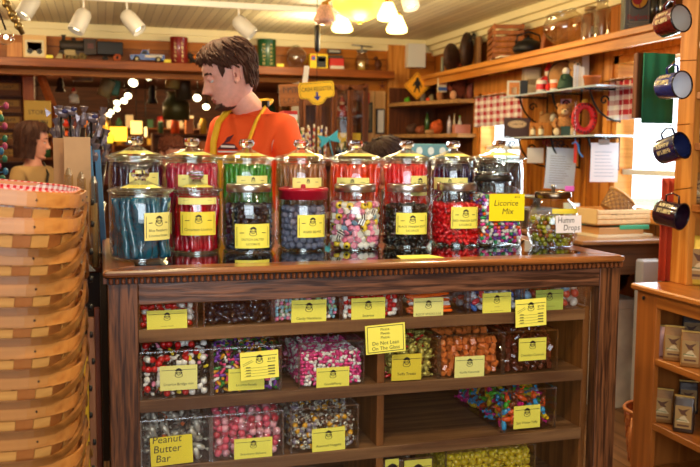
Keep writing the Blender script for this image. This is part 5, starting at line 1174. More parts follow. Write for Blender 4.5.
def wbox(px0, px1, hp, nm, words, cat, zs, col, deco=None, u=2.70, dp=.04, rz=-.35, tilt=0, mat=None):
    l = sU((px0 + px1) / 2, zs, u); k = depth(l[0], l[1]) / F; w_, h = (px1 - px0) * k, hp * k
    if deco:
        t = thing(nm, words, cat, l, rz, rot=(tilt, 0, rz)); B().box(-w_ / 2, w_ / 2, -dp / 2, dp / 2, 0, h, bev=.002).build('body', [mat or M(col, .5)], t)
        d_ = B(); ms = deco(d_, w_, h, -dp / 2 - .0008); d_.build('printed_front', ms, t); return t
    return one(nm, B().box(-w_ / 2, w_ / 2, -dp / 2, dp / 2, 0, h, bev=.002), [mat or M(col, .5)], words, cat, l, rot=(tilt, 0, rz))
Z = GS1
wbox(507, 520, 16, 'photo_box', 'white framed box with orange picture at the far end of the upper glass shelf', 'box', Z, '#d8d0c0', patch((.12, .88, .15, .88, '#d8873a'), (.3, .7, .2, .6, '#f0e4c8')))
wbox(520, 527, 15, 'black_block', 'black block beside the orange picture box', 'block', Z, '#1d1d20')
wbox(522, 540, 29, 'leaning_print', 'cream framed print leaning on the upper glass shelf', 'picture', Z, '#b59a70', patch((.1, .9, .08, .92, '#d9c49a'), (.25, .75, .4, .6, '#a88458')), u=2.80, tilt=-.12)
def mug_on(px, nm, words, col, zs, band, s_=1, u=2.66, hpx=12):
    l = sU(px, zs, u); t = thing(nm, words, 'mug', l); h = hpx * depth(l[0], l[1]) / F; r_ = h * .42
    B().lathe([(0, 0), (r_, 0), (r_, h), (r_ * .9, h), (r_ * .88, .006), (0, .006)], 18).build('mug_body', [M(col, .3, coat=.6)], t); B().shell([(r_ * 1.01, h * .25), (r_ * 1.01, h * .7)], 18).build('picture_band', [M(band, .4)], t)
    B().tube([(r_, 0, h * .8), (r_ * 1.5, 0, h * .7), (r_ * 1.5, 0, h * .35), (r_, 0, h * .2)], .004, 6).build('handle', [M(col, .3, coat=.6)], t)
mug_on(541, 'souvenir_mug', 'white mug with red band on the upper glass shelf', '#e8e0d8', Z, '#c01a18'); mug_on(554, 'souvenir_mug', 'white mug with orange stripe on the upper glass shelf', '#e8e4dc', Z, '#d86a2a', hpx=11)
lump('red_ornament', 'bright red heart-like ornament before the mugs', 'ornament', 548, sU(548, Z, 2.63)[1], Z, .022, '#d01814', (.8, .8, 1.1))
lump('moose_figure', 'pale grey toy moose sitting on the upper glass shelf', 'figurine', 540, sU(540, Z, 2.74)[1], Z, .045, '#b8a890', (.7, .7, 1.2))
l = sU(548, Z, 2.78); figure('santa_figure', 'red capped figure high among goods of the upper glass shelf', 'figurine', l, .20, '#c01a18', '#e8d8c0', '#c81814', -.3)
l = sU(562, Z, 2.80); b = B().lathe([(0, 0), (.085, 0), (.09, .008), (.085, .016), (0, .016)], 26, 0, Tm((0, 0, .10), (PI / 2, 0, 0), (1, 1.1, 1))); b.tube([(.088 * math.cos(i / 4), -.008, .10 + .097 * math.sin(i / 4)) for i in range(26)], .007, 6, 1)
one('oval_plaque', b, [M('#a8763e', .7, var=.2, bs=30), M('#3a2414', .6)], 'oval wooden plaque with dark rim on the upper glass shelf', 'plaque', l, -.5)
wbox(557, 571, 11, 'wooden_box', 'small brown wooden box on the upper glass shelf', 'box', Z, '#8a6236', mat=PINEZ, dp=.06)
l = sU(565, Z, 2.64); figure('bottle_figure', 'small white and green figurine before the oval plaque', 'figurine', (l[0], l[1], Z + .0006), .15, '#2a4a34', '#e8e0d0')
plush('plush_toy', 'tan plush animal peeking above the white cards on the upper glass shelf', (sU(575, Z, 2.79)[0], sU(575, Z, 2.79)[1], Z + .0006), .20, '#c99a5a', '#ecd8b0', -.4)
for i in range(4): wbox(572.5 + i * 2.8, 575 + i * 2.8, 23 - i, 'greeting_card', 'white greeting card in the row on the upper glass shelf', 'card', Z, ['#e8e8ec', '#d4d8e4', '#e0d8cc', '#eceae4'][i], u=2.66, dp=.004, rz=-.35 - i * .05).__setitem__('group', 'white greeting cards on the upper glass shelf')
wbox(581, 588, 40, 'white_board', 'tall white card leaning against the post behind the pot', 'card', Z, '#d8d0c4', u=2.82, dp=.006, tilt=-.05)
l = sU(591, Z, 2.70); B_ = B().lathe([(0, 0), (.035, 0), (.045, .05), (.05, .052), (.05, .065), (.04, .065), (.036, .01), (0, .01)], 20); one('clay_pot', B_, [M('#b8642e', .7)], 'terracotta pot at the near end of the upper glass shelf', 'pot', l)
Z = GS2
def sfn(d_, w_, h, y):
    disc(d_, 0, h * .66, w_ * .36, h * .2, y, 0, 20); ring(d_, 0, h * .66, w_ * .33, h * .17, .003, y - .0003, 1, 20); write(d_, 'CABSTER', 0, h * .61, h * .16, y - .0006, 1, w_ * .5); return [M('#d0b48a', .5), M('#3a1c14', .5)]
wbox(505, 531, 19, 'dark_plaque', 'dark plaque with pale oval lettering on the lower glass shelf', 'plaque', Z, '#3c2018', sfn, u=2.64, dp=.014, tilt=-.1)
wbox(531, 552, 14, 'wooden_caddy', 'light wooden caddy holding two small bottles', 'caddy', Z, '#b07a3c', u=2.74, dp=.05, mat=PINEZ)
for px, w_ in ((534, 'left'), (542, 'right')):
    l = sU(px, Z, 2.655); t = thing('small_bottle', 'small cream labelled bottle before the wooden caddy, %s one of the pair' % w_, 'bottle', l)
    B().lathe([(0, 0), (.017, 0), (.017, .05), (.010, .058), (.010, .066), (0, .066)], 14).build('bottle_body', [M('#8a5a22', .3, coat=.5)], t); B().shell([(.0175, .012), (.0175, .045)], 14).build('paper_band', [M('#e0d4b0', .6)], t)
wbox(523, 530, 14, 'seed_packet', 'green and yellow packet at the back of the lower glass shelf', 'packet', Z + .0, '#7ab02a', patch((0, 1, .6, 1, '#e0d020')), u=2.84, dp=.01)
l = sU(548, Z, 2.80); b = B().ball((0, 0, .10), (.06, .05, .06), 0, 16, 10); b.ball((0, -.045, .085), (.03, .03, .025), 0, 10, 6); b.ball((-.04, 0, .15), .018); b.ball((.04, 0, .15), .018); b.lathe([(0, 0), (.045, 0), (.05, .06), (0, .06)], 14); b.lathe([(0, 0), (.028, 0), (.028, .004), (0, .004)], 16, 1, Tm((.01, -.062, .12), (PI / 2, 0, 0)))
one('bear_head_jar', b, [M('#9a6a34', .8, bump=.6), M('#e8dcc0', .5)], 'brown bear-shaped jar with a round pale tag on the lower glass shelf', 'jar', l)
plush('teddy_bear', 'tan teddy bear with a dark green pot on the lower glass shelf', (sU(565, Z, 2.72)[0], sU(565, Z, 2.72)[1], Z + .0006), .19, '#b8824a', '#e4cda0', -.5)
wbox(562, 571, 9, 'green_cup', 'dark green square pot held by the tan teddy bear', 'pot', Z, '#1c3a24', u=2.615, dp=.02)
wbox(561, 571, 37, 'picture_book', 'blue and pink book standing behind the teddy bear', 'book', Z, '#3a5aa8', patch((0, 1, .75, 1, '#d8a8b8'), (.1, .9, .85, .95, '#c0304a')), u=2.84, dp=.015)
l = sU(575.5, Z, 2.70); b = B().shell([(.012, 0), (.012, .2)], 14); b.lathe([(0, 0), (.012, 0), (.012, .005), (0, .005)], 14); one('glass_tube', b, [JG], 'tall clear glass tube beside the teddy bear', 'tube', l)
l = sU(585, Z, 2.76); b = B(); pts = [(.055 * math.cos(i / 20 * 2 * PI), 0, .10 + .075 * math.sin(i / 20 * 2 * PI)) for i in range(21)]; b.tube(pts, .022, 10, 0)
for i in range(20): b.ball((pts[i][0] * 1.1, -.02, .10 + (pts[i][2] - .10) * 1.1), .006, 1, 6, 4)
b.ball((0, 0, .19), (.02, .012, .025), 2); one('red_wreath', b, [M('#c8141e', .5), BLACK, M('#c89a2a', .4)], 'red ring wreath with dark beads on the lower glass shelf', 'wreath', (l[0], l[1], Z + .0035), -.4)
# things hanging below the lower shelf
def hang(px, py0, py1, u, nm, words, cat, build, zref=None):
    c = PU(px, py0, u); return one(nm, build, build_m, words, cat, (c.x, c.y, c.z), rot=(0, 0, -.35))
def sheet(px0, px1, py0, py1, u, nm, words, col, cat='paper', curl=.02, lines=0, tilt=0, extra=None):
    cx = (px0 + px1) / 2; c = PU(cx, py1, u); k = depth(c.x, c.y) / F; w_, h = (px1 - px0) * k, (py1 - py0) * k; b = B(); n = 8
    for i in range(n):
        f0, f1 = i / n, (i + 1) / n; g = lambda f: -curl * math.sin(f * PI) ; z0, z1 = h * f0, h * f1
        b.add([(-w_ / 2, g(f0), z0), (w_ / 2, g(f0), z0), (w_ / 2, g(f1), z1), (-w_ / 2, g(f1), z1), (-w_ / 2, g(f0) + .002, z0), (w_ / 2, g(f0) + .002, z0), (w_ / 2, g(f1) + .002, z1), (-w_ / 2, g(f1) + .002, z1)], [(0, 1, 2, 3), (7, 6, 5, 4), (0, 3, 7, 4), (1, 5, 6, 2)] + ([(0, 4, 5, 1)] if i == 0 else []) + ([(3, 2, 6, 7)] if i == n - 1 else []))
    for i in range(lines): zz = h * (.15 + .7 * i / lines); line(b, -w_ * .36, zz, w_ * random.uniform(.1, .38), zz, .0035, -curl * math.sin(zz / h * PI) - .0015, 1)
    if extra: extra(b, w_, h)
    return one(nm, b, [M(col, .6), M('#8f98a8', .6), M('#e070c0', .6)], words, cat, (c.x, c.y, c.z), rot=(0, tilt, -.38))
PW = UW - .06
sheet(527, 543, 148, 163, 2.70, 'paper_card', 'white card with a faint drawing hanging under the lower glass shelf', '#e4e2dc', 'card', .004)
sheet(544, 573, 148, 189, 2.72, 'paper_sheet', 'large pale blue printed sheet hanging under the lower glass shelf', '#c8d8ec', 'paper', .012, 12, .05)
sheet(565, 574, 186, 191, 2.715, 'pink_note', 'small bright pink note at the foot of the pale blue sheet', '#e86ad0', 'paper', .001)
o = sheet(590, 617, 143, 182, 2.74, 'clipboard_paper', 'grey white paper on a clip hanging at the window edge', '#cfc6c8', 'paper', .006, 8, 0)
c = PU(603, 141, 2.735); b = B(); b.box(-.03, .03, -.006, .006, -.02, .008); b.tube([(-.012, 0, .008), (0, 0, .035), (.012, 0, .008)], .004, 6); one('binder_clip', b, [STEEL], 'steel bulldog clip holding the hanging grey white paper', 'clip', tuple(c + Vector((0, -.01, 0))), -.38)
for (px, py, col, nm, w_) in ((510, 143, '#1e1c1c', 'tool_handle', 'black scissors handles hanging under the far end of the glass shelf'), (548, 142, '#8a2420', 'red_hook', 'dark red hook row under the middle of the glass shelf'), (558, 143, '#3a2420', 'dark_hook', 'dark hook under the glass shelf right of the red one')):
    c = PU(px, py, 2.72); b = B()
    for q_ in (-.018, .018): b.tube([(q_ + .014 * math.cos(i * .7), 0, .014 * math.sin(i * .7)) for i in range(10)], .005, 6)
    b.tube([(-.01, 0, -.01), (.01, 0, -.04)], .006, 6); b.tube([(0, 0, .012), (0, 0, GS2 - .012 - c.z)], .003, 5); one(nm, b, [M(col, .4)], w_, 'hook', tuple(c), -.38)
c = PU(577, 152, 2.70); b = B().tube([(-.03, 0, .05), (-.01, 0, .06), (.005, 0, .04), (.01, 0, .0), (.035, 0, -.03)], .006, 6); b.tube([(-.012, 0, .06), (-.012, 0, GS2 - .012 - c.z)], .003, 5); one('blue_hanger', b, [M('#4a8ac8', .4)], 'light blue plastic hook under the near end of the glass shelf', 'hook', tuple(c), -.38)
sheet(573.5, 576.5, 141, 163, 2.71, 'red_strip', 'narrow red strip hanging from the glass shelf', '#d83018', 'strip', .001)
# ============================================================ DESK
DZ = .94; d0 = PZ(583, 241, DZ); dx0, dy0 = d0.x, d0.y
t = thing('desk', 'brown desk under the near window with crates on it', 'desk', (dx0, dy0, 0))
B().box(-.01, UW - dx0 - .04, -.01, 1.3, DZ - .022, DZ, bev=.004).build('desk_top', [wood('desk_top_wood', '#7a5032', '#a87848', 0, 1, .35, coat=.3)], t)
B().box(0, UW - dx0 - .05, .02, 1.28, DZ - .18, DZ - .022).build('apron', [wood('desk_wood', '#4e3424', '#6f4c34', 0, 1, .45)], t)
for x in (.02, UW - dx0 - .11):
    for y in (.04, 1.2): B().box(x, x + .06, y, y + .06, 0, DZ - .18).build('leg', [wood('desk_wood', '', '')], t)
def onD(px, py=None, v=None): return (UX(px, v, 220), v, DZ + .0006)
k_ = depth(2.6, 4.0) / F
v_ = dy0 + .12
u0, u1 = UX(599, v_, 210), UX(654, v_, 210); u1 = min(u1, UW - .08)
t = thing('wooden_crate', 'green lined pale crate at the bottom of the pile on the desk', 'crate', ((u0 + u1) / 2, v_ + .1, DZ + .0006)); w_ = u1 - u0
B().box(-w_ / 2, w_ / 2, -.1, .12, 0, .014).build('pale_tray', [M('#e0d2b0', .6)], t); B().box(-w_ / 2 + .01, w_ / 2 - .05, -.09, .11, .014, .05, bev=.003).build('lower_box', [M('#b98850', .6)], t); B().box(-w_ * .1, w_ * .45, -.092, .08, .038, .062, bev=.003).build('green_lining', [M('#3aa074', .6)], t)
zb = DZ + .063
t = thing('wooden_crate', 'pale slatted wooden crate on top of the green lined crate', 'crate', ((u0 + u1) / 2 - .01, v_ + .12, zb), .05)
for k in range(3): B().box(-w_ / 2, w_ / 2, -.11, -.102, .006 + k * .026, .028 + k * .026, bev=.002).build('slat', [M('#d8b27a', .6, var=.1)], t)
B().box(-w_ / 2, w_ / 2, -.102, .12, 0, .008).build('bottom', [PINE], t); B().box(w_ / 2 - .01, w_ / 2, -.10, .12, 0, .083).build('end_board', [M('#e0c490', .6)], t); B().box(-w_ / 2, -w_ / 2 + .01, -.10, .12, 0, .083).build('end_board', [M('#d8b880', .6)], t); B().box(-w_ / 2, w_ / 2, .11, .12, 0, .083).build('back_slat', [PINE], t)
zb += .010
def woven(nm, words, loc, rx, ry, h, rot, c1='#b98a4a', c2='#8a5f2c', cat='basket'):
    t = thing(nm, words, cat, loc, rot=rot); n = 26; m_ = 7; b = B()
    for j in range(m_):
        for i in range(n):
            a0, a1 = 2 * PI * i / n, 2 * PI * (i + .92) / n; f = .82 + .18 * (j + .5) / m_; o = .004 if (i + j) % 2 else 0; z0, z1 = h * j / m_, h * (j + .88) / m_
            P = lambda a_, z_, q_: ((rx * f + q_) * math.cos(a_), (ry * f + q_) * math.sin(a_), z_)
            b.add([P(a0, z0, o), P(a1, z0, o), P(a1, z1, o), P(a0, z1, o), P(a0, z0, -.003), P(a1, z0, -.003), P(a1, z1, -.003), P(a0, z1, -.003)], [(0, 1, 2, 3), (7, 6, 5, 4), (0, 3, 7, 4), (1, 5, 6, 2), (3, 2, 6, 7), (0, 4, 5, 1)], (i + j) % 2)
    b.build('woven_side', [M(c1, .6, coat=.2), M(c2, .6, coat=.2)], t); r_ = B().tube([(rx * math.cos(2 * PI * i / 30), ry * math.sin(2 * PI * i / 30), h) for i in range(31)], .008, 6); r_.build('rim', [M(c1, .5)], t); B().lathe([(0, 0), (rx * .82, 0), (rx * .82, .006), (0, .006)], 24, 0, sy=ry / rx).build('bottom', [M(c2, .6)], t); return t
woven('wicker_basket', 'tilted wicker basket lying on the pale slatted crate', (UX(612, v_ + .1, 205), v_ + .11, zb + .055), .075, .07, .10, (.1, .65, 0))
t = thing('glass_dish', 'pale plastic tub leaning against the tilted wicker basket', 'tub', (UX(631, v_ + .1, 205), v_ + .12, zb + .045), rot=(0, -.85, .1)); B().shell([(.045, 0), (.06, .08), (.064, .085)], 20).build('tub_side', [ACRE], t); B().lathe([(0, 0), (.045, 0), (.045, .003), (0, .003)], 20).build('bottom', [ACRE], t)
l = onD(585, v=dy0 + .55); t = thing('teal_cup', 'teal plastic cup with blue rim on the desk', 'cup', l); B().lathe([(0, 0), (.034, 0), (.042, .105), (.038, .105), (.031, .006), (0, .006)], 22).build('cup_body', [M('#1f8f8f', .35)], t); B().shell([(.043, .10), (.0435, .088)], 22).build('blue_rim', [M('#2858a8', .4)], t)
l = onD(571, v=dy0 + .75); b = B().lathe([(0, 0), (.04, 0), (.048, .14), (.044, .14), (.036, .006), (0, .006)], 22); one('white_cup', b, [M('#d0d8d8', .4)], 'white cup behind the squat jar of drops', 'cup', l)
l = onD(536, v=dy0 + .7); t = thing('weighing_scale', 'steel weighing scale behind the squat jar of drops', 'scale', l); B().box(-.10, .10, -.1, .1, 0, .12, bev=.01).build('scale_body', [STEEL], t); B().lathe([(0, .12), (.02, .12), (.02, .17), (.11, .18), (.11, .188), (0, .188)], 20).build('pan', [STEEL], t)
# boxes and bag below the desk
c = PZ(620, 372, 0)
v_ = 3.90; u0, u1 = UX(600, v_, 330), UX(637, v_, 330); zt_ = PV(618, 300, v_).z; w_ = (u1 - u0) / 2
t = thing('storage_box', 'white cardboard box with lid on the floor under the desk', 'box', ((u0 + u1) / 2, v_ + .15, .0))
B().box(-w_, w_, -.15, .12, 0.0, zt_ - .05, bev=.004).build('box_body', [M('#dcdad4', .6, var=.1, bs=12)], t); B().box(-w_ - .006, w_ + .006, -.156, .126, zt_ - .05, zt_, bev=.003).build('lid', [M('#e4e2dc', .6)], t)
b = B().ball((0, 0, .10), (w_ * 1.05, .13, .10), 0, 20, 12); b.ball((.06, -.05, .15), (.07, .06, .06), 0, 12, 8); one('trash_bag', b, [M('#0d0e12', .25, bump=1.0, bs=24)], 'black plastic bag lying on the white box under the desk', 'bag', ((u0 + u1) / 2, v_ + .15, zt_ + .001))
one('grey_case', B().box(-.07, .06, -.03, .03, 0, .845, bev=.01), [M('#b3b3b8', .5)], 'light grey panel standing on the floor behind the bookcase', 'panel', (UX(650, 3.66, 270), 3.66, .0))
# woven basket on the floor
l = PZ(640, 462, 0); t = woven('wicker_basket', 'reddish woven basket with pink lining on the floor behind the bookcase', (2.37, 3.16, .0), .15, .14, .24, (0, 0, 0), '#b5703a', '#8f4a24')
B().shell([(.12, .01), (.142, .20), (.152, .238)], 26).build('pink_lining', [M('#d88a80', .8)], t); B().tube([(-.15, -.03, .22), (-.175, -.05, .14), (-.165, -.05, .05), (-.14, -.04, .02)], .012, 6, flat=.4).build('handle', [M('#b5703a', .5)], t)
# ============================================================ BOOKCASE WITH COFFEE BAGS
BX0, BX1, BY0, BY1, BT = 2.0, 2.50, 1.75, 2.83, .87
t = thing('bookcase', 'low orange wood bookcase with packets of coffee on its shelves', 'bookcase', (BX0, BY1, 0)); W_, L_ = BX1 - BX0, BY1 - BY0
B().box(-.02, W_, -L_, .02, BT - .024, BT, bev=.006).build('top_board', [CASEY], t)
y1_ = VY(655.5, BX0, 330) - BY1
B().box(0, .022, y1_, 0, 0, BT - .024, bev=.002).build('stile', [CASEZ], t); B().box(.022, W_, -.022, 0, 0, BT - .024).build('end_panel', [CASEZ], t); B().box(0, W_, -L_, -L_ + .022, 0, BT - .024).build('end_panel', [CASEZ], t)
B().box(0, .022, -L_ + .022, y1_, BT - .075, BT - .024).build('top_rail', [CASEY], t); B().box(W_ - .012, W_, -L_ + .022, -.022, 0, BT - .024).build('back_panel', [CASEY], t)
BS = [PU(656, 359, BX0).z, PU(656, 425, BX0).z, .14]
for z in BS: B().box(.003, W_ - .012, -L_ + .022, -.022, z - .026, z, bev=.002).build('shelf', [CASEY], t)
for x in (.05,): B().box(x, x + .012, -.028, -.0221, .1, BT - .1).build('shelf_strip', [STEEL], t)
B().lathe([(0, 0), (.008, 0), (.006, .004), (0, .004)], 12, 0, Tm((-.001, y1_ * .35, BT - .05), (0, -PI / 2, 0))).build('screw', [BLACK], t)
# upper shelf unit
PX = 2.155; pv0, pv1 = VY(692.5, PX, 150), VY(675.5, PX, 150)
t = thing('shelf_unit', 'upper orange shelf unit with enamel mugs hung on its end post', 'shelf unit', (PX, pv1, BT + .0005)); H_ = ZC - BT - .02
B().box(0, .03, pv0 - pv1, 0, 0, H_, bev=.002).build('post', [PINEZ], t); B().box(.03, .33, -.028, -.002, 0, H_).build('end_panel', [PINEZ], t); B().box(.32, .33, -1.0, -.028, 0, H_).build('back_panel', [PINEY], t)
B().box(.032, .044, -.04, -.0281, .3, H_ - .1).build('shelf_strip', [STEEL], t)
US = [PU(696, py, PX).z - BT for py in (41, 92, 143, 205)]
for z in US: B().box(.005, .32, -1.0, pv0 - pv1 - .002, z - .028, z, bev=.002).build('shelf', [CASEY], t)
BRZ = M('#c9b89a', .35, .25, bump=.5, bs=40, name='bag_foil'); KRAFT = M('#8a5c26', .55, bump=.4, bs=40); PINKF = M('#b98a86', .35, .3, bump=.5, bs=40)
def coffee_bag(name, words, loc, w_, h, rz, kind=0):
    t = thing(name, words, 'coffee bag', loc, rz, 'small coffee bags on the orange shelves'); m_ = [KRAFT, M('#3c2a1e', .3, .2, bump=.5, bs=40), PINKF, M('#c9a83a', .3, .3, bump=.4, bs=40)][kind]
    d_ = w_ * .5; b = B(); secs = []
    for (f, kx, ky) in ((0, 1, 1), (.04, 1.04, 1.05), (.5, 1.06, 1.12), (.78, 1, .85), (.9, .98, .25), (1.0, .98, .2)):
        secs.append(([(x * w_ / 2 * kx, y * d_ / 2 * ky) for (x, y) in rsq(1, 16, .25)], h * f))
    loft(b, secs); b.f.append([len(b.v) - 1 - i for i in range(len(secs[0][0]))][::-1]); b.m.append(0); b.s.append(False); b.build('pouch', [m_], t)
    if kind != 2:
        d = B(); y = -d_ / 2 * 1.12 - .0015; d.box(-w_ * .42, w_ * .42, y, y + .001, h * .12, h * .74, 0); y -= .0006
        d.add([(-w_ * .34, y, h * .30), (w_ * .34, y, h * .30), (w_ * .05, y, h * .48), (-w_ * .12, y, h * .44)], [(0, 1, 2, 3)], 1); d.prism([(-w_ * .05, h * .62), (w_ * .30, h * .68), (w_ * .08, h * .56), (w_ * .2, h * .48), (-w_ * .1, h * .5), (-w_ * .3, h * .66)], y - .0002, y, 2)
        line(d, -w_ * .3, h * .2, w_ * .3, h * .2, h * .05, y, 2); line(d, -w_ * .36, h * .36, w_ * .2, h * .34, h * .03, y, 3); d.build('label_card', [M('#a07c46', .5), M('#cbb58a', .5), M('#5a3418', .5), M('#6a7a4a', .5)], t)
    B().box(-w_ * .5, w_ * .5, -.004, .004, h * .955, h * 1.0).build('fold_clip', [M('#c9a050', .4, .4) if kind != 3 else BRZ], t); return t
for z, lst in ((BS[0], ((661, 32, 2, 'pink foil'), (673, 36, 0, 'brown paper'), (690, 37, 0, 'tan paper'))), (BS[1], ((665, 35, 0, 'dark kraft'), (686, 38, 1, 'dark foil')))):
    for i, (px, hp, kd, w_) in enumerate(lst):
        u = BX0 + .05; v = VY(px, u, 370); k = depth(u, v) / F
        coffee_bag('coffee_bag', '%s bag with pale label on the %s shelf of the bookcase' % (w_, 'upper' if z == BS[0] else 'lower'), (u, v, z + .001), 15 * k if kd == 2 else 19 * k, hp * k, -.75, kd)
    for i, px in enumerate((668, 690)):
        u = BX0 + .22; v = VY(px, u, 360); coffee_bag('coffee_bag', 'dark bag in the second row of the %s bookcase shelf, %s one' % ('upper' if z == BS[0] else 'lower', 'far' if i == 0 else 'near'), (u, v, z + .001), .07, .155 if z == BS[0] else .13, -.6, 1)
u = PX + .06; v = VY(696, u, 250); coffee_bag('coffee_bag', 'golden bag with white and orange label standing on the bookcase top', (u, v - .03, BT + .001), .085, .19, -.8, 3)
for i, z in enumerate(US[:4]):
    if i == 0: continue
    u = PX + .06; v = VY(699, u, 120); coffee_bag('coffee_bag', 'kraft bag at the frame edge on the %s shelf beside the mugs' % ['', 'top', 'middle', 'lowest'][i], (u, v, BT + z + .001), .085, .12, -.8, 0)
# enamel mugs
def enamel(px, py, name_, words, col, inside, d3, hk=None, r_=.050, h=.098, letters=True):
    """mug hanging sideways: opening towards d3"""
    c = PV(px, py, 2.74); d = Vector(d3).normalized(); T_ = (d.to_track_quat('Z', 'Y').to_matrix().to_4x4())
    t = thing('enamel_mug', words, 'mug', tuple(c)); m_ = M(col, .22, coat=.8, var=.25, bs=160)
    b = B(); b.shell([(0, -h / 2), (r_ * .85, -h / 2), (r_ * .95, -h / 2 + .008), (r_, h / 2)], 30, 0, T_); b.build('mug_body', [m_], t)
    b = B(); b.shell([(r_ - .0015, h / 2), (r_ * .92, -h / 2 + .01), (0, -h / 2 + .006)], 30, 0, T_); b.build('mug_inside', [M(inside, .25, coat=.5)], t)
    b = B(); b.tube([T_ @ Vector((r_ * math.cos(i * .2095), r_ * math.sin(i * .2095), h / 2)) for i in range(31)], .0032, 6); b.build('rim', [M('#141420', .2, coat=.6)], t)
    up = T_.inverted() @ Vector((0, 0, 1)); up.z = 0; up.normalize(); pts = [up * (r_ * .95) + Vector((0, 0, .028)), up * (r_ * 1.45) + Vector((0, 0, .024)), up * (r_ * 1.6) + Vector((0, 0, -.004)), up * (r_ * 1.35) + Vector((0, 0, -.028)), up * (r_ * .9) + Vector((0, 0, -.026))]
    B().tube([T_ @ p for p in pts], .0055, 8, flat=.6).build('handle', [m_], t)
    if letters:
        lb = B(); scribble(lb, 0, .004, .066, .017, 0, 0, 6); scribble(lb, 0, -.020, .066, .017, 0, 0, 7)
        out = []; side = (T_.inverted() @ Vector((-.3, -1, .25))); a0 = math.atan2(side.y, side.x)
        for p in lb.v:
            a_ = a0 - p[2] / r_; out.append(tuple(T_ @ Vector(((r_ + .0006) * math.cos(a_), (r_ + .0006) * math.sin(a_), p[0] * .85))))
        lb.v = out; lb.build('lettering', [M('#d8c48a', .4)], t)
    hk_ = T_ @ pts[2]; wx = PX - c.x; B().tube([hk_, hk_ + Vector((.01, 0, .012)), Vector((max(wx - .001, hk_.x + .02), hk_.y, hk_.z + .02))], .002, 6).build('hook', [BRASS], t)
enamel(671, 22, '', 'dark red enamel mug with cream inside, topmost on the post', '#6a0f12', '#d8ccbc', (.12, -.80, .12))
enamel(672, 86, '', 'speckled blue enamel mug with white inside hanging below the red mug', '#23307c', '#dfe2ea', (.12, -.80, .02))
enamel(671, 149, '', 'navy enamel mug with blue inside hanging before the bright window', '#151c4c', '#1c2450', (.22, -.72, .22))
enamel(670, 214, '', 'dark maroon enamel mug, lowest on the post', '#2a1020', '#241020', (.25, -.62, -.10))
# cloths
def cloth(nm, words, cat, px0, px1, py0, py1, v, col, n=20, amp=.008):
    a0, a1 = PV(px0, py1, v), PV(px1, py0, v); b = B(); w_ = a1.x - a0.x
    for i in range(n + 1):
        f = i / n
        for z in (a0.z, a1.z): b.v.append((a0.x + w_ * f, v + amp * math.sin(f * 15), z))
    for i in range(n): b.f.append([2 * i, 2 * i + 2, 2 * i + 3, 2 * i + 1]); b.m.append(0); b.s.append(True)
    o = one(nm, b, [M(col, .8)], words, cat); md = o.modifiers.new('cloth', 'SOLIDIFY'); md.thickness = .003; return o
cloth('green_cloth', 'dark green cloth panel hanging left of the mug post', 'cloth', 641.5, 676, 54, 123, 3.0, '#0c6a4c', amp=.003)
c0, c1 = PV(634, 118, 3.04), PV(645, 53, 3.04); one('dark_board', B().box(c0.x, c1.x, 3.03, 3.06, c0.z, c1.z, bev=.003), [DARKWZ], 'dark brown board beside the green cloth', 'board')
cloth('orange_apron', 'burnt orange cloth hanging behind the mug post down to the bookcase', 'cloth', 659, 676, 178, 281, 2.86, '#c2401a', amp=.012)
# ============================================================ STACK OF SPLINT BASKETS
SPL = [wood('splint_%d' % i, a_, b_, 0, .8, .42, coat=.2) for i, (a_, b_) in enumerate((('#c07a34', '#dc9c4e'), ('#94501e', '#b56c30'), ('#d89a4c', '#f2c070')))]
BANDM = wood('band_wood', '#a8642a', '#cc8a42', 0, .8, .38, coat=.3); HANDM = wood('handle_wood', '#5f3814', '#94602c', 0, 1, .35, coat=.3)
def rrect(hw, hd, r, n=10):
    """rounded rectangle path starting at +x middle, anticlockwise, equally dense"""
    pts = []
    for cx, cy, a0 in ((hw - r, hd - r, 0), (-hw + r, hd - r, PI / 2), (-hw + r, -hd + r, PI), (hw - r, -hd + r, 1.5 * PI)):
        for i in range(n + 1): a_ = a0 + PI / 2 * i / n; pts.append(Vector((cx + r * math.cos(a_), cy + r * math.sin(a_))))
    return pts
def resample(pts, n):
    pts = pts + [pts[0]]; ds = [0]
    for i in range(len(pts) - 1): ds.append(ds[-1] + (pts[i + 1] - pts[i]).length)
    out = []; j = 0
    for k in range(n):
        t = ds[-1] * k / n
        while ds[j + 1] < t: j += 1
        f = (t - ds[j]) / max(1e-9, ds[j + 1] - ds[j]); p = pts[j].lerp(pts[j + 1], f); d = (pts[j + 1] - pts[j]).normalized(); out.append((p, Vector((d.y, -d.x))))
    return out
HW, HD, RC_ = .225, .165, .10
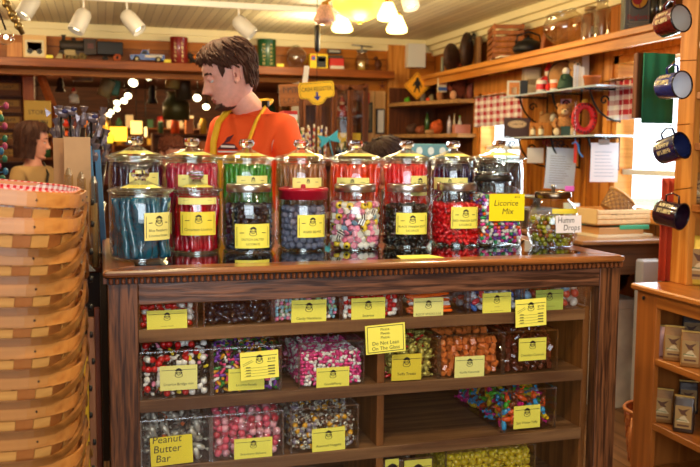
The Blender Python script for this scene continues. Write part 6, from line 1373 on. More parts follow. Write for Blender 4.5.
def make_splint(lined=False):
    t = thing('splint_basket', 'x', 'basket', (0, 0, 0)); H = .19; NS = 88; RW = 8
    base = resample(rrect(HW, HD, RC_), NS); b = B()
    def P3(i, z, o):
        p, n_ = base[i % NS]; k = .80 + .20 * (z / H) ** .8; q = p * k + n_ * o; return (q.x, q.y, z)
    def patch_(i, z0, z1, o, mi, i1=None):
        i1 = i + 1 if i1 is None else i1
        b.add([P3(i, z0, o), P3(i1, z0, o), P3(i1, z1, o), P3(i, z1, o), P3(i, z0, o - .002), P3(i1, z0, o - .002), P3(i1, z1, o - .002), P3(i, z1, o - .002)], [(0, 1, 2, 3), (7, 6, 5, 4), (0, 4, 5, 1), (2, 6, 7, 3), (1, 5, 6, 2), (3, 7, 4, 0)], mi)
    for j in range(RW):
        z0 = H * j / RW; z1 = z0 + H / RW * .93
        for s_ in range(NS // 2):
            i = s_ * 2
            over = (s_ + j) % 2 == 0
            if over: patch_(i, z0, z1, .0035, random.choice((0, 2)), i + 2)
            else: patch_(i, z0, z1, -.0005, random.choice((1, 1, 0)), i + 2)
    for s_ in range(NS // 2): patch_(s_ * 2, 0, H, .0012, 1, s_ * 2 + 1) if s_ % 2 else None
    b.build('woven_side', SPL, t)
    b = B(); bb = [(p.x * .80, p.y * .80) for p, _ in base]; b.prism(bb, 0, .004, plane='xy'); b.build('bottom', [SPL[0]], t)
    for (o, z0, z1, nm) in ((.007, H - .021, H + .003, 'rim_band'), (-.004, H - .020, H + .006, 'inner_rim_band')):
        b = B(); n_ = NS
        for k in range(n_):
            i1 = (k + 1) % n_
            def Q(i, z, e): p, nn = base[i]; q = p + nn * (o + e); return (q.x, q.y, z)
            b.add([Q(k, z0, 0), Q(i1, z0, 0), Q(i1, z1, 0), Q(k, z1, 0), Q(k, z0, -.004), Q(i1, z0, -.004), Q(i1, z1, -.004), Q(k, z1, -.004)], [(0, 1, 2, 3), (7, 6, 5, 4), (0, 4, 5, 1), (2, 6, 7, 3)], 0)
            if nm == 'rim_band' and k % 8 == 0: p, nn = base[k]; q = p + nn * (o + .0005); b.ball((q.x, q.y, (z0 + z1) / 2), .0022, 1, 6, 4)
        b.build(nm, [BANDM, IRON], t)
    # two swing handles folded down, one to each long side
    for sg in (-1, 1):
        path = [q for q in resample(rrect(HW + .012, HD + .013, RC_ + .015), 80)]
        pts = []
        for p, nn in path:
            if p.y * sg < -.001: continue
            f = min(1, abs(p.y) / (HD * .95)); z = H - .015 - .088 * (f ** .8); pts.append((math.atan2(p.x, sg * p.y), Vector((p.x, p.y, z)), nn))
        pts.sort(key=lambda q: q[0]); b = B(); hw_ = .0072
        for k in range(len(pts) - 1):
            (_, p, n1), (_, q, n2) = pts[k], pts[k + 1]; n1 = Vector((n1.x, n1.y, 0)); n2 = Vector((n2.x, n2.y, 0)); Zv = Vector((0, 0, hw_))
            b.add([p - Zv + n1 * .003, q - Zv + n2 * .003, q + Zv + n2 * .003, p + Zv + n1 * .003, p - Zv - n1 * .003, q - Zv - n2 * .003, q + Zv - n2 * .003, p + Zv - n1 * .003], [(0, 1, 2, 3), (7, 6, 5, 4), (0, 4, 5, 1), (2, 6, 7, 3)] + ([(3, 7, 4, 0)] if k == 0 else []) + ([(1, 5, 6, 2)] if k == len(pts) - 2 else []))
        b.build('swing_handle', [HANDM], t)
    for x in (-1, 1): B().lathe([(0, 0), (.007, 0), (.006, .006), (0, .007)], 10, 0, Tm((x * (HW + .02), 0, H - .015), (0, x * PI / 2, 0))).build('rivet', [IRON], t)
    return t
SX, SY = -.275, 1.78; PITCH = .057; TOPZ = 1.305; NB = 12
sb = make_splint(); k_ = NB - 1
order = ['bottom', 'second', 'third', 'fourth', 'fifth', 'sixth', 'seventh', 'eighth', 'ninth', 'tenth', 'eleventh', 'topmost']
for k in range(NB):
    o = sb if k == 0 else dup(sb)
    z = TOPZ - .19 - (NB - 1 - k) * PITCH
    o.location = (SX + random.uniform(-.004, .004) + (k == NB - 1) * -.006, SY + random.uniform(-.004, .004), z); o.rotation_euler = (0, .004 * k + (.05 if k == NB - 1 else 0), random.uniform(-.02, .02) - .05)
    o['label'] = 'splint wood basket with swing handles, %s' % ('topmost of the tall stack, red gingham inside' if k == NB - 1 else ('number %d from the top of the tall stack' % (NB - k) if k else 'lowest one of the tall stack')); o['group'] = 'nested splint baskets in the tall stack'
top = o
b = B(); n = 44; base = resample(rrect(HW - .006, HD - .006, RC_), n); b.uv = []
for i in range(n + 1):
    p, nn = base[i % n]
    for z, q in ((.10, .9), (.178, .975), (.198, 1.0), (.196, .985)): b.v.append((p.x * q, p.y * q, z)); b.uv.append((i / n * 3.0, z * 2.2))
for i in range(n):
    for k in range(3): b.f.append([i * 4 + k, (i + 1) * 4 + k, (i + 1) * 4 + k + 1, i * 4 + k + 1]); b.m.append(0); b.s.append(True)
b.f.append([i * 4 for i in range(n)]); b.m.append(0); b.s.append(False)
o_ = b.build('gingham_lining', [checker('gingham_small', '#f6efe6', '#c8232e', 34)], top)
zb = TOPZ - .19 - (NB - 1) * PITCH
t = thing('plant_stand', 'plain wooden stand under the tall stack of baskets', 'stand', (SX, SY, 0)); B().box(-.22, .22, -.16, .16, zb - .025, zb - .001, bev=.004).build('stand_top', [OAKX], t)
for x in (-.2, .16):
    for y in (-.14, .10): B().box(x, x + .04, y, y + .04, 0, zb - .025).build('leg', [OAKZ], t)
# boards beside the case
def board(px0, px1, py0, py1, v, dp, mat, words, nm='board'):
    u0, u1 = UX(px0, v, 350), UX(px1, v, 350); z1 = PV(px0, py0, v).z; z0 = PV(px0, py1, v).z if py1 < 460 else 0
    return u0, u1, z0, z1
for (x0, x1, y0, y1, v, m_, nm, w_) in ((84, 88.5, 346, 425, 2.30, M('#d9b020', .6), 'yellow_board', 'yellow edged board leaning between baskets and display case'), (88.5, 95.5, 318, 440, 2.34, wood('lean_board', '#8a5c3c', '#a8765a', 2, 1, .6), 'wooden_board', 'grey brown board standing beside the yellow edged one'), (95.5, 101, 308, 470, 2.38, M('#7a3a1c', .5, var=.15, bs=20), 'wooden_post', 'reddish brown upright post beside the display case')):
    u0, u1 = UX(x0, v, 380), UX(x1, v, 380); z1 = PV(x0, y0, v).z; z0 = 0.0
    one(nm, B().box(u0, u1, v, v + .02, z0, z1, bev=.002), [m_], w_, 'board')
# ------------------------------------------------------------ side counter with bags and sticks behind the baskets
SCZ = 1.02
sv = 2.75; su0, su1 = UX(30, sv, 230), UX(99, sv, 230)
t = thing('side_counter', 'dark side counter behind the basket stack carrying paper bags and sticks', 'counter', ((su0 + su1) / 2 - .08, sv + .25, 0)); w_ = .32
B().box(-w_, .20, -.27, .27, SCZ - .03, SCZ, bev=.004).build('counter_top', [DARKW], t); B().box(-w_ + .02, .18, -.25, .25, 0, SCZ - .03).build('counter_body', [M('#1d120c', .6)], t)
def paper_bag(px0, px1, py0, v, words, rz=0, z=SCZ + .0006, col='#cda070'):
    u0, u1 = UX(px0, v, 180), UX(px1, v, 180); h = PV(px0, py0, v).z - z; w_ = u1 - u0; d_ = .07; b = B(); t_ = .0012
    b.box(-w_ / 2, w_ / 2, -d_ / 2, -d_ / 2 + t_, 0, h); b.box(-w_ / 2, w_ / 2, d_ / 2 - t_, d_ / 2, 0, h); b.box(-w_ / 2, w_ / 2, -d_ / 2, d_ / 2, 0, t_)
    for q_ in (-1, 1): x = q_ * w_ / 2; b.add([(x, -d_ / 2, 0), (x, -d_ / 2, h), (x - q_ * .022, 0, h), (x - q_ * .012, 0, 0)], [(0, 1, 2, 3)], 0); b.add([(x, d_ / 2, 0), (x, d_ / 2, h), (x - q_ * .022, 0, h), (x - q_ * .012, 0, 0)], [(3, 2, 1, 0)], 0)
    return one('paper_bag', b, [M(col, .8, var=.06, bs=14)], words, 'paper bag', ((u0 + u1) / 2, v, z), rz)
paper_bag(65, 91, 137, 2.80, 'brown paper bag standing open behind the basket stack, larger one'); paper_bag(54.5, 66, 138, 2.90, 'brown paper bag half hidden behind the larger one', 0, SCZ + .0006, '#b98a5a')
# bundle of wrapped dark sticks in a holder
t = thing('stick_holder', 'glass holder full of wrapped meat sticks rising above the paper bags', 'holder', (UX(80, 3.0, 180), 3.02, SCZ + .0006)); B().lathe([(0, 0), (.07, 0), (.085, .17), (.08, .17), (.066, .006), (0, .006)], 20).build('holder_side', [ACRE], t)
rd = random.Random(5)
SHW = M('#85777a', .25, .4, bump=.6, bs=80, name='crinkled_wrap'); DKS = M('#2a1712', .3, coat=.6)
for i in range(38):
    px = rd.uniform(52, 108); py = rd.uniform(106, 150); v = 3.02 + rd.uniform(-.06, .06); tp = PV(px, py, v); bs_ = Vector((t.location.x + rd.uniform(-.04, .04), 3.02 + rd.uniform(-.03, .03), SCZ + .02)); d = tp - bs_; L2 = d.length; dn = d.normalized()
    b = B(); Rm = dn.to_track_quat('Z', 'Y').to_matrix().to_4x4(); b.lathe([(0, 0), (.009, .004), (.009, L2 - .07), (0, L2 - .07)], 8, 0, Rm); b.lathe([(.010, L2 - .06), (.012, L2 - .04), (.005, L2 - .02), (.014, L2), (.0, L2 - .01)], 7, 1, Rm, sm=False)
    o = one('wrapped_stick', b, [DKS, SHW] if i % 5 else [M('#5a2018', .4), SHW], 'dark wrapped meat stick with crinkled silvery end in the glass holder', 'meat stick', tuple(bs_), group='wrapped sticks in the glass holder')
for (px, py, w_) in ((61, 113, 'leftmost'), (70, 111, 'middle'), (91, 118, 'rightmost')):
    v = 2.98; c = PV(px, py, v); b = B().ball((0, 0, 0), (.026, .010, .014), 0, 7, 5, Tm((0, 0, 0), (0, .5, 0))); b.ball((.012, -.008, .006), (.012, .006, .008), 1, 5, 4); b.prism([(-.03, 0), (-.05, .015), (-.045, -.015)], -.004, .004, 0); b.tube([(0, 0, -.01), (0, .01, SCZ + .02 - c.z)], .004, 5, 2)
    one('foil_sweet', b, [SHW, M('#3a3a66', .3), IRON], 'silvery foil wrapped sweet on a stick above the paper bags, %s of three' % w_, 'sweet', tuple(c))
# blue ended cartons
for (x0, x1, y0, v, w_, rz) in ((49, 55, 149, 2.95, 'leftmost', .0), (91.5, 98, 146, 2.92, 'middle', 0), (100, 106, 150, 2.96, 'rightmost', 0)):
    u0, u1 = UX(x0, v, 180), UX(x1, v, 180); h = PV(x0, y0, v).z - SCZ; one('blue_carton', B().box(-(u1 - u0) / 2, (u1 - u0) / 2, 0, .05, 0, h, bev=.002), [M('#4a86b8', .5)], 'slim blue carton standing behind the paper bags, %s of three' % w_, 'carton', ((u0 + u1) / 2, v, SCZ + .0006), rot=(0, (.06 if x0 < 60 else -.05), 0))
# cellophane packets at the case side
CEL = glass('clear_cello', (.8, .76, .66), .22, .5, .2)
for k, px in enumerate((94, 99, 104)):
    v = 2.62; u = UX(px, v, 200); zt_ = PV(px, 168 + 4 * k, v).z
    b = B(); b.lathe([(0, 0), (.014, .002), (.016, .05), (.012, zt_ - SCZ - .02), (.004, zt_ - SCZ)], 8, 0, sm=False); b.lathe([(0, .002), (.009, .002), (.009, (zt_ - SCZ) * .7), (0, (zt_ - SCZ) * .7)], 8, 1)
    one('cello_packet', b, [CEL, M(('#a8783c', '#8a5a34', '#b09060')[k], .6)], 'clear cellophane packet of tan sticks left of the case, %s of three' % ('left', 'middle', 'right')[k], 'packet', (min(u, -.02 - .035 * (2 - k)), v, SCZ + .0006))
a0 = PV(101, 238, 2.52); b = B().prism([(-.045, 0), (.045, 0), (0, .05)], -.01, .01); one('grey_wedge', b, [M('#7d8084', .6)], 'grey triangular wedge standing at the left corner of the display case', 'wedge', (-.065, 2.55, SCZ + .0006))
a0 = PV(92, 240, 2.5); one('orange_box', B().box(-.018, .018, -.03, .03, 0, .035, bev=.002), [M('#c4501c', .6)], 'small orange box left of the grey wedge', 'box', (-.11, 2.52, SCZ + .0006))
one('blue_label_box', B().box(-.02, .02, -.02, .02, 0, .10, bev=.002).box(-.012, .012, -.0215, -.0205, .03, .07, 1), [M('#1c3a8a', .5), WHITE], 'dark blue box with white label before the cellophane packets', 'box', (-.085, 2.585, SCZ + .0006), rz=-.2)
# ------------------------------------------------------------ lollipop tree at far left
t = thing('lollipop_stand', 'tall stand crowded with small colourful toys at the left frame edge', 'display stand', (UX(-9, 3.3, 130), 3.3, 0)); zt_ = PV(0, 100, 3.3).z
B().tube([(0, 0, 0), (0, 0, zt_)], .015, 8).build('pole', [IRON], t); B().lathe([(0, 0), (.15, 0), (.15, .02), (0, .02)], 20).build('base', [IRON], t)
CL = ['#a83a5a', '#c8b8a0', '#2f6a88', '#b8882a', '#8a241c', '#2a6a48', '#1a1a1a', '#d0c0a8']
for i in range(46):
    a_ = i * 2.4; z = zt_ - .02 - i * .009; r_ = .035 + .02 * random.random()
    o = one('small_toy', B().ball((0, 0, 0), (.010, .010, .014), 0, 7, 5).tube([(0, 0, 0), (-math.cos(a_) * r_, -math.sin(a_) * r_, -.01)], .002, 4), [M(CL[i % 8], .5)], 'small %s toy on the crowded stand at the left frame edge' % ['pink', 'cream', 'blue', 'yellow', 'red', 'green', 'black', 'white'][i % 8], 'toy', (t.location.x + math.cos(a_) * r_, 3.3 + math.sin(a_) * r_, z), group='small toys on the crowded stand')
# ============================================================ BACK ROOM
BW = 8.6
t = thing('crate_shelf', 'tall dark shelf of labelled drawers at the far left of the back room', 'shelf', (-1.35, BW, 0)); b = B()
x0, x1 = UX(-14, BW, 100) + 1.35, UX(24, BW, 100) + 1.35
for z in (.5, .9, 1.25, 1.40, 1.55, 1.70, 1.85, 2.0): b.box(x0, x1, -.15, .15, z - .015, z)
b.box(x0 - .03, x0, -.15, .15, 0, 2.3); b.box(x1, x1 + .03, -.15, .15, 0, 2.3); b.box(x0, x1, .14, .15, 0, 2.3); b.build('shelf_frame', [DARKWZ], t)
for k, (z, tx) in enumerate(((1.25, 'SPICES'), (1.40, 'TEA & COFFEE'), (1.55, 'FUN FOODS'), (1.70, 'KITCHEN'), (1.85, 'SODA'))):
    q = B().box(x0 + .01, x1 - .01, -.17, .10, z + .004, z + .125); d_ = q.build('drawer', [wood('drawer_wood', '#6b3c16', '#9a6226', 0, 1, .5)], t)
    q = B().box(x0 + .05, x1 - .03, -.174, -.171, z + .06, z + .115); (write(q, tx, (x0 + x1) / 2, z + .072, .04, -.1745, 1, (x1 - x0) * .7) if tx == 'KITCHEN' else scribble(q, (x0 + x1) / 2, z + .072, (x1 - x0) * .6, .03, -.1745, 1, len(tx))); q.build('name_card', [M('#b8892a', .6), INK], d_)
pu = UX(29, 7.6, 100); one('wood_post', B().box(pu - .045, pu + .045, 7.56, 7.65, 0, ZC - .002, bev=.004), [wood('post_red', '#7a3a18', '#9c5226', 2, 1, .5)], 'reddish wooden post left of the yellow board in the back room', 'post')
p0, p1 = PV(34, 68, 7.5), PV(55, 112, 7.5)
one('diagonal_beam', B().tube([p0 + Vector((0, 0, .08)), p1, PV(56, 150, 7.5)], .035, 4, sm=False), [wood('beam_wood', '#7a3a18', '#9c5226', 0, 1, .5)], 'slanting reddish beam beside the post in the back room', 'beam')
c = PV(38, 118, 7.4); b = B().box(-.105, .105, -.01, .01, -.14, .14, bev=.003)
write(b, 'STORE', 0, .03, .05, -.0115, 1, .17); scribble(b, 0, -.05, .15, .035, -.0115, 1, 6)
one('yellow_board', b, [M('#b8902a', .6), INK], 'yellow board with dark lettering hanging in the back room behind the woman', 'sign', tuple(c)); 
B().tube([(0, 0, .14), (0, 0, ZC - c.z)], .003, 4).build('cord', [IRON], bpy.data.objects['yellow_board.001'] if 'yellow_board.001' in bpy.data.objects else None)
# hanging goods under the high shelf / ceiling
def hanger(o, top_local, z_up): pass
def pail(px, py0, py1, wpx, v, nm, words, mat, cat='pail', tilt=0, shape='can'):
    c0, c1 = PV(px, py0, v), PV(px, py1, v); k = depth(c0.x, c0.y) / F; w_ = wpx * k / 2; h = c0.z - c1.z
    t = thing(nm, words, cat, (c0.x, v, c1.z), rot=(0, tilt, 0)); b = B()
    if shape == 'can': b.lathe([(0, 0), (w_, 0), (w_ * 1.02, h), (w_ * .96, h), (w_ * .93, .01), (0, .01)], 18)
    elif shape == 'milk': b.lathe([(0, 0), (w_, 0), (w_, h * .6), (w_ * .6, h * .8), (w_ * .6, h * .95), (w_ * .75, h), (0, h)], 18)
    elif shape == 'lantern': b.lathe([(0, 0), (w_, 0), (w_ * .9, h * .2), (w_ * .6, h * .3), (w_ * .75, h * .6), (w_ * .5, h * .75), (w_ * .6, h * .85), (0, h)], 14)
    elif shape == 'box': b.box(-w_, w_, -.06, .06, 0, h, bev=.01)
    b.build('body', [mat], t); B().tube([(-w_ * .9, 0, h * .95), (0, 0, h + w_), (w_ * .9, 0, h * .95)], .004, 5).build('wire_handle', [IRON], t)
    B().tube([(0, 0, h + w_), (-math.tan(tilt) * (ZC - c1.z) * 0, 0, max(h + w_ + .01, (ZC - c1.z) / math.cos(tilt) * .985))], .0025, 4).build('cord', [IRON], t); return t
pail(82, 68, 81, 20, 7.6, 'glass_lantern', 'glass lantern with pale posts hanging under the high shelf', M('#8a7a6a', .3, .4), 'lantern', 0, 'can')
t = pail(103, 79, 96, 13, 7.9, 'tan_cylinder', 'tan cylinder hanging beside the green basket', M('#8a7a50', .6), 'tin', .35); t = pail(111, 80, 95, 14, 8.0, 'green_basket', 'small green plastic basket hanging in the back room', M('#2a6a4a', .5), 'basket', .2, 'box')
pail(172, 70, 88, 14, 7.5, 'milk_pail', 'tall tin pail hanging under the high shelf left of the clerk', M('#a89858', .35, .6), 'pail', .12); pail(184, 72, 100, 16, 7.9, 'dark_pail', 'dark tin pail hanging behind the tall tin one', M('#4a4434', .4, .5), 'pail', -.1)
pail(176, 92, 120, 26, 8.4, 'brass_kettle', 'large dull green metal kettle hanging left of the clerk', M('#4d4a28', .4, .5), 'kettle', 0, 'milk')
pail(60, 77, 92, 10, 8.5, 'dark_lantern', 'small dark lantern hanging in the back room', M('#3a2c22', .5, .3), 'lantern', 0, 'lantern'); pail(152, 84, 104, 10, 9.0, 'black_lantern', 'black lantern hanging right of the bright ceiling lamps', M('#14100e', .5, .3), 'lantern', 0, 'lantern')
c = PV(74, 103, 8.2); figure('santa_doll', 'small red and white doll hanging in the back room', 'doll', (c.x, c.y, c.z), .14, '#d8cdb8', '#e0b48a', '#b0180e'); t_ = bpy.data.objects[[o.name for o in bpy.data.objects if o.name.startswith('santa_doll')][0]]; B().tube([(0, 0, .13), (0, 0, ZC - c.z)], .0025, 4).build('cord', [IRON], t_)
# ceiling lamps of the back room, running away along a track
GLOW = M('#fff2c0', .5, em=9, name='lamp_glow')
k_ = 0
for (px, py, v) in ((140, 71, 7.9), (148, 76, 8.4), (133, 83, 9.0), (128, 96, 10.5), (124, 101, 11.2), (117, 103, 12), (117, 109, 12.8), (111, 112, 13.2), (109, 115, 13.6), (197, 98, 9.2), (184, 108, 11.5), (206, 107, 10.5), (166, 114, 12.5), (3, 66, 7.5)):
    c = PV(px, py, v); k_ += 1; r_ = .045 if v > 9 else .05
    t = thing('ceiling_spot', 'glowing ceiling lamp of the dark back room', 'lamp', (c.x, v, ZC - .001), group='glowing ceiling lamps of the back room'); z = c.z - ZC
    d = (O_ * 0 + Vector((-.2, -.8, -.6))).normalized(); T_ = Matrix.Translation((0, 0, min(z, -.07))) @ d.to_track_quat('Z', 'Y').to_matrix().to_4x4()
    B().lathe([(0, -.09), (r_ * .8, -.08), (r_, 0), (r_ * .95, .0), (r_ * .7, -.03)], 16, 0, T_).build('lamp_can', [IRON], t); B().lathe([(0, .0), (r_ * .94, -.004)], 16, 0, T_).build('bulb_face', [GLOW], t); B().tube([(0, 0, 0), T_ @ Vector((0, 0, -.085))], .006, 5).build('stem', [IRON], t)
# glowing signs and a far counter
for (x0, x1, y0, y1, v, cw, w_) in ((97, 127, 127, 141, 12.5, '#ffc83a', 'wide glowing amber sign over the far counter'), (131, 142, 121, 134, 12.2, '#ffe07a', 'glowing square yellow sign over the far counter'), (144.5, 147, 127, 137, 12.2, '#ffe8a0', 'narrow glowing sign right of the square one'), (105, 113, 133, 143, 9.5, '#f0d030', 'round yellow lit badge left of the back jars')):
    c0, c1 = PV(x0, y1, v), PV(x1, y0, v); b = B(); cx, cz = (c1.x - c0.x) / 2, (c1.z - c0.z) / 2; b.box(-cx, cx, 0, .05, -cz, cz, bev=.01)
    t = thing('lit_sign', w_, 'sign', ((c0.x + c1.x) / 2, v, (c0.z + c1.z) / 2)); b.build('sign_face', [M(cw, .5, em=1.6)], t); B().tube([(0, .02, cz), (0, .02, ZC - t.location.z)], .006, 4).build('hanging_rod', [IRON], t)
# back room shelving with goods
GW = ['#b0281c', '#d8781c', '#e0b030', '#2a5a34', '#d8c8a8', '#3a4a7a', '#6a2a1c', '#c9501c', '#8a6a3a', '#1f1a16']; GN = ['red', 'orange', 'yellow', 'green', 'cream', 'blue', 'brown red', 'rust', 'tan', 'black']
for (sx, sv_, n_, zs, w_) in ((-.55, 9.8, 9, (1.0, 1.28, 1.52), 'left'), (1.15, 9.4, 8, (1.0, 1.3, 1.55), 'middle'), (2.1, 8.9, 8, (1.0, 1.25, 1.5, 1.75), 'right'), (.5, 13.2, 14, (.9, 1.2, 1.45, 1.7), 'farthest')):
    L2 = n_ * .15; b = B()
    for z in zs: b.box(-L2 / 2, L2 / 2, -.14, .14, z - .02, z)
    b.box(-L2 / 2 - .02, -L2 / 2, -.14, .14, 0, zs[-1]); b.box(L2 / 2, L2 / 2 + .02, -.14, .14, 0, zs[-1]); b.box(-L2 / 2, L2 / 2, .13, .14, 0, zs[-1])
    one('store_shelf', b, [wood('store_shelf_wood', '#5a2e12', '#8a5022', 0, 1, .5)], 'dark wooden shelf full of goods in the back room, %s one' % w_, 'shelf', (sx, sv_, 0))
    for z in zs:
        for i in range(n_):
            h = random.uniform(.08, .2); j = random.randrange(10); x = sx - L2 / 2 + .075 + i * .15; kd = random.randrange(3); b = B(); q = random.uniform(.035, .06)
            if kd == 0: b.box(-q, q, -.04, .04, 0, h, bev=.004)
            elif kd == 1: b.lathe([(0, 0), (q * .8, 0), (q * .8, h * .65), (q * .35, h * .8), (q * .35, h), (0, h)], 10)
            else: b.lathe([(0, 0), (q * .8, 0), (q * .85, h * .8), (q * .6, h), (0, h)], 10)
            one(('goods_box', 'goods_bottle', 'goods_jar')[kd], b, [M(GW[j], .45)], 'blurred %s %s on the %s shelf of the back room' % (GN[j], ('box', 'bottle', 'jar')[kd], w_), ('box', 'bottle', 'jar')[kd], (x, sv_ - .05, z + .0006), group='goods on the %s shelf of the back room' % w_)
one('far_counter', B().box(-1.2, 1.8, 11.6, 12.1, 0, 1.15, bev=.01), [wood('far_counter_wood', '#8a4a1c', '#b8702e', 0, .6, .5)], 'long orange wood counter far back in the store', 'counter')
# wall dividing the back room on the right
sbox('wall_right_back', 2.9, 3.0, VB + .12, 14.2, 0, ZC, PINEZ_Y)
# stacked things right of the clerk
tz = 1.0; one('clerk_table', B().box(.9, 1.55, 4.6, 5.1, .95, 1.0, bev=.004).box(.95, 1.5, 4.65, 5.05, 0, .95), [DARKW], 'dark table behind the clerk carrying a bright bin', 'table')
u0, u1 = UX(283, 4.75, 120), UX(297, 4.75, 120); h = PV(290, 111, 4.75).z - tz
t = thing('bright_bin', 'white bin with red top and yellow green front behind the clerk', 'bin', ((u0 + u1) / 2, 4.8, tz + .0006)); B().box(-(u1 - u0) / 2, (u1 - u0) / 2, -.06, .06, 0, h - .05, bev=.004).build('bin_body', [M('#c8c44a', .5)], t); B().box(-(u1 - u0) / 2, (u1 - u0) / 2, -.062, .062, h - .05, h - .02).build('white_band', [WHITE], t); B().box(-(u1 - u0) / 2, (u1 - u0) / 2, -.062, .062, h - .02, h).build('red_lid', [M('#c8281a', .5)], t)
# teal box group right of second person
t = thing('teal_case', 'pale teal box with round pictures behind the back row jars', 'box', (UX(431, 5.2, 150), 5.2, 0)); z0 = PV(431, 158, 5.2).z; z1 = PV(431, 144, 5.2).z
B().box(-.16, .12, -.05, .15, z0, z1, bev=.006).build('body', [M('#5f93a8', .5)], t); d = B(); [disc(d, -.10 + .08 * i, (z0 + z1) / 2, .022, .026, -.0512, 0) for i in range(3)]; d.build('round_picture', [M('#cfe0e8', .5)], t); B().box(-.3, .5, -.06, .3, z0 - .03, z0 - .0005).box(-.28, .48, -.04, .28, 0, z0 - .03).build('cupboard', [DARKW], t)

t = thing('added_dark_block', 'dark low cabinet behind the side counter, left of the clerk', 'cabinet', (-.45, 3.95, 0)); B().box(-.75, .62, -.17, .17, .90, .93, bev=.004).build('block_top', [DARKW], t); B().box(-.73, .60, -.15, .15, 0, .90).build('block_body', [M('#1d120c', .6)], t)  # added block that keeps the gap beside the case dark
# ============================================================ PEOPLE
def interp(tab, t):
    if t <= tab[0][0]: return tab[0][1:]
    for a_, b_ in zip(tab, tab[1:]):
        if t <= b_[0]:
            f = (t - a_[0]) / (b_[0] - a_[0]); f = f * f * (3 - 2 * f) * .35 + f * .65; return tuple(p + (q - p) * f for p, q in zip(a_[1:], b_[1:]))
    return tab[-1][1:]
#        t     front  back   half width
HT = [(-1.0, .046, .004, .016), (-.96, .070, .012, .030), (-.86, .082, .032, .043), (-.72, .079, .052, .053), (-.58, .083, .068, .059), (-.42, .083, .080, .064), (-.2, .083, .090, .069),
      (0, .084, .096, .073), (.16, .089, .100, .075), (.35, .090, .103, .0765), (.55, .083, .099, .074), (.72, .070, .087, .066), (.86, .050, .066, .051), (.95, .030, .042, .032), (1.0, .0, .0, .0)]
HH = .118
def gs(x, s): return math.exp(-(x / s) ** 2)
def head_pt(t, a_, off=0, feat=True):
    """a_ = 0 straight ahead (-y); returns point on the head"""
    f_, bk, w_ = interp(HT, t); s_, c_ = math.sin(a_), math.cos(a_)
    x = (w_ + off) * math.copysign(abs(s_) ** .92, s_); y = (f_ + off if c_ > 0 else bk + off) * math.copysign(abs(c_) ** .92, c_); z = HH * t + off * t
    if feat and c_ > 0:
        ax = abs(x); d = 0
        if -.44 < t < .22:
            k = (.22 - t) / .54 if t > -.32 else max(0, (t + .44) / .12); k = min(1, k); wd = .0085 + .006 * max(0, min(1, (.1 - t) / .4)); d += .034 * (k ** 1.2) * gs(x, wd)
            if t < -.2: d += .007 * gs(ax - .012, .006) * gs(t + .34, .07)
        d -= .0095 * gs(ax - .030, .015) * gs(t - .03, .10); d += .0045 * gs(ax - .028, .022) * gs(t - .19, .06)
        d += .0055 * gs(x, .021) * gs(t + .555, .040) + .0045 * gs(x, .019) * gs(t + .655, .040) - .003 * gs(x, .024) * gs(t + .605, .014) - .004 * gs(x, .03) * gs(t + .75, .05) + .006 * gs(x, .018) * gs(t + .88, .08)
        d += .003 * gs(ax - .045, .018) * gs(t + .22, .12)
        y += d
    return Vector((x, -y, z))
def smat(col): return M(col, .48, sub=.12, var=.05, bs=60)
def head_mesh(beard=False, brow='#2e1c12'):
    b = B(); n, m_ = 72, 66; vs = []; ts = [-1 + 2 * (j / m_) for j in range(m_ + 1)]; ts = [math.sin(t * PI / 2) * .35 + t * .65 for t in ts]
    for t in ts:
        for i in range(n): vs.append(head_pt(t, 2 * PI * i / n - PI))
    fs = []; ms = []
    for j in range(m_):
        for i in range(n):
            fs.append((j * n + i, (j + 1) * n + i, (j + 1) * n + (i + 1) % n, j * n + (i + 1) % n)); t = (ts[j] + ts[j + 1]) / 2; a_ = 2 * PI * (i + .5) / n - PI; p = head_pt(t, a_); ax = abs(p.x); mi = 0; fr = math.cos(a_) > 0
            if fr and ax < .023 * (1 - abs(t + .605) / .11) ** .5 if abs(t + .605) < .11 and fr else False: mi = 1
            if fr and abs(t - (.215 - (ax - .03) * 1.2)) < .032 and .012 < ax < .050: mi = 2
            if beard and fr and mi == 0 and (t < -.73 and ax < .034): mi = 2
            ms.append(mi)
    o = len(b.v); b.v = [tuple(v) for v in vs]; b.f = [list(f) for f in fs]; b.m = ms; b.s = [True] * len(fs)
    for q in (-1, 1):   # eyes, half closed lids, ears
        c = Vector((q * .030, -.0735, HH * .03)); b.ball(c, (.0125, .0118, .0120), 3, 14, 10); b.ball(c + Vector((0, -.0085, -.002)), (.0055, .0040, .0055), 4, 10, 6)
        b.ball(c + Vector((0, -.0012, .0028)), (.0146, .0142, .0122), 0, 14, 8)
        e = Vector((q * .074, .004, HH * -.02)); T_ = Matrix.Translation(e) @ Euler((-.15, 0, q * .35)).to_matrix().to_4x4()
        b.ball((q * .002, .004, 0), (.006, .016, .028), 0, 12, 10, T_)
        b.tube([T_ @ Vector((q * .006, .006 + .016 * math.cos(k * .5 + .2), .004 + .027 * math.sin(k * .5 + .2))) for k in range(-2, 8)], [.003, .0045, .005, .005, .005, .005, .0048, .0045, .004, .003], 8, 0)
        b.ball(T_ @ Vector((q * .005, -.004, -.023)), (.005, .007, .009), 0, 10, 6); b.ball(T_ @ Vector((q * .0065, -.002, -.002)), (.003, .006, .009), 5, 8, 6)
    return b
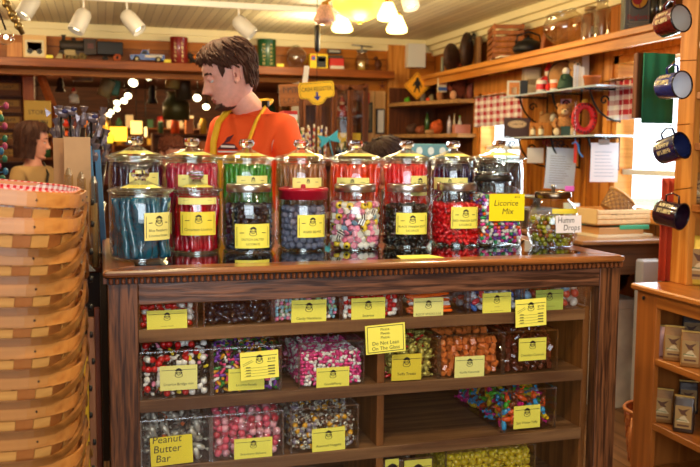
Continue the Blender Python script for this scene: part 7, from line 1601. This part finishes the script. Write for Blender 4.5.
def hair_mesh(style, seed=1):
    rd = random.Random(seed); b = B(); n, m_ = 60, 44
    def inside(t, a_):
        c_ = math.cos(a_); s_ = abs(math.sin(a_))
        if style == 'short':
            lim = .60 if c_ > .75 else (.40 if c_ > .32 else (.24 if c_ > -.32 else -.48 + .12 * s_))
            return t > lim
        lim = .50 if c_ > .42 else (.1 if c_ > .25 else -.98)
        return t > lim
    off = (lambda t, a_: .009 + .003 * math.sin(a_ * 9 + t * 5) * .5 + .002 * math.sin(a_ * 23 + t * 11) + .007 * max(0, t)) if style == 'short' else (lambda t, a_: .014 + .010 * (1 - abs(t)) + .003 * math.sin(a_ * 17))
    P = {}
    for j in range(m_ + 1):
        for i in range(n):
            t = -1 + 2 * j / m_; a_ = 2 * PI * i / n - PI
            if style == 'bob' and t < -.2: p = head_pt(-.2, a_, off(-.2, a_), False); p.z = HH * t - .02 * 0; p.x *= 1 + .10 * (-.2 - t); p.y *= 1
            else: p = head_pt(t, a_, off(t, a_), False)
            P[(j, i)] = p
    idx = {}
    def vi(k):
        if k not in idx: idx[k] = len(b.v); b.v.append(tuple(P[k]))
        return idx[k]
    for j in range(m_):
        for i in range(n):
            t = -1 + 2 * (j + .5) / m_; a_ = 2 * PI * (i + .5) / n - PI
            if inside(t, a_): b.f.append([vi((j, i)), vi((j + 1, i)), vi((j + 1, (i + 1) % n)), vi((j, (i + 1) % n))]); b.m.append(0); b.s.append(True)
    # locks laid over the cap
    for k in range(620 if style == 'short' else 260):
        a_ = rd.uniform(-PI, PI); t = rd.uniform(-.5, .95)
        if not inside(t, a_): continue
        drop = .30 if style == 'short' else .5; sw = rd.uniform(.0, .45) if style == 'short' else .05; pts = []
        for q in range(5):
            f = q / 4; tt = t - drop * f; aa = a_ + sw * f * (1 if a_ > 0 else -.4)
            if not inside(tt + .10, aa): break
            pts.append(head_pt(max(tt, -.98), aa, off(tt, aa) + .003 - .001 * q, False) if style == 'short' or tt > -.2 else P[(min(m_, max(0, int((tt + 1) / 2 * m_))), int((aa + PI) / (2 * PI) * n) % n)] * 1.02)
        if len(pts) > 2: b.tube(pts, [.0032, .0044, .0038, .0026, .0010][:len(pts)], 5, 0)
    if style == 'short':    # fringe swept across the brow
        for k in range(48):
            a0 = -.75 + 1.5 * k / 47 + rd.uniform(-.03, .03); L2 = rd.uniform(.10, .26); pts = [head_pt(.70 - L2 * q / 4, a0 + .16 * q / 4, .014 - .0018 * q, False) for q in range(5)]; b.tube(pts, [.0045, .005, .0045, .0035, .0012], 5, 0)
        for q in (-1, 1):
            for k in range(10): a0 = q * (1.12 + .16 * k / 9); pts = [head_pt(.36 - (.36 - .015 * k) * w / 4, a0, .006 - .001 * w, False) for w in range(5)]; b.tube(pts, [.004, .004, .0035, .003, .0015], 5, 0)
    return b
def skin_mesh(verts, edges, radii, level=2):
    me = bpy.data.meshes.new('figure'); me.from_pydata(verts, edges, []); o = bpy.data.objects.new('figure', me); sc.collection.objects.link(o)
    o.modifiers.new('skin', 'SKIN'); 
    for i, r_ in enumerate(radii): me.skin_vertices[0].data[i].radius = r_ if isinstance(r_, tuple) else (r_, r_)
    me.skin_vertices[0].data[0].use_root = True
    s_ = o.modifiers.new('smooth', 'SUBSURF'); s_.levels = level; s_.render_levels = level
    bpy.context.view_layer.update(); ev = o.evaluated_get(bpy.context.evaluated_depsgraph_get()); m2 = bpy.data.meshes.new_from_object(ev)
    out = ([v.co.copy() for v in m2.vertices], [list(p.vertices) for p in m2.polygons]); bpy.data.objects.remove(o); bpy.data.meshes.remove(me); bpy.data.meshes.remove(m2); return out
def person(label_, loc, k, yaw, head_off, head_yaw, nod, skin, hairc, style, shirt, trousers, beard=False, apron=None, seed=1, coat=False, sx=1.0):
    """standing figure facing -y before turning; head_off is in the turned-back body frame"""
    r = thing('person', label_, 'person', loc, yaw); sk = smat(skin)
    J = dict(hip=(0, .0, .96), bel=(0, 0, 1.08), ch=(0, .01, 1.26), up=(0, .01, 1.40), nb=(0, .005, 1.47), nt=(head_off[0] * .55, head_off[1] * .55 - .0, 1.55 + head_off[2] * .5))
    vs = []; ed = []; rr = []
    def V(p, r_, par=None):
        vs.append((p[0] * k * (sx if p[2] > .9 else 1), p[1] * k, p[2] * k)); rr.append((r_[0] * k * sx, r_[1] * k) if isinstance(r_, tuple) else r_ * k)
        if par is not None: ed.append((par, len(vs) - 1))
        return len(vs) - 1
    h0 = V(J['hip'], (.145, .105)); b1 = V(J['bel'], (.135, .10), h0); b2 = V(J['ch'], (.15, .11), b1); b3 = V(J['up'], (.125, .09), b2); n0 = V(J['nb'], .062, b3); n1 = V(J['nt'], .056, n0); V((head_off[0] * .85, head_off[1] * .85, 1.60 + head_off[2]), .05, n1)
    for q in (-1, 1):
        s_ = V((q * .165, .01, 1.405), .058, b3); e_ = V((q * .225, .02, 1.14), .042, s_); w_ = V((q * .18, -.17, 1.01), .028, e_); p_ = V((q * .165, -.235, .985), (.034, .020), w_)
        for i, fx in enumerate((-.026, -.009, .009, .026)):
            L2 = (.062, .074, .078, .066)[i] if q < 0 else (.066, .078, .074, .062)[i]; f1 = V((q * .165 + fx, -.275, .980), .0098, p_); f2 = V((q * .165 + fx * 1.1, -.275 - L2 * .45, .970), .0090, f1); V((q * .165 + fx * 1.1, -.275 - L2 * .85, .948), .0078, f2)
        t1 = V((q * .165 - q * .032, -.225, .982), .0110, p_); t2 = V((q * .165 - q * .050, -.252, .972), .0100, t1); V((q * .165 - q * .056, -.275, .962), .0085, t2)
        g = V((q * .085, .0, .86), .095, h0); kn = V((q * .10, -.01, .50), .060, g); an = V((q * .10, .02, .10), .040, kn); V((q * .105, -.13, .035), (.040, .028), an)
    bv, bf = skin_mesh(vs, ed, rr)
    b = B(); b.v = [tuple(v) for v in bv]; b.f = bf; b.m = [0] * len(bf); b.s = [True] * len(bf)
    hc = Vector((head_off[0], head_off[1], 1.66 + head_off[2])) * k; HM = Matrix.Translation(hc) @ Euler((0, 0, head_yaw)).to_matrix().to_4x4() @ Euler((nod, 0, 0)).to_matrix().to_4x4() @ Matrix.Diagonal((1.04, 1.04, 1.04, 1))
    b.join(head_mesh(beard), HM); b.build('body', [sk, M('#b8655a', .5), M('#45291b', .8, bump=.6, bs=200), M('#e8e2dc', .2), M('#33241a', .2), M('#a8604e', .6)], r)
    hb = B().join(hair_mesh(style, seed), HM); hb.build('hair', [M(hairc, .68, bump=.5, bs=160, var=.35, spec=.3)], r)
    # shirt
    vs, ed, rr = [], [], []; h0 = V((0, 0, .92), (.165, .125)); b1 = V((0, 0, 1.08), (.160, .120), h0); b2 = V((0, .005, 1.25), (.172, .128), b1); b3 = V((0, .01, 1.385), (.150, .105), b2); n0 = V((0, .008, 1.458), (.088, .078), b3); V((head_off[0] * .18, head_off[1] * .18 + .004, 1.488), (.066, .064), n0)
    for q in (-1, 1):
        s_ = V((q * .160, .01, 1.408), .070, b3); s2 = V((q * .200, .015, 1.28), .072, s_); s3 = V((q * .222, .02, 1.17), .066, s2)
        if coat: V((q * .19, -.14, 1.02), .048, s3)
    bv, bf = skin_mesh(vs, ed, rr); b = B(); b.v = [tuple(v) for v in bv]; b.f = bf; b.m = [0] * len(bf); b.s = [True] * len(bf); b.build('jacket' if coat else 'shirt', [M(shirt, .85, bump=.25, bs=26)], r)
    vs, ed, rr = [], [], []; h0 = V((0, 0, .95), (.155, .118))
    for q in (-1, 1): g = V((q * .085, 0, .84), .108, h0); kn = V((q * .10, 0, .50), .078, g); V((q * .10, .02, .12), .062, kn)
    bv, bf = skin_mesh(vs, ed, rr, 1); b = B(); b.v = [tuple(v) for v in bv]; b.f = bf; b.m = [0] * len(bf); b.s = [True] * len(bf); b.build('trousers', [M(trousers, .9)], r)
    for q in (-1, 1): B().ball((q * .105 * k, -.055 * k, .045 * k), (.048 * k, .135 * k, .045 * k), 0, 14, 8).build('shoe', [M('#1c1814', .5)], r)
    return r, k, hc, HM
# the clerk
py_, pv_ = 76, 3.25
hu = UX(231, pv_, 75); hz = PV(231, 76, pv_).z
yaw = math.radians(-46); K = 1.03
face = Vector((-1, .06, 0)); ho_w = Vector((-.085, -.015, 0)); ho = Matrix.Rotation(-yaw, 3, 'Z') @ ho_w
hoz = (hz / K) - 1.66
clerk, k, hc, HM = person('young man in orange shirt and yellow apron looking down behind the case', (hu + .080, pv_ + .01, .0), K, yaw, (ho.x, ho.y, hoz), math.radians(-86) - yaw, math.radians(17), '#eeb09a', '#4a2a18', 'short', '#f4591a', '#2c3040', True, sx=.84)
# apron
YA = M('#eeb81c', .7, bump=.2, bs=60)
b = B(); nx = 12; nz = 8
for j in range(nz + 1):
    z = (.62 + (1.315 - .62) * j / nz) * K; w_ = (.17 if z < 1.05 * K else .17 - .090 * (z - 1.05 * K) / (.265 * K)) * K
    for i in range(nx + 1):
        x = -w_ + 2 * w_ * i / nx; e_ = max(0, 1 - (x / (.160 * K)) ** 2) ** .5; b.v.append((x, -(.130 * e_ + .012) * K, z))
for j in range(nz):
    for i in range(nx): a_ = j * (nx + 1) + i; b.f.append([a_, a_ + 1, a_ + nx + 2, a_ + nx + 1]); b.m.append(0); b.s.append(True)
ap = b.build('apron', [YA], clerk); md = ap.modifiers.new('cloth', 'SOLIDIFY'); md.thickness = .003
def strap(pts, w_=.0125):
    b = B(); pts = [Vector(p) * K for p in pts]
    fine = []
    for i in range(len(pts) - 1):
        for q in range(6): fine.append(pts[i].lerp(pts[i + 1], q / 6))
    fine.append(pts[-1]); b.tube(fine, w_, 8, flat=.55); return b.build('apron_strap', [YA], clerk)
strap([(-.072, -.136, 1.29), (-.076, -.131, 1.36), (-.078, -.098, 1.435), (-.070, -.03, 1.495), (-.048, .055, 1.515), (0, .085, 1.52), (.048, .06, 1.515), (.072, -.01, 1.495), (.080, -.080, 1.44), (.078, -.128, 1.36), (.072, -.136, 1.29)])
b = B().box(-.015, .015, -.008, .008, -.012, .012, bev=.003); b.build('strap_buckle', [M('#3a2c14', .4, .5)], clerk, tuple(Vector((.074, -.015, 1.502)) * K))
b = B(); y = 0
for p in ([(-.05, 0), (.05, 0), (.03, .02), (-.02, .024)], [(-.02, .02), (.01, .03), (.03, .055), (.0, .045)]): b.prism(p, -.001, 0)
line(b, -.045, -.008, .045, -.008, .006, -.0008, 1); line(b, -.03, .012, .035, .010, .008, -.0015, 1)
b.build('shirt_print', [M('#5a2030', .7), M('#f2e8e0', .7)], clerk, tuple(Vector((-.004, -.1405, 1.335)) * K))
# woman far left, and two heads seen between jars
v = 6.2; c = PV(33, 141, v); ks = c.z / 1.66
person('woman with brown bob in a tan jacket with black strap at the far left', (c.x, v, 0), ks, math.radians(55), (0, 0, 0), math.radians(35), .1, '#d8957a', '#3c1d10', 'bob', '#a88452', '#2a2a30', seed=3, coat=True)
pw = bpy.data.objects[[o.name for o in bpy.data.objects if o.name.startswith('person')][-1]]
B().tube([Vector(p) * ks for p in ((.08, .09, 1.46), (.09, -.02, 1.495), (.05, -.10, 1.40), (-.06, -.14, 1.22), (-.14, -.13, 1.08))], .010, 6, flat=.4).build('bag_strap', [BLACK], pw)
v = 6.4; c = PV(172, 154, v); person('person with brown hair half hidden behind the two leftmost tall jars', (c.x, v, 0), c.z / 1.66, math.radians(20), (0, 0, 0), 0, .25, '#c98a6c', '#5a2a18', 'short', '#5a3a2a', '#2a2a30', seed=4)
v = 4.3; c = PV(388, 163, v); ks = c.z / 1.66; person('dark haired person bending down behind the red licorice jars', (c.x + .03, v, 0), ks, math.radians(-50), (-.02, -.06, 0), math.radians(-15), .45, '#d0876a', '#2e1a12', 'short', '#4a3a34', '#2a2a30', seed=5)
